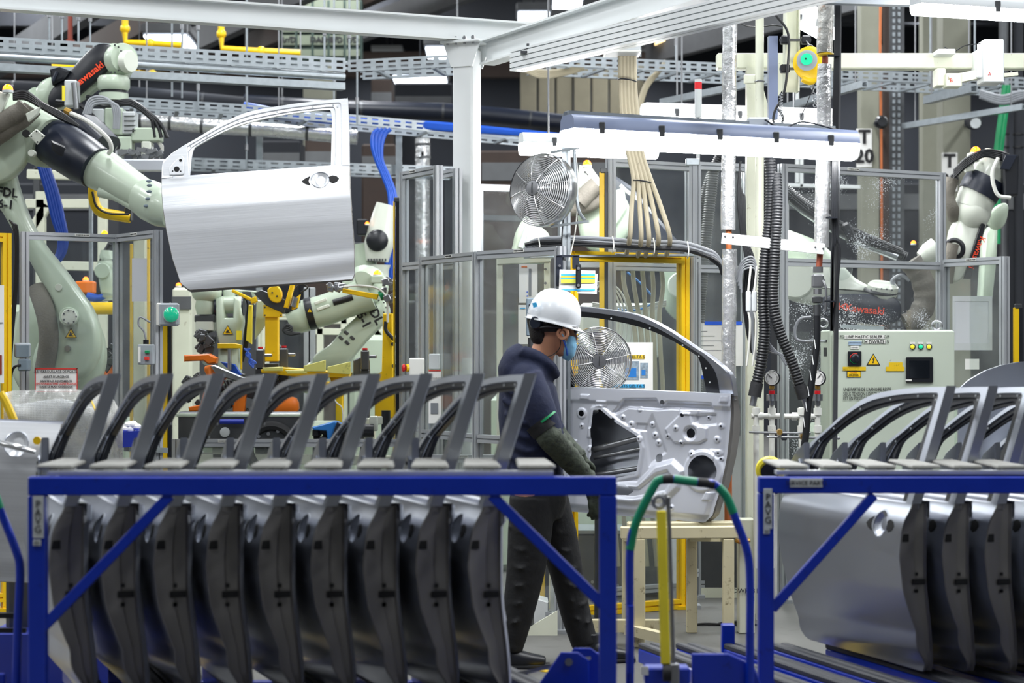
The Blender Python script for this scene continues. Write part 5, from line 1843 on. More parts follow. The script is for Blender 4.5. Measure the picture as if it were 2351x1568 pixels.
MB().cyl(P(1876, 700, 10.1), P(1876, 725, 10.1), .019, n=14).build('ferrule', 'steel_dark', t)
MB().tube([P(1876, 722, 10.1), P(1875, 790, 10.1), P(1866, 860, 10.1), P(1856, 930, 10.1), P(1850, 1000, 10.1), P(1845, 1060, 10.1), PZ(1845, .3, 10.1)], .0185, 12).build('rubber_hose', 'cable_black', t)
for k in range(6):
    q = P(1871 - 5 * k, 790 + 36 * k, 10.08)
    MB().box(q, (.004, .003, .05), Matrix.Rotation(RAD(-8), 3, 'Y')).build('hose_print', 'print_white', t)
MB().cyl(P(1889, 644, 10.06), P(1889, 644, 10.03), .012, n=8).build('valve_stem', 'steel', t)
MB().tube([P(1889, 644, 10.03), P(1896, 662, 10.02), P(1896, 700, 10.02), P(1895, 715, 10.02)], .007, 8).build('valve_handle', 'steel', t)
t = thing('pipe_bracket', 'white flat bracket bar bolted across both foil pipes', 'bracket', P(1776, 560, 10.02))
MB().beam(P(1657, 547, 10.17), P(1893, 572, 10.05), .008, .056, ch=.002).build('bar', 'white_paint', t)
for x, y in ((1665, 543), (1683, 545), (1872, 568), (1890, 571)):
    MB().cyl(P(x, y, 10.17 if x < 1700 else 10.05), P(x, y, 10.15 if x < 1700 else 10.03), .006, n=8).build('bolt', 'steel_dark', t)

# pneumatic gauges and white pipework
for gx, lab in ((1772, 'round pressure gauge beside the shorter ribbed hose'), (1877, 'round pressure gauge in front of the cabinet corner')):
    t = thing('pressure_gauge', lab, 'gauge', P(gx, 900, 10.25))
    MB().lathe([(.036, 0), (.041, .004), (.041, .028), (.038, .032)], P(gx, 868, 10.27), -Y3, 32).build('case', 'black_plastic', t)
    dl_ = MB().lathe([(.036, 0), (.036, .003)], P(gx, 868, 10.238), -Y3, 32).build('dial', 'paper', t)
    mb = MB()
    for k in range(22):
        a = RAD(-45 + 270 * k / 21)
        q = P(gx, 868, 10.234) + V((math.cos(a) * .029, 0, math.sin(a) * .029))
        mb.box(q, (.0016, .001, .006), Matrix.Rotation(-a + math.pi / 2, 3, 'Y'))
    mb.build('dial_marks', 'print_black', dl_, stuff=True)
    dx_ = -.022 if gx < 1800 else .018
    MB().beam(P(gx, 868, 10.233), P(gx, 868, 10.233) + V((dx_, 0, .020)), .002, .003).build('needle', 'print_black', dl_)
    MB().lathe([(.010, 0), (.014, .01), (.010, .035)], P(gx, 894, 10.26), Z3, 10).build('brass_stem', 'brass', t)
    MB().cyl(P(gx, 897, 10.26), P(gx, 905, 10.26), .016, n=14).build('red_ring', 'red', t)
    MB().cyl(P(gx, 905, 10.26), P(gx, 920, 10.26), .028, n=20).build('snubber', 'brushed', t)
    MB().cyl(P(gx, 920, 10.26), P(gx, 930, 10.26), .014, n=14).build('nipple', 'steel', t)
t = thing('pipe_manifold', 'white PVC pipe manifold with small valves below the gauges', 'pipework', PZ(1820, 0, 10.27))
for x, y0 in ((1772, 930), (1877, 930), (1736, 935), (1840, 935)):
    MB().cyl(P(x, y0, 10.27), PZ(x, .35, 10.27), .015, n=14).build('riser', 'pvc_white', t)
    for y in (945, 985):
        MB().cyl(P(x, y - 8, 10.27), P(x, y + 8, 10.27), .021, n=14).build('socket', 'pvc_white', t)
for x0, x1, y in ((1725, 1790, 955), (1800, 1880, 956)):
    MB().cyl(P(x0, y, 10.27), P(x1, y, 10.27), .014, n=12).build('branch', 'pvc_white', t)
    for f in (.3, .7):
        MB().cyl(P(x0 + (x1 - x0) * f - 6, y, 10.27), P(x0 + (x1 - x0) * f + 6, y, 10.27), .021, n=12).build('coupling', 'pvc_white', t)
for x0, x1, y in ((1720, 1858, 992), (1760, 1925, 1003)):
    MB().cyl(P(x0, y, 10.2), P(x1, y + 3, 10.2), .006, n=8).build('lever', 'steel', t)
    MB().ball(P(x1, y + 3, 10.2), .009).build('lever_ball', 'steel', t)
    MB().lathe([(.014, -.02), (.018, 0), (.014, .03)], P((x0 + x1) / 2, y, 10.21), -Y3, 12).build('valve_hub', 'brass', t)
MB().box(P(1800, 1000, 10.27), (.03, .03, .05), ch=.005).build('filter_block', 'dark_navy', t)

# ribbed hoses
def ribbed(label, pts, r, d, m='cable_black', ends=True):
    q = [P(*p[:2], d + (p[2] if len(p) > 2 else 0)) for p in pts]
    t = thing('ribbed_hose', label, 'hose', q[-1])
    MB().ribbed(q, r, .0155, .14, 12).build('hose', m, t, 60)
    if ends:
        v = (q[-1] - q[-2]).normalized()
        MB().cyl(q[-1] - v * .005, q[-1] + v * .07, r * 1.08, n=16).build('cuff', 'rubber', t)
        MB().cyl(q[-1] + v * .07, q[-1] + v * .12, r * .55, n=8).build('fitting', 'steel', t)
        for k in (.3, .6):
            p_ = q[0].lerp(q[-1], k)
    return t


ribbed('long ribbed black hose hanging straight beside the white riser', [(1766, 348), (1771, 420), (1768, 500), (1756, 600), (1752, 690), (1755, 760), (1748, 830), (1738, 880)], .031, 10.15)
ribbed('ribbed black hose bending out towards the pressure gauge', [(1782, 400, .05), (1784, 480), (1778, 600), (1775, 690), (1790, 760), (1818, 830), (1836, 885)], .029, 10.1)
ribbed('ribbed black hose behind the clear guard bay', [(1640, 375), (1628, 480), (1616, 600), (1606, 720), (1600, 900), (1600, 1100), (1604, 1338)], .038, 12.3, ends=False)
ribbed('second ribbed black hose curving behind the guard bay', [(1655, 350), (1622, 430), (1600, 540), (1592, 640), (1588, 800)], .03, 12.5, ends=False)
ribbed('ribbed hose stub arching behind the work light', [(1720, 352), (1740, 368), (1752, 420), (1744, 520)], .03, 11.18, ends=False)
ribbed('ribbed black hose crossing the cell to the far robot', [(1800, 430, .0), (1850, 470), (1930, 520), (2010, 560), (2080, 590)], .035, 13.0, ends=False)


def cables(label, name, runs, m, d, group=None, cat='cable'):
    t = thing(name, label, cat, P(*runs[0][0][:2], d), group)
    for r, *pts in [(run[-1],) + tuple(run[:-1]) for run in runs]:
        MB().tube([P(p[0], p[1], d + (p[2] if len(p) > 2 else 0)) for p in pts], r, 8).build('cable', m, t)
    return t


# beige power cables from the junction box
runs = []
for k, (xe, ye) in enumerate(((1446, 545), (1472, 548), (1490, 548), (1512, 546), (1538, 545))):
    o_ = (k - 2) * 8
    runs.append([(1440 + o_, 118, .0), (1441 + o_, 190), (1446 + o_ * 1.1, 270), (1458 + o_ * 1.0, 350), (1474 + o_ * 1.2, 410), ((1474 + xe) / 2 + o_ * .6, 470), (xe, ye), (xe - 8, ye + 40, .3), .0135])
t = cables('bundle of beige power cables hanging from the junction box', 'cable_bundle', runs, 'cable_beige', 10.75)
for x, y in ((1440, 185), (1474, 417)):
    MB().torus(P(x, y, 10.75), V((.15, 0, 1)), .05, .004, 20, 6).build('cable_tie', 'black_plastic', t)
runs = []
for k in range(5):
    x = 1430 + 22 * k
    runs.append([(x, 612), (x + 4, 660), (x + 20 - 6 * k, 720), (x + 30 - 8 * k, 800), (x + 20 - 4 * k, 900), (x, 1000), (x - 20, 1150), (x - 10, 1300), .014])
cables('beige robot cables dropping behind the yellow hatch', 'cable_bundle', runs, 'cable_beige', 11.75)
t = thing('connector_plate', 'pale metal plate with brass cable glands behind the hatch', 'connector plate', P(1462, 622, 11.7))
MB().box(P(1462, 609, 11.7), (.20, .012, .055), ch=.003).build('plate', 'robot_paint', t)
lettering('GVL', .026, P(1444, 607, 11.69), X3, Z3, 'print_black', t)
lettering('10', .026, P(1474, 607, 11.69), X3, Z3, 'print_black', t)
for k in range(3):
    MB().lathe([(.012, 0), (.016, .004), (.012, .03)], P(1436 + 25 * k, 600, 11.7), Z3, 10).build('cable_gland', 'brass', t)
MB().beam(P(1310, 608, 11.72), P(1440, 608, 11.72), .03, .03).build('support_rail', 'alu', t)
runs = [[(1330 + 9 * k, 640 + 6 * k), (1370 + 6 * k, 650), (1395 + 8 * k, 690), (1400 + 9 * k, 740 + 10 * k), (1380, 800 + 10 * k), .006] for k in range(6)]
cables('loose pale signal cables looping behind the hatch', 'cable_bundle', runs, 'cable_white', 11.8)
runs = [[(1360, 695 + 4 * k), (1420, 704 + 4 * k), (1480, 700 + 4 * k), (1530, 690 + 4 * k), .005] for k in range(4)]
cables('blue and white pneumatic lines strung across behind the hatch', 'cable_bundle', runs, 'cable_white', 11.9)
cables('single blue air line behind the yellow hatch', 'air_line', [[(1440, 625), (1470, 650), (1500, 690), (1460, 712), (1400, 708), .006]], 'blue_light', 11.85)

# wrapped cable bundle lying over the hatch
runs = []
for k in range(9):
    dy = (k % 3) * 8
    dd = (k // 3) * .03
    runs.append([(1205 + 6 * (k % 3), 572 + dy, dd), (1228, 552 + dy, dd), (1300, 545 + dy, dd), (1400, 549 + dy * 1.1, dd), (1480, 556 + dy, dd), (1560, 556 + dy, dd), (1620, 572 + dy, dd), (1648, 590 + dy * .6, dd + .02), (1668, 640 + dy, dd + .05), (1680, 700, dd + .1), .0105])
t = cables('thick bundle of grey cables strapped along the top of the hatch', 'cable_bundle', runs, 'cable_grey', 10.85)
runs2 = [[(1205, 562, -.012), (1240, 556, -.02), (1320, 556, -.02), (1450, 566, -.02), (1560, 572, -.02), (1640, 596, -.02), (1660, 630, .0), .011],
         [(1216, 580, -.015), (1250, 566, -.025), (1400, 562, -.025), (1500, 570, -.025), (1600, 578, -.025), (1655, 612, -.01), .009]]
cables('pair of dark cables on the face of the strapped bundle', 'cable_bundle', runs2, 'cable_black', 10.85)
t = thing('bundle_tie', 'white cable ties round the strapped bundle', 'cable tie', P(1406, 580, 10.84))
for x, y in ((1236, 563), (1406, 560), (1500, 564), (1578, 572)):
    MB().tube([P(x, y - 18, 10.80), P(x + 3, y, 10.79), P(x + 2, y + 16, 10.80), P(x, y + 20, 10.86)], .004, 6).build('tie', 'plastic_white', t)
MB().beam(P(1210, 590, 10.9), P(1600, 586, 11.2), .12, .012).build('bundle_shelf', 'galvanised', t)

# black cable drop beside the lagged pipe and conduit
t = thing('conduit_drop', 'black cables tied along an upright grey conduit', 'cable', PZ(1912, 0, 10.0))
MB().beam(PZ(1912, .0, 10.04), P(1927, -10, 10.04), .022, .022).build('conduit', 'steel_dark', t)
for k in range(4):
    MB().tube([P(1919 + 3 * k, -10, 10.0), P(1917 + 3 * k, 130, 10.0), P(1913 + 3 * k, 300, 10.0), P(1911 + 3.5 * k, 440, 10.0), P(1912 + 3.5 * k, 540, 10.0), P(1910 + (6 if k == 3 else 1.5) * k, 590, 10.0), P(1908 + k, 760, 10.0)], .0065, 6).build('cable', 'cable_black', t)
for y in (128, 366, 500, 692):
    MB().box(P(1915 - (y * .013), y, 9.98), (.06, .03, .008)).build('cable_tie', 'black_plastic', t)
t = cables('tangle of black cables hanging beside the ribbed hoses', 'cable_tangle', [[(1700, 370 + 20 * k), (1694 + 3 * k, 450), (1702 + 2 * k, 540), (1712 + 4 * k, 600), (1706 + 5 * k, 680), (1715 + 3 * k, 760), (1726 + k, 810), .006] for k in range(6)], 'cable_black', 10.35)
t = cables('loops of grey cable beside the ribbed hoses', 'cable_tangle', [[(1690 + 3 * k, 640 + 8 * k), (1704, 600 + 6 * k), (1730, 592 + 6 * k), (1736, 640), (1722 + 2 * k, 700), (1728, 760 + 10 * k), (1738, 830), .0055] for k in range(5)], 'cable_grey', 10.3)
t = thing('inline_connector', 'pair of white cable connectors hanging in the cable tangle', 'connector', P(1722, 730, 10.2))
for x in (1718, 1732):
    MB().box(P(x, 692, 10.2), (.026, .02, .11), ch=.006).build('shell', 'plastic_light', t)
    MB().tube([P(x + 6, 610, 10.2), P(x + 3, 640, 10.2), P(x, 668, 10.2)], .006, 8).build('lead', 'cable_white', t)
    MB().tube([P(x, 716, 10.2), P(x + 4, 740, 10.2), P(x + 2, 790, 10.2), P(x - 4, 840, 10.2)], .006, 8).build('lead', 'cable_white', t)
t = cables('grey air line curling up to the cabinet corner', 'air_line', [[(1862, 728), (1838, 732), (1826, 752), (1828, 778), (1850, 784), (1870, 783), (1893, 783, .64), .008]], 'cable_grey', 10.4)
t = cables('bunch of grey and black leads below the ribbed hose elbow', 'cable_tangle', [[(1765, 730 + 10 * k), (1762, 780 + 6 * k), (1790 + 3 * k, 815), (1806, 838 - 5 * k), (1800, 800), .005] for k in range(5)], 'cable_grey', 10.18)

# ------------------------------------------------------------------ beige steelwork over the station
t = thing('portal_frame', 'cream steel portal with a long cross beam above the station', 'frame', PZ(1730, 0, 11.1))
MB().box((P(1731, 160, 11.1) + PZ(1731, 0, 11.1)) / 2, (.088, .088, P(1731, 160, 11.1).z), ch=.006).build('post', 'cream_paint', t)
c0, c1 = P(1645, 142, 11.1), P(2420, 142, 11.1)
MB().beam(c0, c1, .09, .088, ch=.006).build('cross_beam', 'cream_paint', t)
MB().prism([(0, 0), (.0, .25), (.16, .25)], P(1760, 250, 11.02) + V((.02, 0, 0)), X3, Z3, .012).build('gusset', 'cream_paint', t)
MB().prism([(0, 0), (.0, .32), (.06, .32), (.12, .1), (.12, 0)], P(1714, 285, 11.04), X3, Z3, .03).build('haunch', 'cream_paint', t)
t = thing('hanging_channel', 'cream channel hung from above beside the rusty lagged pipe', 'channel', P(1816, 212, 10.75))
MB().poly_beam(P(1816, 212, 10.75), P(1818, -15, 10.75), IB(.10, .08, .008, .012), up=X3).build('channel', 'cream_paint', t, smooth=0)
for y in (92, 158):
    MB().beam(P(1790, y, 10.66), P(1862, y, 10.66), .02, .012).build('clamp_rod', 'steel_dark', t)
    for x in (1802, 1850):
        MB().box(P(x, y, 10.66), (.05, .05, .045), ch=.006).build('beam_clamp', 'black_plastic', t)
t = thing('riser_tube', 'slim cream tube running up beside the portal post', 'pipe', PZ(1744, 0, 10.85))
MB().cyl(PZ(1744, 0, 10.85), P(1744, 12, 10.85), .0235, n=16).build('tube', 'cream_paint', t)
MB().torus(P(1744, 187, 10.85), Z3, .026, .004, 16, 6).build('clamp_ring', 'steel', t)
MB().box(P(1722, 182, 10.87), (.07, .02, .05), ch=.004).build('clamp_tab', 'cream_paint', t)
t = cables('black cable swagging from above along the hanging channel', 'cable', [[(1756, 10), (1785, 40), (1810, 80), (1808, 160), (1798, 220), (1780, 252), (1776, 280), (1792, 290), (1797, 268), (1786, 250), .007]], 'cable_black', 10.6)
t = cables('thin brown cable drooping between pipe and post', 'cable', [[(1690, 48), (1715, 60), (1745, 62), (1775, 58), (1800, 62), .004]], 'cable_black', 10.9)
# tool balancer
t = thing('tool_balancer', 'yellow spring balancer with a green dial hanging by the lagged pipe', 'balancer', P(1866, 185, 10.4))
MB().lathe([(.075, -.03), (.088, -.02), (.088, .03), (.07, .04)], P(1860, 146, 10.42), V((-.25, -1, 0)), 28).build('drum', 'yellow', t)
MB().lathe([(.05, 0), (.055, .006), (.045, .01)], P(1853, 139, 10.37), V((-.25, -1, 0)), 24).build('face_ring', 'plastic_grey', t)
MB().lathe([(.032, 0), (.030, .006)], P(1852, 136, 10.355), V((-.25, -1, 0)), 24).build('green_dial', 'green_lit', t)
MB().ball(P(1850, 135, 10.345), .005).build('dial_pin', 'black_plastic', t)
MB().loft([(P(1842, 180, 10.42), .02, .03), (P(1862, 183, 10.42), .03, .035), (P(1878, 165, 10.42), .02, .03)], up=Y3).build('outlet', 'yellow', t)
MB().torus(P(1860, 109, 10.42), V((0, 1, 0)), .014, .004, 16, 6).build('hook', 'steel', t)
MB().cyl(P(1860, 106, 10.42), P(1851, 94, 10.64), .004, n=6).build('hanger', 'steel', t)
for k in range(9):
    MB().torus(P(1865 + k * .7, 190 + 6.5 * k, 10.42), V((1, 0, 0)) if k % 2 else V((0, 1, 0)), .0085, .002, 12, 5).build('chain_link', 'steel', t)
MB().cyl(P(1874, 186, 10.42), P(1832, 285, 10.3), .0022, n=5).build('wire', 'cable_black', t)
MB().tube([P(1793 + 4 * math.sin(k * 1.57), 215 + k * 1.6, 10.5 + .012 * math.cos(k * 1.57)) for k in range(44)], .0025, 5, smooth=False).build('coil_cord', 'cable_grey', t)
# stack light
t = thing('stack_light', 'slim stack light with one red segment on a grey pole', 'signal light', P(1603, 270, 11.5))
MB().cyl(P(1603, 372, 11.5), P(1603, 240, 11.5), .010, n=10).build('pole', 'plastic_light', t)
MB().cyl(P(1603, 270, 11.5), P(1603, 205, 11.5), .021, n=18).build('base', 'plastic_light', t)
MB().cyl(P(1603, 205, 11.5), P(1603, 189, 11.5), .0215, n=18).build('red_segment', 'red', t)
MB().cyl(P(1603, 189, 11.5), P(1603, 182, 11.5), .021, n=18).build('cap', 'plastic_light', t)
MB().box(P(1590, 372, 11.5), (.08, .04, .04), ch=.004).build('bracket', 'galvanised', t)
# sensor boxes on the cross beam
t = thing('sensor_box', 'white sensor box lettered A clamped over the cross beam', 'sensor box', P(2274, 190, 11.0))
MB().box(P(2274, 144, 11.0), (.115, .16, .24), ch=.006).build('body', 'white_paint', t)
MB().box(P(2246, 150, 11.02), (.05, .14, .16), ch=.006).build('side_cover', 'white_paint', t)
lettering('A', .028, P(2272, 170, 10.915), X3, Z3, 'print_red', t)
MB().beam(P(2290, 175, 11.0), P(2335, 170, 11.0), .05, .02).build('arm', 'cream_paint', t)
t = thing('sensor_box', 'white sensor box lettered B clamped under the cross beam', 'sensor box', P(2176, 200, 11.0))
MB().box(P(2168, 122, 11.0), (.10, .12, .03), ch=.004).build('clamp_plate', 'white_paint', t)
MB().box(P(2156, 180, 11.03), (.05, .12, .1), ch=.005).build('side_cover', 'cream_paint', t)
MB().box(P(2186, 186, 10.98), (.09, .10, .075), ch=.005).build('body', 'cream_paint', t)
lettering('B', .03, P(2184, 185, 10.925), X3, Z3, 'print_red', t)
MB().beam(P(2200, 180, 11.0), P(2250, 170, 11.0), .06, .05).build('arm', 'cream_paint', t)
MB().tube([P(2168, 108, 11.0), P(2190, 118, 11.0), P(2215, 105, 11.0), P(2252, 100, 11.0)], .003, 6).build('wire', 'cable_black', t)

# ------------------------------------------------------------------ control cabinet
dC = 11.0
t = thing('control_cabinet', 'pale green control cabinet with a touch screen and French warning text', 'cabinet', PZ(2047, 0, dC))
a, b = P(1906, 757, dC), P(2190, 757, dC)
zc = a.z
MB().box(((a.x + b.x) / 2, dC + .18, zc / 2 + .03), (b.x - a.x, .34, zc - .06), ch=.008).build('body', 'cabinet_paint', t)
MB().box(((a.x + b.x) / 2 + .006, dC - .008, zc / 2 + .04), (b.x - a.x - .012, .016, zc - .10), ch=.004).build('door', 'cabinet_paint', t)
MB().box(((a.x + b.x) / 2, dC + .18, .03), (b.x - a.x - .04, .30, .06)).build('plinth', 'steel_dark', t)
dF = dC - .017
text_at(t, 'FD LINE MASTIC SEALER C/P', 1985, 773, dF, 6.5)
text_at(t, 'LH DWR0315', 2010, 785, dF, 7.5)
patch(t, 1939, 769, 2032, 778, dF + .001, 'plastic_white', 'label_strip')
patch(t, 1985, 780, 2034, 789, dF + .001, 'plastic_white', 'label_strip')
patch(t, 1948, 784, 1978, 793, dF, mat('label_blue', '9db4cc', .5), 'label_strip')
text_at(t, 'ALIMENTATION PRINCIPALE', 1963, 787, dF, 1.8)
patch(t, 1953, 794, 1972, 801, dF, 'plastic_white', 'label_strip')
text_at(t, 'POWER', 1962, 797.5, dF, 3, 'print_grey')
sw_ = MB().box(P(1962, 823, dF - .006), (31 * dC / F, .014, 33 * dC / F), ch=.003).build('switch_plate', 'black_plastic', t)
MB().lathe([(.024, 0), (.024, .012), (.018, .016)], P(1963, 823, dF - .012), -Y3, 20).build('switch_dial', 'dark_navy', sw_)
for nm, a0, a1, m_ in (('red_arc', 60, 180, 'print_red'), ('green_arc', 180, 285, 'hose_green')):
    MB().tube([P(1963, 823, dF - .0145) + V((math.cos(RAD(q)) * .0275, 0, math.sin(RAD(q)) * .0275)) for q in np.linspace(a0, a1, 9)], .0025, 6).build(nm, m_, sw_)
MB().box(P(1965, 822, dF - .034), (.012, .02, .034), ch=.003).build('switch_handle', 'black_plastic', sw_)
def warn(t, x, y, d, px, ex=X3, ez=Z3, o=None, sym='bolt'):
    s = px * d / F
    o = o if o is not None else P(x, y, d - .003)
    tri = [(-.5, -.43), (.5, -.43), (0, .43)]
    t = MB().prism([(a * s, b * s) for a, b in tri], o, ex, ez, .002).build('warning_sign', 'print_black', t)
    nz = V(ex).cross(V(ez)).normalized()
    MB().prism([(a * s * .80, (b * s - .03 * s) * .80 + .002 * s) for a, b in tri], o + nz * .0014, ex, ez, .001).build('warning_face', 'yellow', t)
    pl = [(.05, .2), (-.08, -.02), (0, -.02), (-.05, -.22), (-.1, -.2), (-.02, -.3), (.05, -.2), (.0, -.21), (.09, .04), (.01, .04), (.1, .2)] if sym == 'bolt' else \
        [(-.2, -.28), (-.1, -.3), (.2, -.3), (.22, -.22), (.05, -.2), (.18, .0), (.08, .02), (0, -.1), (-.02, .05), (-.1, .05), (-.1, -.12), (-.2, -.18)]
    MB().prism([(a * s, b * s) for a, b in pl], o + nz * .002, ex, ez, .001).build('warning_symbol', 'print_black', t)


warn(t, 2005, 825, dF + .002, 32)
patch(t, 1935, 842, 1988, 851, dF, 'yellow_tape', 'tape_strip')
patch(t, 1944, 852, 1977, 866, dF, 'print_black', 'danger_label')
patch(t, 1945.5, 853.5, 1975.5, 864.5, dF - .001, 'yellow', 'danger_face')
text_at(t, 'DANGER', 1960, 856, dF - .001, 2.6, 'print_red')
text_at(t, 'AVANT OUVERTURE\nCOUPER LE COURANT', 1960, 861, dF - .001, 1.6)
patch(t, 2041, 832, 2072, 843, dF, 'yellow_tape', 'tape_strip')
patch(t, 2034, 842, 2076, 852, dF - .001, 'yellow_tape', 'tape_strip')
for x, m_ in ((2095, 'yellow_lamp'), (2114, 'green_lit'), (2133, 'yellow_lamp')):
    lb_ = MB().lathe([(.016, 0), (.016, .006), (.013, .008)], P(x, 796, dF), -Y3, 18).build('lamp_bezel', 'black_plastic', t)
    MB().ball(P(x, 796, dF - .008), .0125, (1, .6, 1)).build('pilot_lamp', m_, lb_)
    patch(t, x - 6, 785, x + 6, 790, dF, 'plastic_white', 'lamp_tag')
sb_ = MB().box(P(2111, 849, dF - .006), (62 * dC / F, .014, 58 * dC / F), ch=.004).build('screen_bezel', 'black_plastic', t)
MB().box(P(2111, 848, dF - .0138), (46 * dC / F, .003, 40 * dC / F)).build('touch_screen', 'screen', sb_)
patch(t, 2079, 871, 2093, 875, dF - .013, 'plastic_white', 'asset_tag')
for ln, y in (("UNE PARTIE DE L'ARMOIRE RESTE", 894.5), ('SOUS TENSION LORSQUE LE', 905), ('EST EN POSITION OFF', 915)):
    text_at(t, ln, 1936, y, dF, 8.4, align='LEFT', xs=.62)
MB().torus(P(2151, 748, dC + .1), V((.3, 1, 0)), .026, .008, 20, 8).build('lifting_eye', 'steel', t)
MB().torus(P(1890, 742, dC + .2), V((.3, 1, 0)), .024, .007, 20, 8).build('lifting_eye', 'steel', t)
MB().beam(P(1932, 749, dC + .15), P(2030, 754, dC + .12), .03, .022).build('top_rail', 'galvanised', t)
for y in (761, 941):
    MB().cyl(P(1915, y, dF), P(1915, y, dF - .006), .007, n=10).build('door_lock', 'black_plastic', t)
for y0, y1 in ((780, 786), (798, 818)):
    q0 = P(1890, (y0 + y1) / 2, dC + .17)
    MB().box(V((a.x - .001, dC + .17, q0.z)), (.003, .10, (y1 - y0) * dC / F)).build('side_label', 'print_black', t)

# ------------------------------------------------------------------ work stand below the door
t = thing('work_stand', 'beige steel work stand with chipped legs under the car door', 'stand', PZ(1560, 0, 10.0))
MB().beam(P(1425, 1223, 9.85), P(1695, 1221, 9.85), .055, .06, ch=.004).build('top_bar', 'beige_paint', t)
MB().beam(P(1440, 1207, 10.05), P(1692, 1205, 10.05), .08, .04, ch=.006).build('rest_bar', 'beige_paint', t)
for x, d in ((1468, 9.85), (1672, 9.85), (1588, 10.35), (1440, 10.35)):
    MB().box((P(x, 1236, d) + PZ(x, 0, d)) / 2, (.055, .055, P(x, 1236, d).z), ch=.004).build('leg', 'beige_paint', t)
MB().beam(P(1468, 1232, 9.85), P(1440, 1232, 10.35), .04, .05).build('side_bar', 'beige_paint', t)
MB().beam(P(1672, 1232, 9.85), P(1588, 1232, 10.35), .04, .05).build('side_bar', 'beige_paint', t)
MB().beam(PZ(1440, .09, 9.85), PZ(1520, .07, 9.7), .05, .05).build('foot_bar', 'beige_paint', t)
MB().beam(PZ(1360, .1, 9.9), PZ(1520, .1, 9.9), .06, .06).build('foot_bar', 'beige_paint', t)
t = thing('counterweight_box', 'chipped white steel column box stencilled with a weight', 'column box', PZ(1712, 0, 10.35))
MB().box((P(1712, 1190, 10.35) + PZ(1712, 0, 10.35)) / 2, (.085, .1, P(1712, 1190, 10.35).z), ch=.006).build('body', 'cream_paint', t)
lettering('DWR0314', .035, P(1716, 1357, 10.295), X3, Z3, 'print_black', t)
lettering('kg', .03, P(1726, 1372, 10.295), X3, Z3, 'print_black', t)
MB().tube([P(1690, 1240, 10.3), P(1700, 1244, 10.28), P(1722, 1240, 10.28)], .012, 8).build('chain_hook', 'brass', t)
# machinery seen under the stand through the hatch
t = thing('robot_plinth', 'grey bolted steel plinth with chequer plate top behind the hatch', 'plinth', PZ(1440, 0, 11.9))
MB().box((PZ(1428, .2, 12.0)), (.56, .4, .36), ch=.008).build('block', 'steel_dark', t)
MB().box((PZ(1428, .395, 12.0)), (.58, .42, .02)).build('chequer_plate', 'galvanised', t)
for x, y in ((1360, 1336), (1376, 1336), (1360, 1368), (1376, 1368), (1418, 1344), (1420, 1390)):
    MB().cyl(P(x, y, 11.8), P(x, y, 11.78), .010, n=8).build('bolt', 'steel', t)
t = thing('equipment_skid', 'grey equipment skid with chequer plate beyond the stand leg', 'plinth', PZ(1640, 0, 12.0))
MB().box((PZ(1640, .22, 12.0)), (.36, .4, .34), ch=.008).build('block', 'steel_dark', t)
MB().box((PZ(1640, .4, 12.0)), (.38, .42, .02)).build('chequer_plate', 'galvanised', t)
MB().box((PZ(1640, .03, 12.0)), (.38, .42, .06)).build('base', 'cream_paint', t)
t = cables('black floor cables trailing past the skid', 'floor_cable', [[(1570, 1440), (1620, 1432 + 3 * k), (1680, 1436 - 3 * k), (1760, 1440), .008] for k in range(4)], 'cable_black', 10.6)
t = thing('cable_box', 'white hinged floor box with a thick hose by the worker', 'floor box', PZ(1200, 0, 10.5))
MB().prism([(-.14, 0), (.14, -.03), (.14, .10), (-.06, .16)], P(1198, 1420, 10.5), X3, Z3, .2, ch=.004).build('box', 'white_paint', t)
MB().box(P(1190, 1432, 10.55), (.16, .16, .1), ch=.01).build('motor', 'black_plastic', t)
MB().box(P(1190, 1455, 10.55), (.2, .2, .28), ch=.01).build('pedestal', 'beige_paint', t)
MB().tube([P(1200, 1418, 10.38), P(1222, 1440, 10.36), P(1240, 1490, 10.34), PZ(1262, .03, 10.3)], .02, 10).build('hose', 'sleeve_grey', t)
MB().prism([(-.12, 0), (.1, 0), (.1, .13)], PZ(1236, .0, 10.25), X3, Z3, .02).build('foot_gusset', 'cream_paint', t)
# light curtain posts
for lab, x, y0, d, zb in (('yellow and black light curtain post below the green lamp', 384, 702, 11.45, 0), ('black edged yellow light curtain post beside the tall guard bay', 912, 462, 12.1, 0),
                          ('yellow light curtain post behind the worker', 1250, 1300, 10.8, 0), ('yellow and black light curtain post at the far guard end', 2337, 706, 11.8, 0), ('yellow light curtain post above the cable bundle', 1386, 395, 11.35, 0)):
    t = thing('light_curtain', lab, 'light curtain', PZ(x, 0, d))
    s = d / F
    bk = x == 912
    MB().beam(PZ(x - (7 if bk else 4), zb, d), P(x - (7 if bk else 4), y0, d), (4 if bk else 12) * s, .03, up=Y3, ch=.002).build('yellow_profile', 'yellow', t)
    MB().beam(PZ(x + (1 if bk else 6), zb, d - .005), P(x + (1 if bk else 6), y0, d - .005), (10 if bk else 8) * s, .03, up=Y3, ch=.002).build('black_lens', 'black_plastic', t)
    MB().box(P(x, y0 - 3, d), (.04, .04, .03), ch=.004).build('end_cap', 'steel_dark', t)
t = sheet('narrow amber strip behind the brace bay', 1006, 606, 1018, 900, 11.8, 'yellow', name='amber_strip', cat='strip')

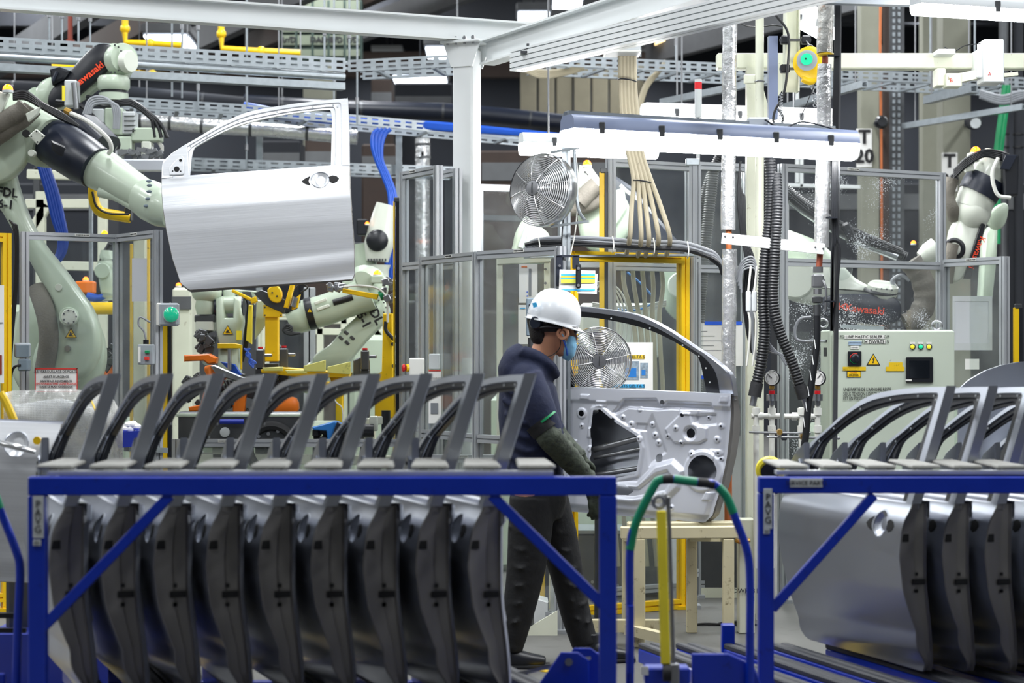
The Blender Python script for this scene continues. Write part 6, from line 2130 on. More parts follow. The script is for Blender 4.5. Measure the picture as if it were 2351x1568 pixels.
# operator boxes
t = thing('start_lamp_box', 'grey box with a big round green lamp on the guard post', 'push button box', P(392, 750, 11.1))
MB().box(P(389, 722, 11.12), (.105, .08, .13), ch=.01).build('body', 'plastic_grey', t)
MB().box(P(370, 722, 11.14), (.04, .09, .13), ch=.006).build('cover', 'plastic_white', t)
lr_ = MB().lathe([(.045, 0), (.045, .01)], P(393, 722, 11.075), -Y3, 28).build('lamp_ring', 'plastic_light', t)
MB().ball(P(393, 722, 11.065), .043, (1, .55, 1), 24, 14).build('green_lens', 'green_lamp', lr_)
t = thing('push_button_box', 'small grey box with one green and one red push button', 'push button box', P(336, 836, 11.1))
MB().box(P(336, 814, 11.12), (.09, .06, .115), ch=.006).build('body', 'plastic_grey', t)
MB().box(P(321, 814, 11.10), (.014, .03, .09)).build('tag', 'plastic_white', t)
MB().box(P(338, 808, 11.08), (.026, .02, .018), ch=.003).build('green_button', 'hose_green', t)
MB().box(P(337, 823, 11.08), (.026, .02, .02), ch=.003).build('red_button', 'print_red', t)
MB().cyl(P(335, 790, 11.12), P(335, 780, 11.12), .016, n=10).build('gland', 'black_plastic', t)
MB().tube([P(335, 780, 11.12), P(330, 760, 11.12), P(318, 745, 11.12), P(322, 728, 11.12), P(345, 740, 11.12)], .006, 6).build('lead', 'cable_grey', t)
MB().beam(P(340, 814, 11.16), P(362, 814, 11.2), .02, .06).build('mount_plate', 'galvanised', t)
t = thing('emergency_stop', 'pale box with a red mushroom button on its side', 'emergency stop', P(958, 865, 11.2))
MB().box(P(957, 843, 11.22), (.085, .09, .105), ch=.006).build('box', 'plastic_white', t)
MB().cyl(P(941, 845, 11.2), P(932, 845, 11.19), .022, n=16).build('yellow_collar', 'yellow', t)
MB().cyl(P(932, 845, 11.2), P(929, 845, 11.19), .018, n=16).build('steel_collar', 'steel', t)
MB().lathe([(.016, 0), (.023, .004), (.023, .012), (.014, .018)], P(930, 845, 11.195), V((-1, -.2, 0)), 18).build('red_mushroom', 'red', t)
MB().box(P(950, 866, 11.24), (.12, .08, .02)).build('shelf', 'galvanised', t)
MB().box(P(997, 830, 11.35), (.06, .06, .09), ch=.004).build('junction', 'plastic_light', t)
t = thing('power_socket', 'pair of grey industrial socket boxes on the aluminium post', 'socket', P(52, 850, 11.2))
MB().box(P(52, 804, 11.25), (.085, .07, .085), ch=.01).build('upper_box', 'plastic_grey', t)
MB().box(P(56, 838, 11.24), (.06, .08, .07), ch=.008).build('lower_box', mat('plastic_slate', '74838f', .5), t)
MB().box(P(52, 806, 11.20), (.075, .01, .07), ch=.003).build('lid', 'plastic_slate', t)
MB().tube([P(48, 838, 11.2), P(34, 842, 11.2), P(26, 860, 11.22), P(25, 900, 11.25)], .008, 8).build('lead', 'cable_black', t)
t = cables('black cables taped up the guard post beside the sockets', 'cable_bundle', [[(22 + 4 * k, 505 + 4 * k), (30 + 3 * k, 520), (36 + 2 * k, 560), (34 + 2 * k, 650), (26 + 2 * k, 740), (20 + 2 * k, 820), (18 + k, 900), .006] for k in range(4)], 'cable_black', 11.2)
t = thing('tote_bin', 'small blue plastic bin of crumpled wipes behind the full rack', 'bin', P(310, 1025, 10.9))
MB().loft([(P(303, 1025, 10.9), .07, .06, 6), (P(300, 990, 10.9), .092, .08, 6)], up=Y3, smooth=False, n=24).build('bin', 'blue_tote', t)
for k in range(9):
    MB().ball(P(288 + 6 * (k % 5) + rnd.uniform(-3, 3), 985 - 5 * (k // 3), 10.88 + .03 * (k % 2)), .026, (1, 1, .7 + .1 * (k % 3)), 8, 5).build('crumpled_wipe', 'paper', t)
MB().beam(P(290, 1030, 10.95), P(380, 1034, 11.2), .04, .03).build('shelf_arm', 'galvanised', t)
t = thing('monitor_panel', 'grey edge of a screen panel behind the hard hat', 'screen', P(1215, 770, 10.2))
MB().box(P(1219, 728, 10.25), (.05, .03, .2), ch=.006).build('frame', 'plastic_slate', t)
MB().box(P(1221, 725, 10.232), (.03, .004, .12)).build('glass', 'screen', t)
MB().cyl(P(1219, 775, 10.26), PZ(1219, 0, 10.26), .016, n=10).build('stand', 'steel_dark', t)
# floor clutter of dark hoses to the far machine, green hose, blue hoses
t = cables('thick green hose hanging past the far robot', 'hose_bundle', [[(2308, 196), (2300, 260), (2292, 320), (2284, 400), (2280, 560), .028], [(2316, 196), (2308, 260), (2300, 320), (2292, 400), (2290, 560), .026]], 'hose_green', 16.75, cat='hose')
t = cables('bundle of bright blue hoses curving down beside the perforated strut', 'hose_bundle', [[(897 - 9 * k, 296), (884 - 9 * k, 308), (876 - 7 * k, 335), (877 - 4 * k, 370), (892 - 4 * k, 405), (906 - 4 * k, 445), (911 - 5 * k, 500), (910 - 6 * k, 570), (900 - 6 * k, 650), .016] for k in range(4)], 'hose_blue', 14.5, cat='hose')
t = cables('bundle of dark blue hoses looping behind the robot upper arm', 'hose_bundle', [[(92 + 5 * k, 380), (110 + 6 * k, 440), (124 + 6 * k, 500), (138 + 4 * k, 545), (136 + 3 * k, 580), (122, 605 + 3 * k), .022] for k in range(4)], mat('hose_deep', '163a8e', .35), 13.2, cat='hose')
t = cables('blue hoses lying along the lower cable tray', 'hose_bundle', [[(560, 240 + 3 * k, .1), (680, 262 + 2 * k, .1), (760, 270 + 3 * k, .1), (900, 283, .1), (1000, 285 + 3 * k, .1), (1290, 312, .1), .022] for k in range(4)], 'hose_blue', 15.7, cat='hose')
t = cables('beige cables sagging in the tray behind the conductor rail', 'cable_bundle', [[(1200, 150 + 3 * k), (1240, 164 + 4 * k), (1290, 162 + 3 * k), (1340, 148 + 3 * k), .018] for k in range(4)], 'cable_beige', 15.65)
t = cables('beige cables peeling off the tray towards the power bundle', 'cable_bundle', [[(1530, 140), (1512, 164), (1486, 190 + 4 * k), (1470 + 2 * k, 230), (1462, 275), .02] for k in range(3)], 'cable_beige', 15.9)
t = cables('thick grey cables sagging below the tray by the green hose', 'cable_bundle', [[(2250, 210 + 4 * k), (2300, 222 + 5 * k), (2340, 212 + 5 * k), (2380, 214), .018] for k in range(4)], 'cable_grey', 16.2)
# ------------------------------------------------------------------ robots
def flat(mb, poly, d, t, ch=.012):
    """casting whose outline is given at distance d, thickness t"""
    return mb.prism([(P(x, y, d).x, P(x, y, d).z) for x, y in poly], V((0, d, 0)), X3, Z3, t, ch)


def rnd_poly(pts, res=4):
    return [(q.x, q.y) for q in crom([V((x, y, 0)) for x, y in pts], res, closed=True)]


def arm(mb, pts, n=24, e=2.2):
    """(x, y, d, half thickness in px)"""
    return mb.loft([(P(x, y, d), r * d / F, r * d / F, e) for x, y, d, r in pts], n=n)


def disc(mb, x, y, d, r, t, n=28, ax=-Y3):
    s = d / F
    return mb.lathe([(r * s, 0), (r * s, t * .8), (r * s * .92, t)], P(x, y, d), ax, n)


def bolts(t, pts, d, r=.006, m='steel_dark'):
    mb = MB()
    for x, y in pts:
        mb.cyl(P(x, y, d), P(x, y, d - .006), r, n=8)
    return mb.build('bolt_ring', m, t, stuff=True)


def beacon(x, y, d, label, r=11):
    s = d / F
    t = thing('amber_beacon', label, 'beacon', P(x, y + r, d))
    MB().cyl(P(x, y + r, d), P(x, y + r * .5, d), r * s * 1.05, n=18).build('base', 'plastic_light', t)
    MB().ball(P(x, y + r * .5, d), r * s, (1, 1, 1.15), 18, 8, lo=0).build('dome', 'amber_lit', t)


# big handling robot in the near cell
t = thing('welding_robot', 'big pale green robot holding up the silver door, marked FDL 6-1', 'robot', PZ(140, 0, 12.3))
la = MB()
flat(la, rnd_poly([(-40, 420), (-8, 380), (28, 372), (38, 420), (66, 500), (100, 560), (140, 610), (186, 672), (212, 712), (228, 760), (226, 820), (190, 868), (120, 880), (82, 850), (92, 790), (128, 735), (122, 690), (80, 610), (36, 530), (0, 470)]), 12.15, .20, .03)
la.build('lower_arm', 'robot_paint', t, 50)
q = MB()
flat(q, rnd_poly([(60, 690), (110, 660), (170, 690), (215, 730), (238, 790), (236, 850), (205, 905), (130, 925), (60, 900), (30, 820)]), 12.42, .22, .03)
q.build('shoulder_casting', 'robot_paint', t, 50)
disc(MB(), 160, 727, 12.05, 22, .05).build('pivot_boss', 'robot_paint', t)
disc(MB(), 160, 727, 12.0, 18, .02).build('pivot_cap', 'robot_white', t)
bolts(t, [(160 + 15 * math.cos(a), 727 + 15 * math.sin(a)) for a in np.linspace(0, 6.28, 8)[:-1]], 11.98)
disc(MB(), 156, 800, 12.05, 7, .02).build('plug', 'steel', t)
disc(MB(), 135, 660, 12.05, 8, .012).build('plug', 'robot_white', t)
warn(t, 163, 764, 12.035, 28, sym='hand')
lettering('FDL\n6-1', .075, P(15, 456, 12.04), V((1, 0, -.12)), Z3, 'print_black', t, bold=.002)
MB().box((PZ(140, .32, 12.45)), (.6, .5, .64), ch=.04).build('base', 'robot_paint', t)
MB().lathe([(.30, 0), (.30, .08), (.24, .18)], PZ(140, .62, 12.45), Z3, 32).build('turntable', 'robot_paint', t)
el = MB()
arm(el, [(-40, 330, 12.3, 70), (10, 285, 12.25, 72), (60, 296, 12.15, 66), (120, 330, 12.05, 60)], e=3.2)
el.build('elbow_casting', 'robot_paint', t, 50)
flat(MB(), rnd_poly([(-30, 330), (20, 250), (60, 258), (75, 330), (40, 400), (-20, 420)]), 12.0, .12, .02).build('elbow_cover', 'robot_paint', t, 50)
flat(MB(), [(66, 312), (84, 296), (104, 312), (86, 332)], 11.62, .02, .004).build('mount_plate', 'robot_white', t)
bolts(t, [(72, 313), (84, 302), (97, 313), (86, 326)], 11.6, .005, 'hole')
disc(MB(), 61, 307, 11.75, 9, .02).build('cable_port', 'hole', t)
disc(MB(), 76, 353, 11.8, 8, .05).build('grease_plug', 'robot_white', t)
MB().loft([(P(118, 322, 12.05), .140, .140), (P(152, 342, 11.98), .148, .148), (P(190, 366, 11.9), .146, .146), (P(222, 386, 11.85), .132, .132)], n=28).build('black_shroud', 'dark_navy', t, 60)
flat(MB(), [(118, 322), (150, 336), (200, 372), (190, 392), (120, 345)], 11.80, .03, .01).build('shroud_flap', 'black_plastic', t)
arm(MB(), [(205, 378, 11.9, 49), (240, 394, 11.86, 48), (290, 424, 11.75, 41), (332, 450, 11.65, 37)]).build('forearm', 'robot_paint', t, 60)
arm(MB(), [(232, 440, 11.78, 14), (270, 452, 11.72, 12), (315, 480, 11.62, 10)], n=12).build('forearm_rib', 'robot_paint', t, 60)
arm(MB(), [(332, 452, 11.64, 43), (352, 464, 11.58, 47), (376, 478, 11.5, 45), (400, 490, 11.45, 36)]).build('wrist', 'robot_paint', t, 60)
for k in range(5):
    a = RAD(115 + 22 * k)
    MB().ball(P(338 - 26 * math.cos(a) * .5 - 8, 456 - 44 * math.sin(a - 2.4), 11.42), .011, (1.5, .6, .8)).build('wrist_pocket', 'plastic_slate', t)
MB().loft([(P(185, 300, 12.2), .14, .12, 4), (P(235, 345, 12.15), .13, .11, 4)], smooth=False).build('motor_cover', 'dark_navy', t, 40)
for k, pts in enumerate(([(-30, 330), (10, 300), (60, 265), (75, 248)], [(-30, 305), (5, 280), (45, 258), (60, 244)])):
    MB().ribbed([P(x, y, 11.85 - .04 * k) for x, y in pts], .06, .09, .05, 14).build('fabric_sleeve', 'sleeve_grey', t, 60)
for k in range(4):
    MB().tube([P(30, 215 + 4 * k, 11.9), P(60, 212 + 5 * k, 11.9), P(100, 240 + 3 * k, 11.9), P(140, 260 + 4 * k, 11.95), P(180, 290, 12)], .012, 8).build('cable', 'cable_black', t)
MB().tube([P(150, 255, 11.8), P(200, 278, 11.75), P(245, 315, 11.7), P(256, 340, 11.7), P(250, 352, 11.75)], .014, 8).build('cable', 'cable_white', t)
MB().tube([P(150, 253, 11.8), P(162, 259, 11.79)], .02, 8, smooth=False).build('brass_gland', 'brass', t)
flat(MB(), [(-20, 205), (22, 216), (4, 262), (-30, 255)], 11.8, .05, .006).build('beacon_bracket', 'robot_white', t)
flat(MB(), [(60, 262), (92, 246), (88, 262), (66, 280)], 11.75, .04, .004).build('cable_clip', 'robot_white', t)
MB().loft([(P(85, 660, 12.1), .05, .06), (P(105, 720, 12.02), .055, .06), (P(112, 780, 12.02), .055, .06), (P(100, 860, 12.05), .05, .06)], n=14, up=X3).build('fabric_sleeve', 'sleeve_grey', t, 60)
for k in range(6):
    MB().cyl(P(110 + 5 * k, 700 - 2 * k, 12.2), P(115 + 6 * k, 726, 12.2), .006, n=6).build('spring_line', 'copper', t)
beacon(18, 201, 11.75, 'glowing amber beacon on the elbow of the big robot', 12)

# black covered robot behind, with gripper
t = thing('welding_robot', 'robot with a glossy black arm cover lettered in orange above the door', 'robot', PZ(120, 0, 13.4))
dK = 13.2
fb = MB()
flat(fb, rnd_poly([(86, 232), (94, 200), (118, 182), (160, 172), (205, 140), (240, 112), (272, 104), (294, 124), (298, 165), (270, 192), (230, 198), (196, 222), (150, 246), (100, 252)]), dK + .15, .2, .02)
fb.build('arm_casting', 'robot_paint', t, 50)
kv = MB()
flat(kv, rnd_poly([(112, 226), (122, 204), (160, 166), (200, 122), (226, 103), (254, 104), (266, 124), (258, 150), (216, 190), (166, 232), (132, 248), (114, 242)]), dK - .02, .06, .012)
kv.build('arm_cover', 'black_plastic', t, 50)
lettering('Kawasaki', .066, P(203, 172, dK - .055), V((1, 0, .78)), V((-.6, 0, 1)), 'print_orange', t, bold=.0012)
disc(MB(), 272, 138, dK - .02, 36, .1, ax=V((.7, -1, 0))).build('wrist_joint', 'robot_paint', t)
disc(MB(), 288, 142, dK - .1, 26, .05, ax=V((1, -.6, 0))).build('joint_cap', 'robot_white', t)
bolts(t, [(260 + 22 * math.cos(a), 135 + 32 * math.sin(a)) for a in np.linspace(-1.4, 1.8, 9)], dK - .14, .007)
MB().lathe([(.095, 0), (.108, .02), (.108, .075), (.095, .095)], P(261, 208, dK - .05), Z3, 28).build('wrist_barrel', 'robot_paint', t)
MB().lathe([(.085, 0), (.085, .03)], P(261, 214, dK - .05), Z3, 28).build('wrist_seal', 'black_plastic', t)
MB().lathe([(.098, 0), (.098, .05)], P(261, 232, dK - .05), Z3, 28).build('tool_flange', 'robot_paint', t)
arm(MB(), [(-20, 330, 13.5, 40), (40, 280, 13.45, 42), (100, 235, 13.35, 40)]).build('upper_arm', 'robot_paint', t, 60)
MB().box(PZ(60, .9, 13.6), (.5, .45, 1.8), ch=.05).build('base', 'robot_paint', t)
flat(MB(), [(118, 162), (140, 156), (165, 165), (150, 185), (124, 198)], dK - .02, .12, .015).build('motor', 'black_plastic', t)
MB().cyl(P(131, 164, dK - .1), P(121, 186, dK - .1), .012, n=10).build('motor_plug', 'dark_navy', t)
# gripper head
for x0, y0, x1, y1, m_, nm in ((213, 252, 243, 292, 'plastic_light', 'valve_block'), (283, 258, 314, 310, 'plastic_light', 'valve_block'), (244, 250, 286, 312, 'robot_paint', 'adapter'), (270, 315, 306, 350, 'robot_paint', 'adapter'),
                               (305, 295, 372, 326, 'robot_paint', 'manifold'), (152, 186, 180, 246, 'plastic_light', 'regulator'), (328, 326, 350, 362, 'robot_white', 'bracket')):
    a, b = P(x0, y0, dK - .1), P(x1, y1, dK - .1)
    MB().box((a + b) / 2, (b.x - a.x, .12, a.z - b.z), ch=.008).build(nm, m_, t)
for k in range(4):
    MB().box(P(298, 266 + 11 * k, dK - .165), (.075, .01, .004)).build('block_groove', 'steel_dark', t)
MB().box(P(146, 214, dK - .17), (.02, .004, .1)).build('yellow_label', 'yellow_bright', t)
MB().cyl(P(170, 190, dK - .18), P(176, 250, dK - .18), .02, n=10).build('fitting', 'steel', t)
for k in range(4):
    MB().tube([P(192 + 5 * k, 262, dK - .2), P(205 + 3 * k, 230 + 4 * k, dK - .2), P(228 + 3 * k, 222 + 5 * k, dK - .2), P(252 + 5 * k, 232 + 3 * k, dK - .2), P(262 + 4 * k, 260, dK - .2), P(262 + 3 * k, 296, dK - .2)], .010, 8).build('cable', 'cable_grey', t)
for k in range(3):
    MB().tube([P(200, 222 + 6 * k, dK - .05), P(250, 236 + 4 * k, dK - .12), P(300, 232 + 4 * k, dK - .12), P(345, 262 + 4 * k, dK - .15), P(372 - 10 * k, 290, dK - .15), P(384 - 14 * k, 316, dK - .15)], .014, 8).build('cable', 'cable_black', t)
MB().tube([P(130, 232, dK - .1), P(180, 240, dK - .15), P(230, 280, dK - .15), P(262, 312, dK - .15), P(274, 330, dK - .15), P(268, 352, dK - .15)], .015, 8).build('cable', 'cable_black', t)
for k in range(5):
    MB().tube([P(345 + 3 * k, 362, dK - .12), P(366 + k, 352 - 2 * k, dK - .12), P(374, 335 + 3 * k, dK - .12), P(362, 326, dK - .12)], .006, 6).build('cable', 'cable_white', t)
for x in (275, 345):
    MB().cyl(P(x, 345, dK - .1), P(x, 372, dK - .3), .03, n=14).build('suction_stem', 'steel', t)
MB().box(P(320, 380, dK - .45), (.35, .06, .08), ch=.01).build('gripper_bar', 'door_inner', t)
mb = MB()
for k in range(26):
    mb.box(P(276 + rnd.uniform(0, 90), 352 + rnd.uniform(-8, 12), dK - .3 + rnd.uniform(-.1, .05)), (rnd.uniform(.02, .06), .04, rnd.uniform(.01, .03)), Matrix.Rotation(rnd.uniform(-.5, .5), 3, 'Y'))
mb.build('gripper_hardware', 'steel', t, stuff=True)

# robot marked FDL 5-1 in the welding cell
t = thing('welding_robot', 'pale green robot with arm marked FDL 5-1 bending over the fixture', 'robot', PZ(760, 0, 13.4))
d5 = 13.1
arm(MB(), [(700, 724, d5, 36), (745, 712, d5, 36), (800, 692, d5, 36), (850, 672, d5, 40)], e=2.4).build('upper_arm', 'robot_paint', t, 60)
arm(MB(), [(706, 722, d5 - .005, 37.5), (712, 720.5, d5 - .005, 37.8), (722, 718, d5 - .005, 37.5)], e=2.4).build('black_band', 'black_plastic', t, 60)
arm(MB(), [(665, 740, d5, 30), (685, 732, d5, 34), (702, 727, d5, 34)], e=2.6).build('wrist', 'robot_paint', t, 60)
MB().ball(P(838, 660, d5 + .1), .16, (1, 1, .95)).build('elbow_dome', 'robot_paint', t)
flat(MB(), rnd_poly([(815, 625), (840, 622), (862, 640), (850, 660), (820, 655)]), d5 - .1, .04, .008).build('lug_plate', 'robot_paint', t)
low = MB()
flat(low, rnd_poly([(848, 706), (880, 690), (895, 710), (888, 735), (850, 775), (815, 815), (788, 850), (745, 850), (722, 838), (725, 815), (760, 790), (800, 745)]), d5 + .1, .16, .015)
low.build('lower_arm', 'robot_paint', t, 50)
lettering('FDL\n5-1', .085, P(848, 728, d5 - .005), V((.55, 0, -1)), V((1, 0, .55)), 'print_black', t, bold=.003)
for x, y in ((783, 776), (797, 787), (795, 764), (809, 776)):
    MB().box(P(x, y, d5 + .02), (.035, .012, .022), Matrix.Rotation(RAD(40), 3, 'Y'), ch=.004).build('pocket', 'steel_dark', t)
bolts(t, [(870 + 16 * math.cos(a), 706 + 16 * math.sin(a)) for a in np.linspace(0, 6.28, 9)[:-1]], d5 + .01)
flat(MB(), rnd_poly([(700, 850), (730, 825), (780, 830), (800, 860), (780, 900), (700, 900)]), d5 + .2, .3, .02).build('shoulder', 'robot_paint', t, 50)
MB().box(PZ(750, .5, d5 + .3), (.5, .5, 1.0), ch=.04).build('base', 'robot_paint', t)
for q in ((736, 692), (742, 706)):
    MB().box(P(q[0], q[1], d5 - .11), (.09, .01, .022), Matrix.Rotation(RAD(-20), 3, 'Y'), ch=.004).build('cover_plate', 'robot_white', t)
warn(t, 711, 712, d5 - .115, 12)
MB().tube([P(765, 695, d5 - .1), P(790, 688, d5 - .1), P(810, 682, d5 - .1)], .022, 10).build('cable', 'cable_black', t)
for k in range(4):
    MB().tube([P(672, 752 + 3 * k, d5 - .1), P(660, 745 + 4 * k, d5 - .1), P(650, 758, d5 - .1), P(664, 768 - 2 * k, d5 - .1), P(690, 765, d5 - .1)], .008, 6).build('cable', 'cable_black', t)
MB().box(P(668, 706, d5 - .05), (.1, .08, .06), Matrix.Rotation(RAD(-20), 3, 'Y'), ch=.01).build('tool_changer', 'black_plastic', t)
arm(MB(), [(640, 790, d5, 20), (620, 808, d5, 16), (600, 822, d5, 12)], n=12, e=4).build('weld_tool', 'steel', t)
beacon(866, 626, 13.0, 'glowing amber beacon above the robot marked FDL 5-1', 9)
MB().box(P(866, 642, 13.0), (.08, .08, .05), ch=.005).build('beacon_block', 'robot_paint', t)

# slim robot with warning triangle and weld gun
t = thing('welding_robot', 'slim pale green robot with a warning triangle and hanging weld gun', 'robot', PZ(525, 0, 12.7))
d4 = 12.6
for poly, dd, th, nm in (([(499, 690), (515, 682), (520, 730), (538, 730), (540, 682), (556, 690), (560, 740), (552, 790), (535, 802), (508, 800), (500, 760)], 0, .14, 'fork'),
                         ([(505, 800), (550, 800), (556, 900), (500, 900)], .05, .14, 'column'), ([(514, 664), (538, 664), (540, 720), (516, 720)], .05, .12, 'link')):
    flat(MB(), poly, d4 + dd, th, .012).build(nm, 'robot_paint', t, 50)
MB().box(PZ(530, .45, d4 + .1), (.35, .35, .9), ch=.03).build('base', 'robot_paint', t)
MB().ball(P(475, 672, d4), .09, (1.1, 1, .8)).build('wrist_housing', 'robot_paint', t)
MB().lathe([(.055, 0), (.07, .05), (.06, .09)], P(472, 722, d4), Z3, 20).build('wrist_barrel', 'robot_paint', t)
MB().cyl(P(498, 700, d4), P(556, 700, d4), .055, n=20).build('pivot', 'robot_paint', t)
for x in (497, 557):
    MB().cyl(P(x - 3, 704, d4), P(x + 3, 704, d4), .06, n=20).build('pivot_ring', 'dark_navy', t)
MB().box(P(472, 732, d4), (.13, .1, .05), ch=.008).build('adapter', 'steel_dark', t)
MB().box(P(472, 748, d4), (.12, .1, .07), ch=.008).build('gun_body', 'robot_white', t)
mb = MB()
for k in range(30):
    mb.box(P(472 + rnd.uniform(-18, 22), 775 + rnd.uniform(-16, 28), d4 + rnd.uniform(-.08, .05)), (rnd.uniform(.02, .06), .05, rnd.uniform(.02, .06)), Matrix.Rotation(rnd.uniform(-.8, .8), 3, 'Y'), ch=.004)
mb.build('gun_hardware', 'steel_dark', t, stuff=True)
MB().lathe([(.03, 0), (.04, .03), (.03, .06)], P(474, 815, d4 - .05), V((.2, -.6, -.8)), 18).build('gun_tip', 'steel', t)
warn(t, 523, 757, d4 - .075, 25, sym='hand')
MB().box(P(549, 770, d4 - .075), (.035, .004, .06)).build('yellow_label', 'yellow_bright', t)
for k in range(6):
    MB().tube([P(558 + 3 * k, 672, d4 + .05), P(570 + 2 * k, 700, d4), P(566 + 2 * k, 740, d4), P(562 + k, 790, d4), P(556, 830, d4)], .011, 6).build('cable', 'cable_black', t)
flat(MB(), [(525, 664), (590, 668), (585, 700), (560, 690)], d4 + .2, .05, .006).build('beam_cover', 'robot_paint', t)

# robot hanging in the gap right of the held door
t = thing('welding_robot', 'pale robot with a toothed collar beside the blue hoses', 'robot', PZ(868, 0, 14.6))
d6 = 14.4
arm(MB(), [(888, 470, d6, 24), (878, 510, d6, 28), (870, 560, d6, 34), (866, 600, d6, 26)], e=2.6).build('forearm', 'robot_white', t, 60)
MB().ball(P(866, 552, d6 - .1), .09, (.9, .5, .9)).build('black_cap', 'black_plastic', t)
MB().lathe([(.085, 0), (.085, .06), (.1, .1)], P(866, 640, d6), Z3, 24).build('collar', 'robot_white', t)
for k in range(7):
    MB().box(P(846 + 6.5 * k, 597, d6 - .1), (.012, .02, .02)).build('collar_tooth', 'steel_dark', t)
MB().loft([(P(832, 560, d6 + .1), .07, .1, 3), (P(838, 610, d6 + .1), .09, .1, 3), (P(840, 640, d6 + .1), .07, .1, 3)], up=Y3).build('elbow', 'robot_paint', t, 50)
MB().box(P(832, 522, d6), (.08, .1, .12), ch=.01).build('motor', 'black_plastic', t)
MB().box(PZ(868, .8, d6 + .3), (.4, .4, 1.6), ch=.04).build('base', 'robot_paint', t)
beacon(843, 512, 14.3, 'small lit red-orange beacon beside the blue hoses', 5)

# white robot beyond the guard end
t = thing('welding_robot', 'white robot bending over the splashed guard with an amber beacon', 'robot', PZ(2300, 0, 13.4))
d7 = 13.0
arm(MB(), [(2290, 352, d7, 30), (2272, 395, d7, 40), (2248, 440, d7, 44), (2232, 480, d7, 42)]).build('upper_arm', 'robot_white', t, 60)
arm(MB(), [(2265, 410, d7 - .01, 46), (2255, 428, d7 - .01, 47.5), (2244, 448, d7 - .01, 46)]).build('black_shroud', 'dark_navy', t, 60)
MB().ball(P(2232, 485, d7), .125, (1, 1, 1.05), 24, 16).build('forearm_ball', 'robot_white', t)
flat(MB(), rnd_poly([(2190, 512), (2230, 500), (2262, 500), (2254, 540), (2240, 580), (2205, 640), (2180, 640), (2176, 560)]), d7, .12, .015).build('fork', 'robot_white', t, 50)
flat(MB(), [(2252, 512), (2262, 516), (2228, 640), (2212, 640), (2236, 560)], d7 - .07, .03, .004).build('black_cover', 'black_plastic', t)
lettering('Kawasaki', .06, P(2243, 580, d7 - .09), V((-.38, 0, -1)), V((1, 0, -.38)), 'print_orange', t)
arm(MB(), [(2150, 570, d7, 26), (2130, 582, d7, 24), (2112, 592, d7, 14)]).build('wrist', 'robot_white', t, 60)
MB().torus(P(2190, 572, d7 - .09), V((.3, 1, 0)), .06, .016, 24, 8).build('cable_ring', 'black_plastic', t)
MB().tube([P(2188, 560, d7 - .12), P(2182, 590, d7 - .12), P(2174, 650, d7 - .1)], .04, 12).build('fabric_sleeve', 'sleeve_grey', t)
MB().tube([P(2186, 410, d7 - .05), P(2176, 450, d7 - .05), P(2186, 480, d7 - .05), P(2192, 500, d7)], .045, 12).build('fabric_sleeve', 'sleeve_grey', t)
flat(MB(), [(2258, 536), (2272, 520), (2284, 526), (2282, 600), (2272, 690), (2248, 690)], d7 + .5, .16, .01).build('lower_arm', 'robot_paint', t, 50)
flat(MB(), rnd_poly([(2264, 500), (2296, 468), (2312, 476), (2304, 515), (2284, 528)]), d7 + .25, .1, .012).build('elbow_cover', 'robot_paint', t, 50)
MB().box(PZ(2290, .6, d7 + .4), (.5, .5, 1.2), ch=.04).build('base', 'robot_paint', t)
flat(MB(), [(2296, 355), (2334, 358), (2332, 450), (2300, 452)], d7 - .1, .14, .012).build('connector_box', 'black_plastic', t)
flat(MB(), [(2296, 388), (2308, 356), (2336, 356), (2318, 390)], d7 - .19, .01, .003).build('cover_plate', 'dark_navy', t)
for k in range(5):
    MB().tube([P(2190, 392 + 4 * k, d7 - .12), P(2220, 364 + 4 * k, d7 - .14), P(2260, 346 + 3 * k, d7 - .14), P(2300, 350 + 4 * k, d7 - .14), P(2326, 362, d7 - .12)], .011, 8).build('cable', 'cable_black', t)
MB().tube([P(2292, 362, d7 - .2), P(2278, 400, d7 - .2), P(2290, 446, d7 - .2), P(2320, 454, d7 - .2)], .013, 8).build('cable', 'cable_white', t)
flat(MB(), [(2212, 372), (2232, 366), (2236, 392), (2216, 396)], d7 - .1, .05, .005).build('cable_clip', 'robot_white', t)
beacon(2240, 344, 12.9, 'glowing amber beacon on top of the white robot', 12)
MB().box(P(2234, 362, 12.9), (.07, .07, .06), ch=.005).build('beacon_block', 'robot_white', t)
beacon(2097, 556, 13.6, 'amber beacon glowing behind the splashed guard', 6)

# robot behind the glass by the cabinet, orange maker's lettering
t = thing('welding_robot', 'robot behind the guard pane with a dark cover and orange striped logo', 'robot', PZ(1980, 0, 13.2))
d8 = 12.8
flat(MB(), rnd_poly([(1880, 690), (1920, 676), (2000, 676), (2050, 682), (2068, 705), (2062, 735), (2030, 746), (1960, 740), (1890, 726)]), d8 - .1, .07, .012).build('arm_cover', 'dark_navy', t, 50)
lettering('Kawasaki', .068, P(1986, 711, d8 - .142), V((1, 0, -.1)), Z3, 'print_orange', t, bold=.0008)
o8 = P(1928, 703, d8 - .142)
for pl, m_ in (([(-.045, -.022), (-.02, -.022), (-.02, .022), (-.045, .022)], 'print_orange'), ([(-.015, -.022), (.0, -.022), (.0, .022), (-.015, .022)], 'print_orange'), ([(.002, 0), (.035, .024), (.05, .022), (.022, 0), (.05, -.024), (.035, -.024)], 'print_orange')):
    MB().prism(pl, o8, V((1, 0, -.1)), Z3, .003).build('logo_mark', m_, t)
flat(MB(), rnd_poly([(1790, 600), (1850, 600), (1920, 605), (1960, 640), (2010, 672), (1960, 690), (1880, 700), (1820, 690), (1790, 660)]), d8 + .05, .2, .03).build('arm_casting', 'robot_white', t, 50)
arm(MB(), [(1800, 560, d8 + .2, 34), (1860, 590, d8 + .1, 40), (1920, 640, d8 + .05, 36)]).build('upper_casting', 'robot_paint', t, 60)
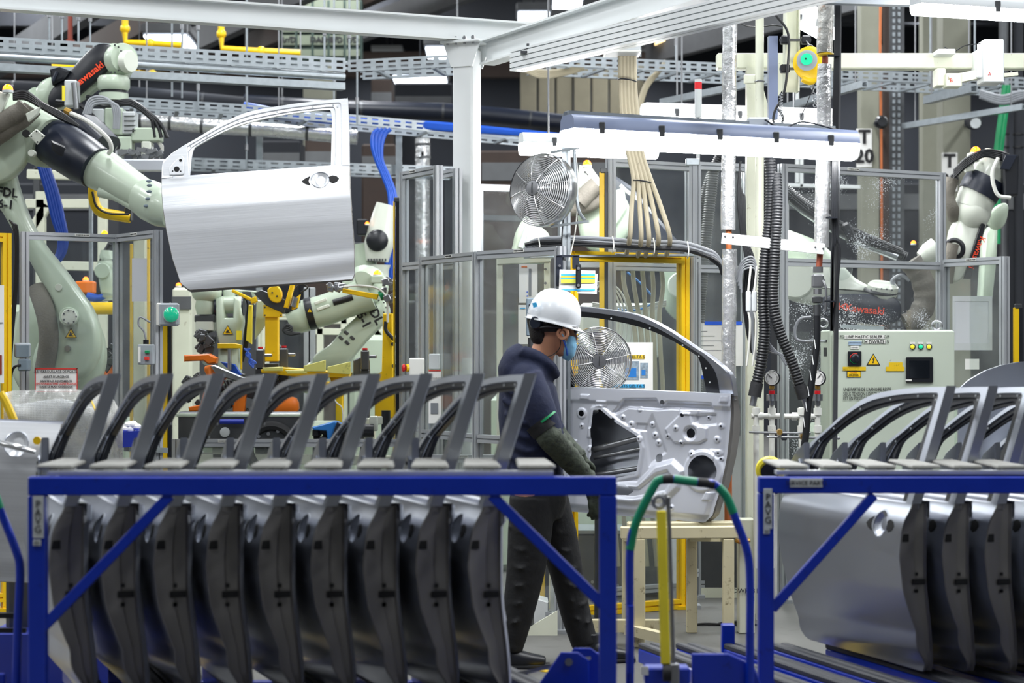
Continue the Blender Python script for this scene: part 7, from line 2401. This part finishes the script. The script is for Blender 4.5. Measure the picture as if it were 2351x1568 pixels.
MB().lathe([(.09, 0), (.1, .02), (.1, .07), (.08, .09)], P(2024, 680, d8 - .05), V((.1, -.25, 1)), 26).build('wrist_barrel', 'robot_white', t)
MB().torus(P(2022, 668, d8 - .05), V((.1, -.25, 1)), .1, .014, 28, 8).build('wrist_seal', 'black_plastic', t)
bolts(t, [(2000 + 12 * k, 666 - 3 * math.sin(k * .8)) for k in range(5)], d8 - .16)
MB().box(PZ(1960, .5, d8 + .3), (.6, .5, 1.0), ch=.05).build('base', 'robot_paint', t)
MB().ribbed([P(2090, 600, d8 - .1), P(2116, 640, d8 - .1), P(2124, 690, d8 - .1), P(2104, 730, d8 - .1), P(2080, 745, d8 - .1)], .075, .08, .06, 14).build('fabric_sleeve', 'sleeve_grey', t, 60)
MB().tube([P(2056, 660, d8 - .1), P(2048, 645, d8 - .1), P(2068, 632, d8 - .1), P(2088, 644, d8 - .1)], .012, 8).build('cable', 'cable_grey', t)
MB().tube([P(1800, 450, d8 - .1), P(1870, 500, d8 - .1), P(1950, 545, d8 - .1), P(2060, 590, d8 - .1)], .028, 12).build('dress_tube', 'brushed', t)
for k in range(3):
    MB().tube([P(1800, 430 + 6 * k, d8 - .15), P(1860, 478 + 6 * k, d8 - .12), P(1940, 520 + 8 * k, d8 - .15), P(2070, 578 + 3 * k, d8 - .1)], .022, 8).build('cable', 'cable_black', t)
MB().box(P(1948, 535, d8 - .15), (.06, .1, .14), Matrix.Rotation(RAD(-25), 3, 'Y'), ch=.015).build('tube_clamp', 'black_plastic', t)
disc(MB(), 1822, 640, d8 - .02, 46, .06).build('shoulder_disc', 'robot_white', t)
disc(MB(), 1930, 618, d8 - .1, 26, .03).build('inspection_cover', 'poly_dirty', t)

# robot beyond the fans
t = thing('welding_robot', 'pale robot leaning behind the upper fan with a black sleeve', 'robot', PZ(1300, 0, 13.6))
d9 = 13.1
flat(MB(), [(1330, 380), (1358, 386), (1382, 420), (1350, 452), (1322, 430)], d9, .1, .012).build('head_plate', 'robot_paint', t)
MB().prism([(-.02, -.004), (.008, -.004), (.008, -.012), (.024, 0), (.008, .012), (.008, .004), (-.02, .004)], P(1346, 398, d9 - .056), V((-.6, 0, .6)), V((.6, 0, .6)), .003).build('arrow_mark', 'print_black', t)
MB().tube([P(1330, 465, d9 - .1), P(1352, 440, d9 - .1), P(1370, 425, d9 - .1)], .06, 12).build('fabric_sleeve', 'sleeve_grey', t)
MB().tube([P(1310, 480, d9 - .05), P(1350, 472, d9 - .05), P(1400, 440, d9 - .05)], .05, 12).build('fabric_sleeve', 'sleeve_grey', t)
flat(MB(), rnd_poly([(1330, 470), (1380, 440), (1430, 450), (1450, 520), (1400, 580), (1340, 560)]), d9 + .1, .2, .03).build('elbow', 'robot_paint', t, 50)
flat(MB(), [(1405, 400), (1450, 430), (1560, 560), (1560, 600), (1440, 600), (1400, 520)], d9 + .15, .12, .02).build('black_arm', 'dark_navy', t)
flat(MB(), [(1408, 440), (1432, 430), (1440, 480), (1412, 520)], d9 + .0, .06, .01).build('arm_link', 'robot_paint', t)
flat(MB(), rnd_poly([(1178, 560), (1186, 530), (1205, 500), (1222, 496), (1240, 520), (1262, 545), (1262, 600), (1178, 600)]), d9 + .1, .2, .03).build('forearm', 'robot_paint', t, 50)
MB().tube([P(1195, 568, d9), P(1212, 520, d9), P(1222, 500, d9)], .02, 10).build('steel_link', 'plastic_light', t)
flat(MB(), rnd_poly([(1520, 610), (1560, 590), (1590, 620), (1590, 700), (1560, 735), (1525, 700)]), d9 - .4, .14, .02).build('shoulder_disc', 'robot_paint', t, 50)
disc(MB(), 1562, 655, d9 - .5, 30, .03).build('shoulder_cap', 'robot_white', t)
MB().box(PZ(1330, .6, d9 + .3), (1.2, .5, 1.2), ch=.05).build('base', 'robot_paint', t)
MB().box(P(1420, 760, d9 - .6), (.5, .3, .35), ch=.02).build('gearbox', 'robot_white', t)
MB().tube([P(1424, 425, d9 - .15), P(1440, 440, d9 - .15), P(1470, 462, d9 - .15)], .012, 8).build('cable', 'cable_white', t)
beacon(1348, 374, 13.0, 'glowing amber beacon beside the upper fan', 10)

# dim robot seen through the near guard, and more lit beacons
t = thing('welding_robot', 'dim grey-green robot behind the near guard with hoses', 'robot', PZ(250, 0, 14.2))
d0 = 14
arm(MB(), [(246, 575, d0, 14), (244, 610, d0, 20), (248, 650, d0, 20), (250, 690, d0, 16)], n=16).build('forearm', 'robot_paint', t, 60)
disc(MB(), 236, 622, d0 - .05, 18, .03).build('joint', 'robot_paint', t)
MB().tube([P(252, 560, d0), P(236, 590, d0), P(228, 630, d0), P(226, 690, d0)], .018, 8).build('cable', 'cable_black', t)
MB().tube([P(200, 680, d0), P(222, 684, d0), P(246, 682, d0)], .03, 10).build('gun', 'hose_blue', t)
MB().box(PZ(250, .5, d0 + .2), (.4, .4, 1.0), ch=.04).build('base', 'robot_paint', t)
MB().cyl(P(205, 708, d0 - .1), P(270, 708, d0 - .1), .045, n=14).build('yellow_bar', 'yellow', t)
beacon(240, 534, 13.5, 'amber beacon glowing just above the near guard rail', 8)
beacon(197, 640, 14.5, 'red-orange beacon glowing behind the near guard', 7)
MB().box(P(197, 660, 14.5), (.14, .1, .09), ch=.01).build('beacon_cabinet', 'orange', t)
beacon(410, 653, 15.1, 'red-orange beacon glowing below the held-up door', 6)
far_box('cell_frame', 'pale machine cabinet behind the slim robot', 'machine', 395, 660, 440, 1249, 15, .4, 'cream_paint')

# ------------------------------------------------------------------ white frames of the cell behind
def frame(label, bars, m, d, w=.05):
    t = thing('cell_frame', label, 'frame', PZ(bars[0][0], 0, d))
    for x0, y0, x1, y1 in bars:
        a = P(x0, y0, d) if y0 is not None else PZ(x0, 0, d)
        b = P(x1, y1, d) if y1 is not None else PZ(x1, 0, d)
        MB().beam(a, b, w, w, up=Y3 if abs(x0 - x1) < 20 else Z3, ch=.004).build('bar', m, t)
    return t


frame('white cell framing behind the near robot arm', [(60, 468, 210, 468), (94, 440, 94, None), (236, 455, 236, None), (140, 610, 225, 612), (66, 540, 110, 470), (64, 400, 200, 404)], 'cream_paint', 15.5, .07)
frame('perforated upright behind the near robot', [(209, 440, 209, None)], 'galvanised', 14.8, .03)
frame('pale uprights and braces at the back of the welding cell', [(735, 690, 735, None), (790, 700, 790, None), (700, 760, 880, 764), (690, 735, 880, 738), (850, 740, 890, 800), (610, 720, 610, None)], 'cream_paint', 15, .05)
frame('grey double upright in the middle of the welding cell', [(706, 660, 706, None), (716, 660, 716, None)], 'alu', 14.2, .05)
frame('pale rails below the conveyor behind the full rack', [(410, 1050, 960, 1058), (500, 1000, 500, 1140), (850, 960, 850, 1140)], 'cream_paint', 12.1, .06)
frame('dark cross rails at the back of the cell', [(80, 390, 330, 400), (420, 560, 920, 565), (1100, 500, 1290, 505), (84, 385, 84, None), (426, 550, 426, None), (1104, 490, 1104, None)], 'steel_dark', 16.5, .05)
frame('white cross rails behind the splashed pane', [(1800, 425, 1975, 430), (1840, 350, 1840, 430), (1830, 200, 1830, 420), (1806, 420, 1806, None)], 'white_paint', 16, .03)

# ------------------------------------------------------------------ welding fixtures
dX = 12.4
t = thing('weld_fixture', 'yellow fixture post topped with clamps and a slanted plate', 'fixture', PZ(627, 0, dX))
MB().box((P(625, 700, dX) + P(625, 830, dX)) / 2, (.082, .08, P(625, 700, dX).z - P(625, 830, dX).z), ch=.004).build('post', 'yellow', t)
MB().box((P(625, 830, dX) + PZ(625, 0, dX)) / 2, (.085, .085, P(625, 838, dX).z), ch=.004).build('lower_post', 'steel_dark', t)
flat(MB(), [(583, 674), (600, 665), (660, 690), (652, 720), (612, 702)], dX - .05, .03, .004).build('slanted_plate', 'steel_dark', t)
flat(MB(), rnd_poly([(615, 665), (635, 655), (648, 672), (642, 694), (622, 690)], 3), dX - .09, .05, .006).build('clamp_body', 'yellow', t)
flat(MB(), [(605, 700), (648, 700), (648, 728), (605, 728)], dX - .05, .02, .003).build('base_plate', 'yellow', t)
flat(MB(), [(668, 650), (678, 650), (662, 708), (652, 706)], dX - .07, .06, .005).build('upright_arm', 'yellow', t)
flat(MB(), [(672, 690), (690, 676), (684, 706), (670, 712)], dX - .06, .04, .005).build('side_plate', 'yellow', t)
flat(MB(), [(535, 664), (590, 690), (586, 697), (532, 670)], dX - .02, .04, .004).build('reach_arm', 'yellow', t)
flat(MB(), [(573, 686), (588, 680), (592, 692), (578, 698)], dX - .06, .03, .004).build('arm_tip', 'yellow', t)
bolts(t, [(608, 706), (645, 706), (608, 724), (645, 724), (636, 680), (625, 672)], dX - .12, .006)
MB().cyl(P(678, 682, dX - .09), P(672, 704, dX - .09), .018, n=12).build('cylinder', 'steel', t)
MB().tube([P(676, 664, dX), P(690, 652, dX), P(706, 660, dX), P(690, 672, dX)], .006, 6).build('hose', 'cable_black', t)
flat(MB(), [(650, 690), (600, 760), (585, 780), (590, 690)], dX + .12, .03, .004).build('shield', 'robot_paint', t)
flat(MB(), [(572, 700), (580, 700), (578, 790), (566, 782)], dX + .05, .05, .004).build('back_strut', 'yellow_bright', t)

t = thing('weld_table', 'yellow fixture table with pale slotted brackets', 'fixture', PZ(700, 0, dX - .2))
flat(MB(), [(604, 848), (640, 842), (806, 856), (806, 866), (700, 866), (606, 856)], dX - .2, .25, .004).build('table_top', 'yellow', t)
for poly in ([(697, 840), (748, 826), (748, 853), (697, 853)], [(752, 842), (805, 830), (805, 860), (752, 856)], [(602, 844), (650, 842), (650, 852), (606, 852)], [(655, 850), (705, 850), (705, 858), (660, 858)]):
    flat(MB(), poly, dX - .35, .012, .003).build('bracket', 'yellow_pale', t)
flat(MB(), [(758, 866), (788, 866), (788, 980), (782, 1012), (772, 1012), (772, 900)], dX - .2, .1, .005).build('leg', 'yellow', t)
flat(MB(), [(740, 876), (758, 876), (758, 896), (742, 896)], dX - .3, .05, .004).build('side_block', 'yellow', t)
MB().box(PZ(770, .45, dX - .2), (.1, .12, .9), ch=.01).build('column', 'steel_dark', t)
MB().tube([P(762, 880, dX - .32), P(770, 920, dX - .32), P(786, 940, dX - .32), P(786, 1000, dX - .32)], .005, 6).build('cable', 'cable_white', t)
for x, y, w_ in ((598, 800, 'next to the blue air hoses'), (652, 798, 'beside the yellow fixture post'), (838, 803, 'near the tall yellow column')):
    c = thing('toggle_clamp', 'dark toggle clamp with a red cap ' + w_, 'clamp', P(x, 850, dX - .15), 'red capped clamps of the fixture')
    MB().box(P(x, y + 24, dX - .15), (.05, .06, .12), ch=.006).build('body', 'steel_dark', c)
    MB().cyl(P(x, y + 12, dX - .15), P(x, y, dX - .15), .016, n=12).build('stem', 'black_plastic', c)
    MB().cyl(P(x, y, dX - .15), P(x, y - 4, dX - .15), .016, n=12).build('red_cap', 'red', c)
    MB().box(P(x + 10, y + 16, dX - .12), (.09, .05, .02), ch=.004).build('jaw', 'steel', c)
    MB().box((P(x, y + 45, dX - .12) + PZ(x, 0, dX - .12)) / 2, (.06, .06, P(x, y + 45, dX - .12).z), ch=.006).build('pedestal', 'steel_dark', c)
t = thing('weld_fixture', 'tall yellow fixture column with bolted blocks by the light curtain', 'fixture', PZ(888, 0, dX))
flat(MB(), [(881, 720), (902, 720), (904, 860), (908, 960), (862, 960), (862, 864), (878, 852)], dX, .14, .006).build('column', 'yellow', t)
MB().box(PZ(885, .35, dX), (.14, .14, .7), ch=.008).build('pedestal', 'yellow', t)
for x, y in ((902, 790), (904, 840), (890, 878), (870, 880)):
    MB().cyl(P(x, y, dX - .07), P(x, y, dX - .09), .013, n=10).build('bolt', 'steel_dark', t)
flat(MB(), [(788, 662), (870, 676), (866, 688), (786, 672)], dX - .1, .05, .004).build('swing_arm', 'yellow', t)
MB().tube([P(790, 658, dX - .15), P(830, 656, dX - .15), P(870, 664, dX - .15), P(888, 690, dX - .15), P(890, 740, dX - .15)], .008, 6).build('cable', 'cable_white', t)
MB().tube([P(886, 738, dX - .12), P(886, 758, dX - .12), P(900, 775, dX - .12), P(912, 785, dX - .1)], .012, 8).build('cable', 'cable_black', t)
mb = MB()
for k in range(34):
    q = (755 + rnd.uniform(0, 40), 660 + rnd.uniform(-6, 6)) if k < 14 else (880 + rnd.uniform(0, 28), 650 + rnd.uniform(-14, 44))
    mb.box(P(*q, dX - .1 + rnd.uniform(-.05, .05)), (rnd.uniform(.015, .05), .04, rnd.uniform(.015, .045)), Matrix.Rotation(rnd.uniform(-.6, .6), 3, 'Y'), ch=.003)
mb.build('clamp_hardware', 'steel', t, stuff=True)
MB().cyl(P(872, 680, dX - .13), P(880, 676, dX - .13), .03, n=14).build('green_stop', 'hose_green', t)
flat(MB(), [(812, 828), (826, 820), (848, 828), (850, 880), (812, 880)], dX - .1, .08, .006).build('locator_block', 'steel_dark', t)

t = thing('orange_fixture', 'orange curved clamp frame with a grey pressing arm', 'fixture', PZ(520, 0, dX - .3))
dO = dX - .3
flat(MB(), rnd_poly([(470, 845), (485, 838), (505, 845), (520, 862), (512, 880), (495, 905), (490, 945), (462, 945), (470, 900), (478, 870)], 3), dO, .08, .008).build('c_frame', 'orange', t, 50)
flat(MB(), [(484, 840), (494, 838), (560, 866), (610, 872), (622, 884), (560, 880), (500, 862)], dO - .03, .06, .006).build('pressing_arm', 'steel', t)
flat(MB(), [(536, 878), (560, 872), (566, 900), (562, 946), (536, 950)], dO, .07, .006).build('side_frame', 'orange', t)
flat(MB(), rnd_poly([(630, 926), (645, 914), (680, 914), (682, 948), (634, 950)], 3), dO, .1, .008).build('end_block', 'orange', t, 50)
flat(MB(), [(434, 934), (466, 928), (468, 944), (436, 944)], dO, .06, .006).build('tail', 'orange', t)
flat(MB(), [(425, 815), (482, 812), (500, 822), (498, 834), (480, 836), (470, 828), (425, 830)], dO + .3, .1, .008).build('rear_frame', 'orange', t)
mb = MB()
for k in range(60):
    mb.box(P(rnd.uniform(420, 640), rnd.uniform(868, 950), dO + rnd.uniform(.08, .25)), (rnd.uniform(.02, .08), .05, rnd.uniform(.02, .07)), Matrix.Rotation(rnd.uniform(-.8, .8), 3, 'Y'), ch=.004)
mb.build('clamp_hardware', 'steel_dark', t, stuff=True)
for k in range(3):
    MB().tube([P(515 + 8 * k, 872, dO - .06), P(522 + 8 * k, 892, dO - .06), P(512 + 10 * k, 910, dO - .06), P(524 + 6 * k, 930, dO - .06)], .007, 6).build('hose', 'cable_black', t)
flat(MB(), [(505, 830), (540, 836), (555, 860), (545, 866)], dO + .1, .03, .004).build('blue_bracket', 'hose_blue', t)
MB().box(P(560, 985, dO), (.78, .2, .22), ch=.01).build('base_block', 'steel_dark', t)
MB().box(P(560, 952, dO), (.8, .22, .02), ch=.003).build('base_plate', 'robot_paint', t)
MB().box(PZ(560, .4, dO + .1), (.7, .3, .8), ch=.02).build('pedestal', 'robot_paint', t)
MB().tube([P(505, 968, dO - .14), P(530, 968, dO - .14), P(560, 968, dO - .14)], .016, 10).build('blue_handle', 'blue_tote', t)
MB().lathe([(.03, 0), (.03, .02), (.022, .024)], P(517, 992, dO - .1), -Y3, 20).build('roller', 'plastic_light', t)
MB().torus(P(624, 1030, dO - .11), Y3, .14, .03, 32, 8).build('drive_wheel', 'rubber', t)
for k in range(5):
    MB().cyl(P(594 + 22 * k, 990 + 6 * abs(k - 2), dO - .1), P(594 + 22 * k, 990 + 6 * abs(k - 2), dO - .13), .011, n=10).build('bolt', 'steel', t)
for k in range(6):
    MB().tube([P(560 + 3 * k, 800, dO), P(575 - 2 * k, 815, dO), P(572 + 3 * k, 832, dO), P(582, 845 - 2 * k, dO)], .006, 6).build('blue_air_hose', 'hose_blue', t)
flat(MB(), [(500, 788), (540, 788), (556, 792), (556, 848), (552, 848), (552, 800), (500, 800)], dO - .0, .02, .003).build('yellow_bracket', 'yellow', t)
MB().cyl(P(527, 800, dO), P(527, 850, dO), .012, n=10).build('guide_rod', 'steel', t)
t = thing('drive_block', 'blue wedge-shaped drive block with black side plate', 'machine block', PZ(750, 0, dO))
flat(MB(), [(718, 980), (770, 966), (784, 972), (770, 1012), (755, 1012), (752, 988), (722, 986)], dO - .05, .16, .006).build('cover', 'blue_light', t)
flat(MB(), [(774, 968), (786, 975), (774, 1014), (758, 1014)], dO - .15, .03, .004).build('side_plate', 'dark_navy', t)
mb = MB()
for k in range(16):
    mb.box(P(rnd.uniform(724, 756), rnd.uniform(990, 1012), dO + rnd.uniform(-.08, .0)), (.04, .04, rnd.uniform(.02, .04)), ch=.003)
mb.build('drive_parts', 'black_plastic', t, stuff=True)
MB().box(PZ(750, .45, dO + .02), (.16, .16, .9), ch=.01).build('pedestal', 'steel_dark', t)
t = thing('roller_unit', 'black roller bracket on a pale post behind the full rack', 'roller', PZ(845, 0, 11.9))
MB().box((P(848, 995, 11.9) + PZ(848, 0, 11.9)) / 2, (.06, .06, P(848, 995, 11.9).z), ch=.006).build('post', 'cream_paint', t)
MB().cyl(P(832, 988, 11.85), P(858, 988, 11.85), .04, n=18).build('roller', 'black_plastic', t)
MB().box(P(858, 972, 11.88), (.05, .05, .09), ch=.005).build('bracket', 'robot_white', t)
MB().cyl(P(886, 942, 12.0), P(886, 992, 12.0), .028, n=14).build('damper', 'black_plastic', t)
MB().box(P(872, 965, 12.0), (.09, .04, .05), ch=.005).build('damper_mount', 'robot_white', t)

# odds and ends inside the near cell
frame('pale upright with yellow edging behind the narrow guard bay', [(322, 545, 322, None)], 'cream_paint', 12.7, .075)
frame('yellow edging strip on the pale upright', [(302, 560, 302, None), (341, 545, 341, None)], 'yellow', 12.75, .02)
t = thing('yellow_yoke', 'yellow C-shaped gripper yoke with cables below the robot forearm', 'gripper', P(240, 490, 12.6))
MB().tube([P(214, 430, 12.6), P(216, 462, 12.6), P(230, 486, 12.6), P(262, 494, 12.6), P(300, 500, 12.6)], .034, 10).build('yoke', 'yellow', t)
MB().tube([P(212, 440, 12.52), P(222, 474, 12.52), P(250, 490, 12.52), P(296, 492, 12.52)], .008, 6).build('cable', 'cable_black', t)
MB().box(P(296, 492, 12.6), (.05, .05, .09), ch=.006).build('end_block', 'steel_dark', t)
MB().cyl(P(218, 425, 12.6), P(222, 380, 12.4), .03, n=10).build('stem', 'steel', t)
t = thing('spot_gripper', 'orange and black gripper tool behind the near guard', 'gripper', PZ(240, 0, 12.9))
flat(MB(), [(222, 838), (238, 842), (248, 858), (262, 836), (270, 870), (224, 872)], 12.9, .08, .006).build('orange_frame', 'orange', t)
mb = MB()
for k in range(22):
    mb.box(P(rnd.uniform(222, 264), rnd.uniform(788, 846), 12.9 + rnd.uniform(-.06, .04)), (rnd.uniform(.03, .06), .05, rnd.uniform(.02, .05)), Matrix.Rotation(rnd.uniform(-.9, .9), 3, 'Y'), ch=.004)
mb.build('gripper_hardware', 'steel_dark', t, stuff=True)
MB().box(PZ(244, .6, 12.95), (.08, .08, 1.2), ch=.006).build('post', 'robot_paint', t)
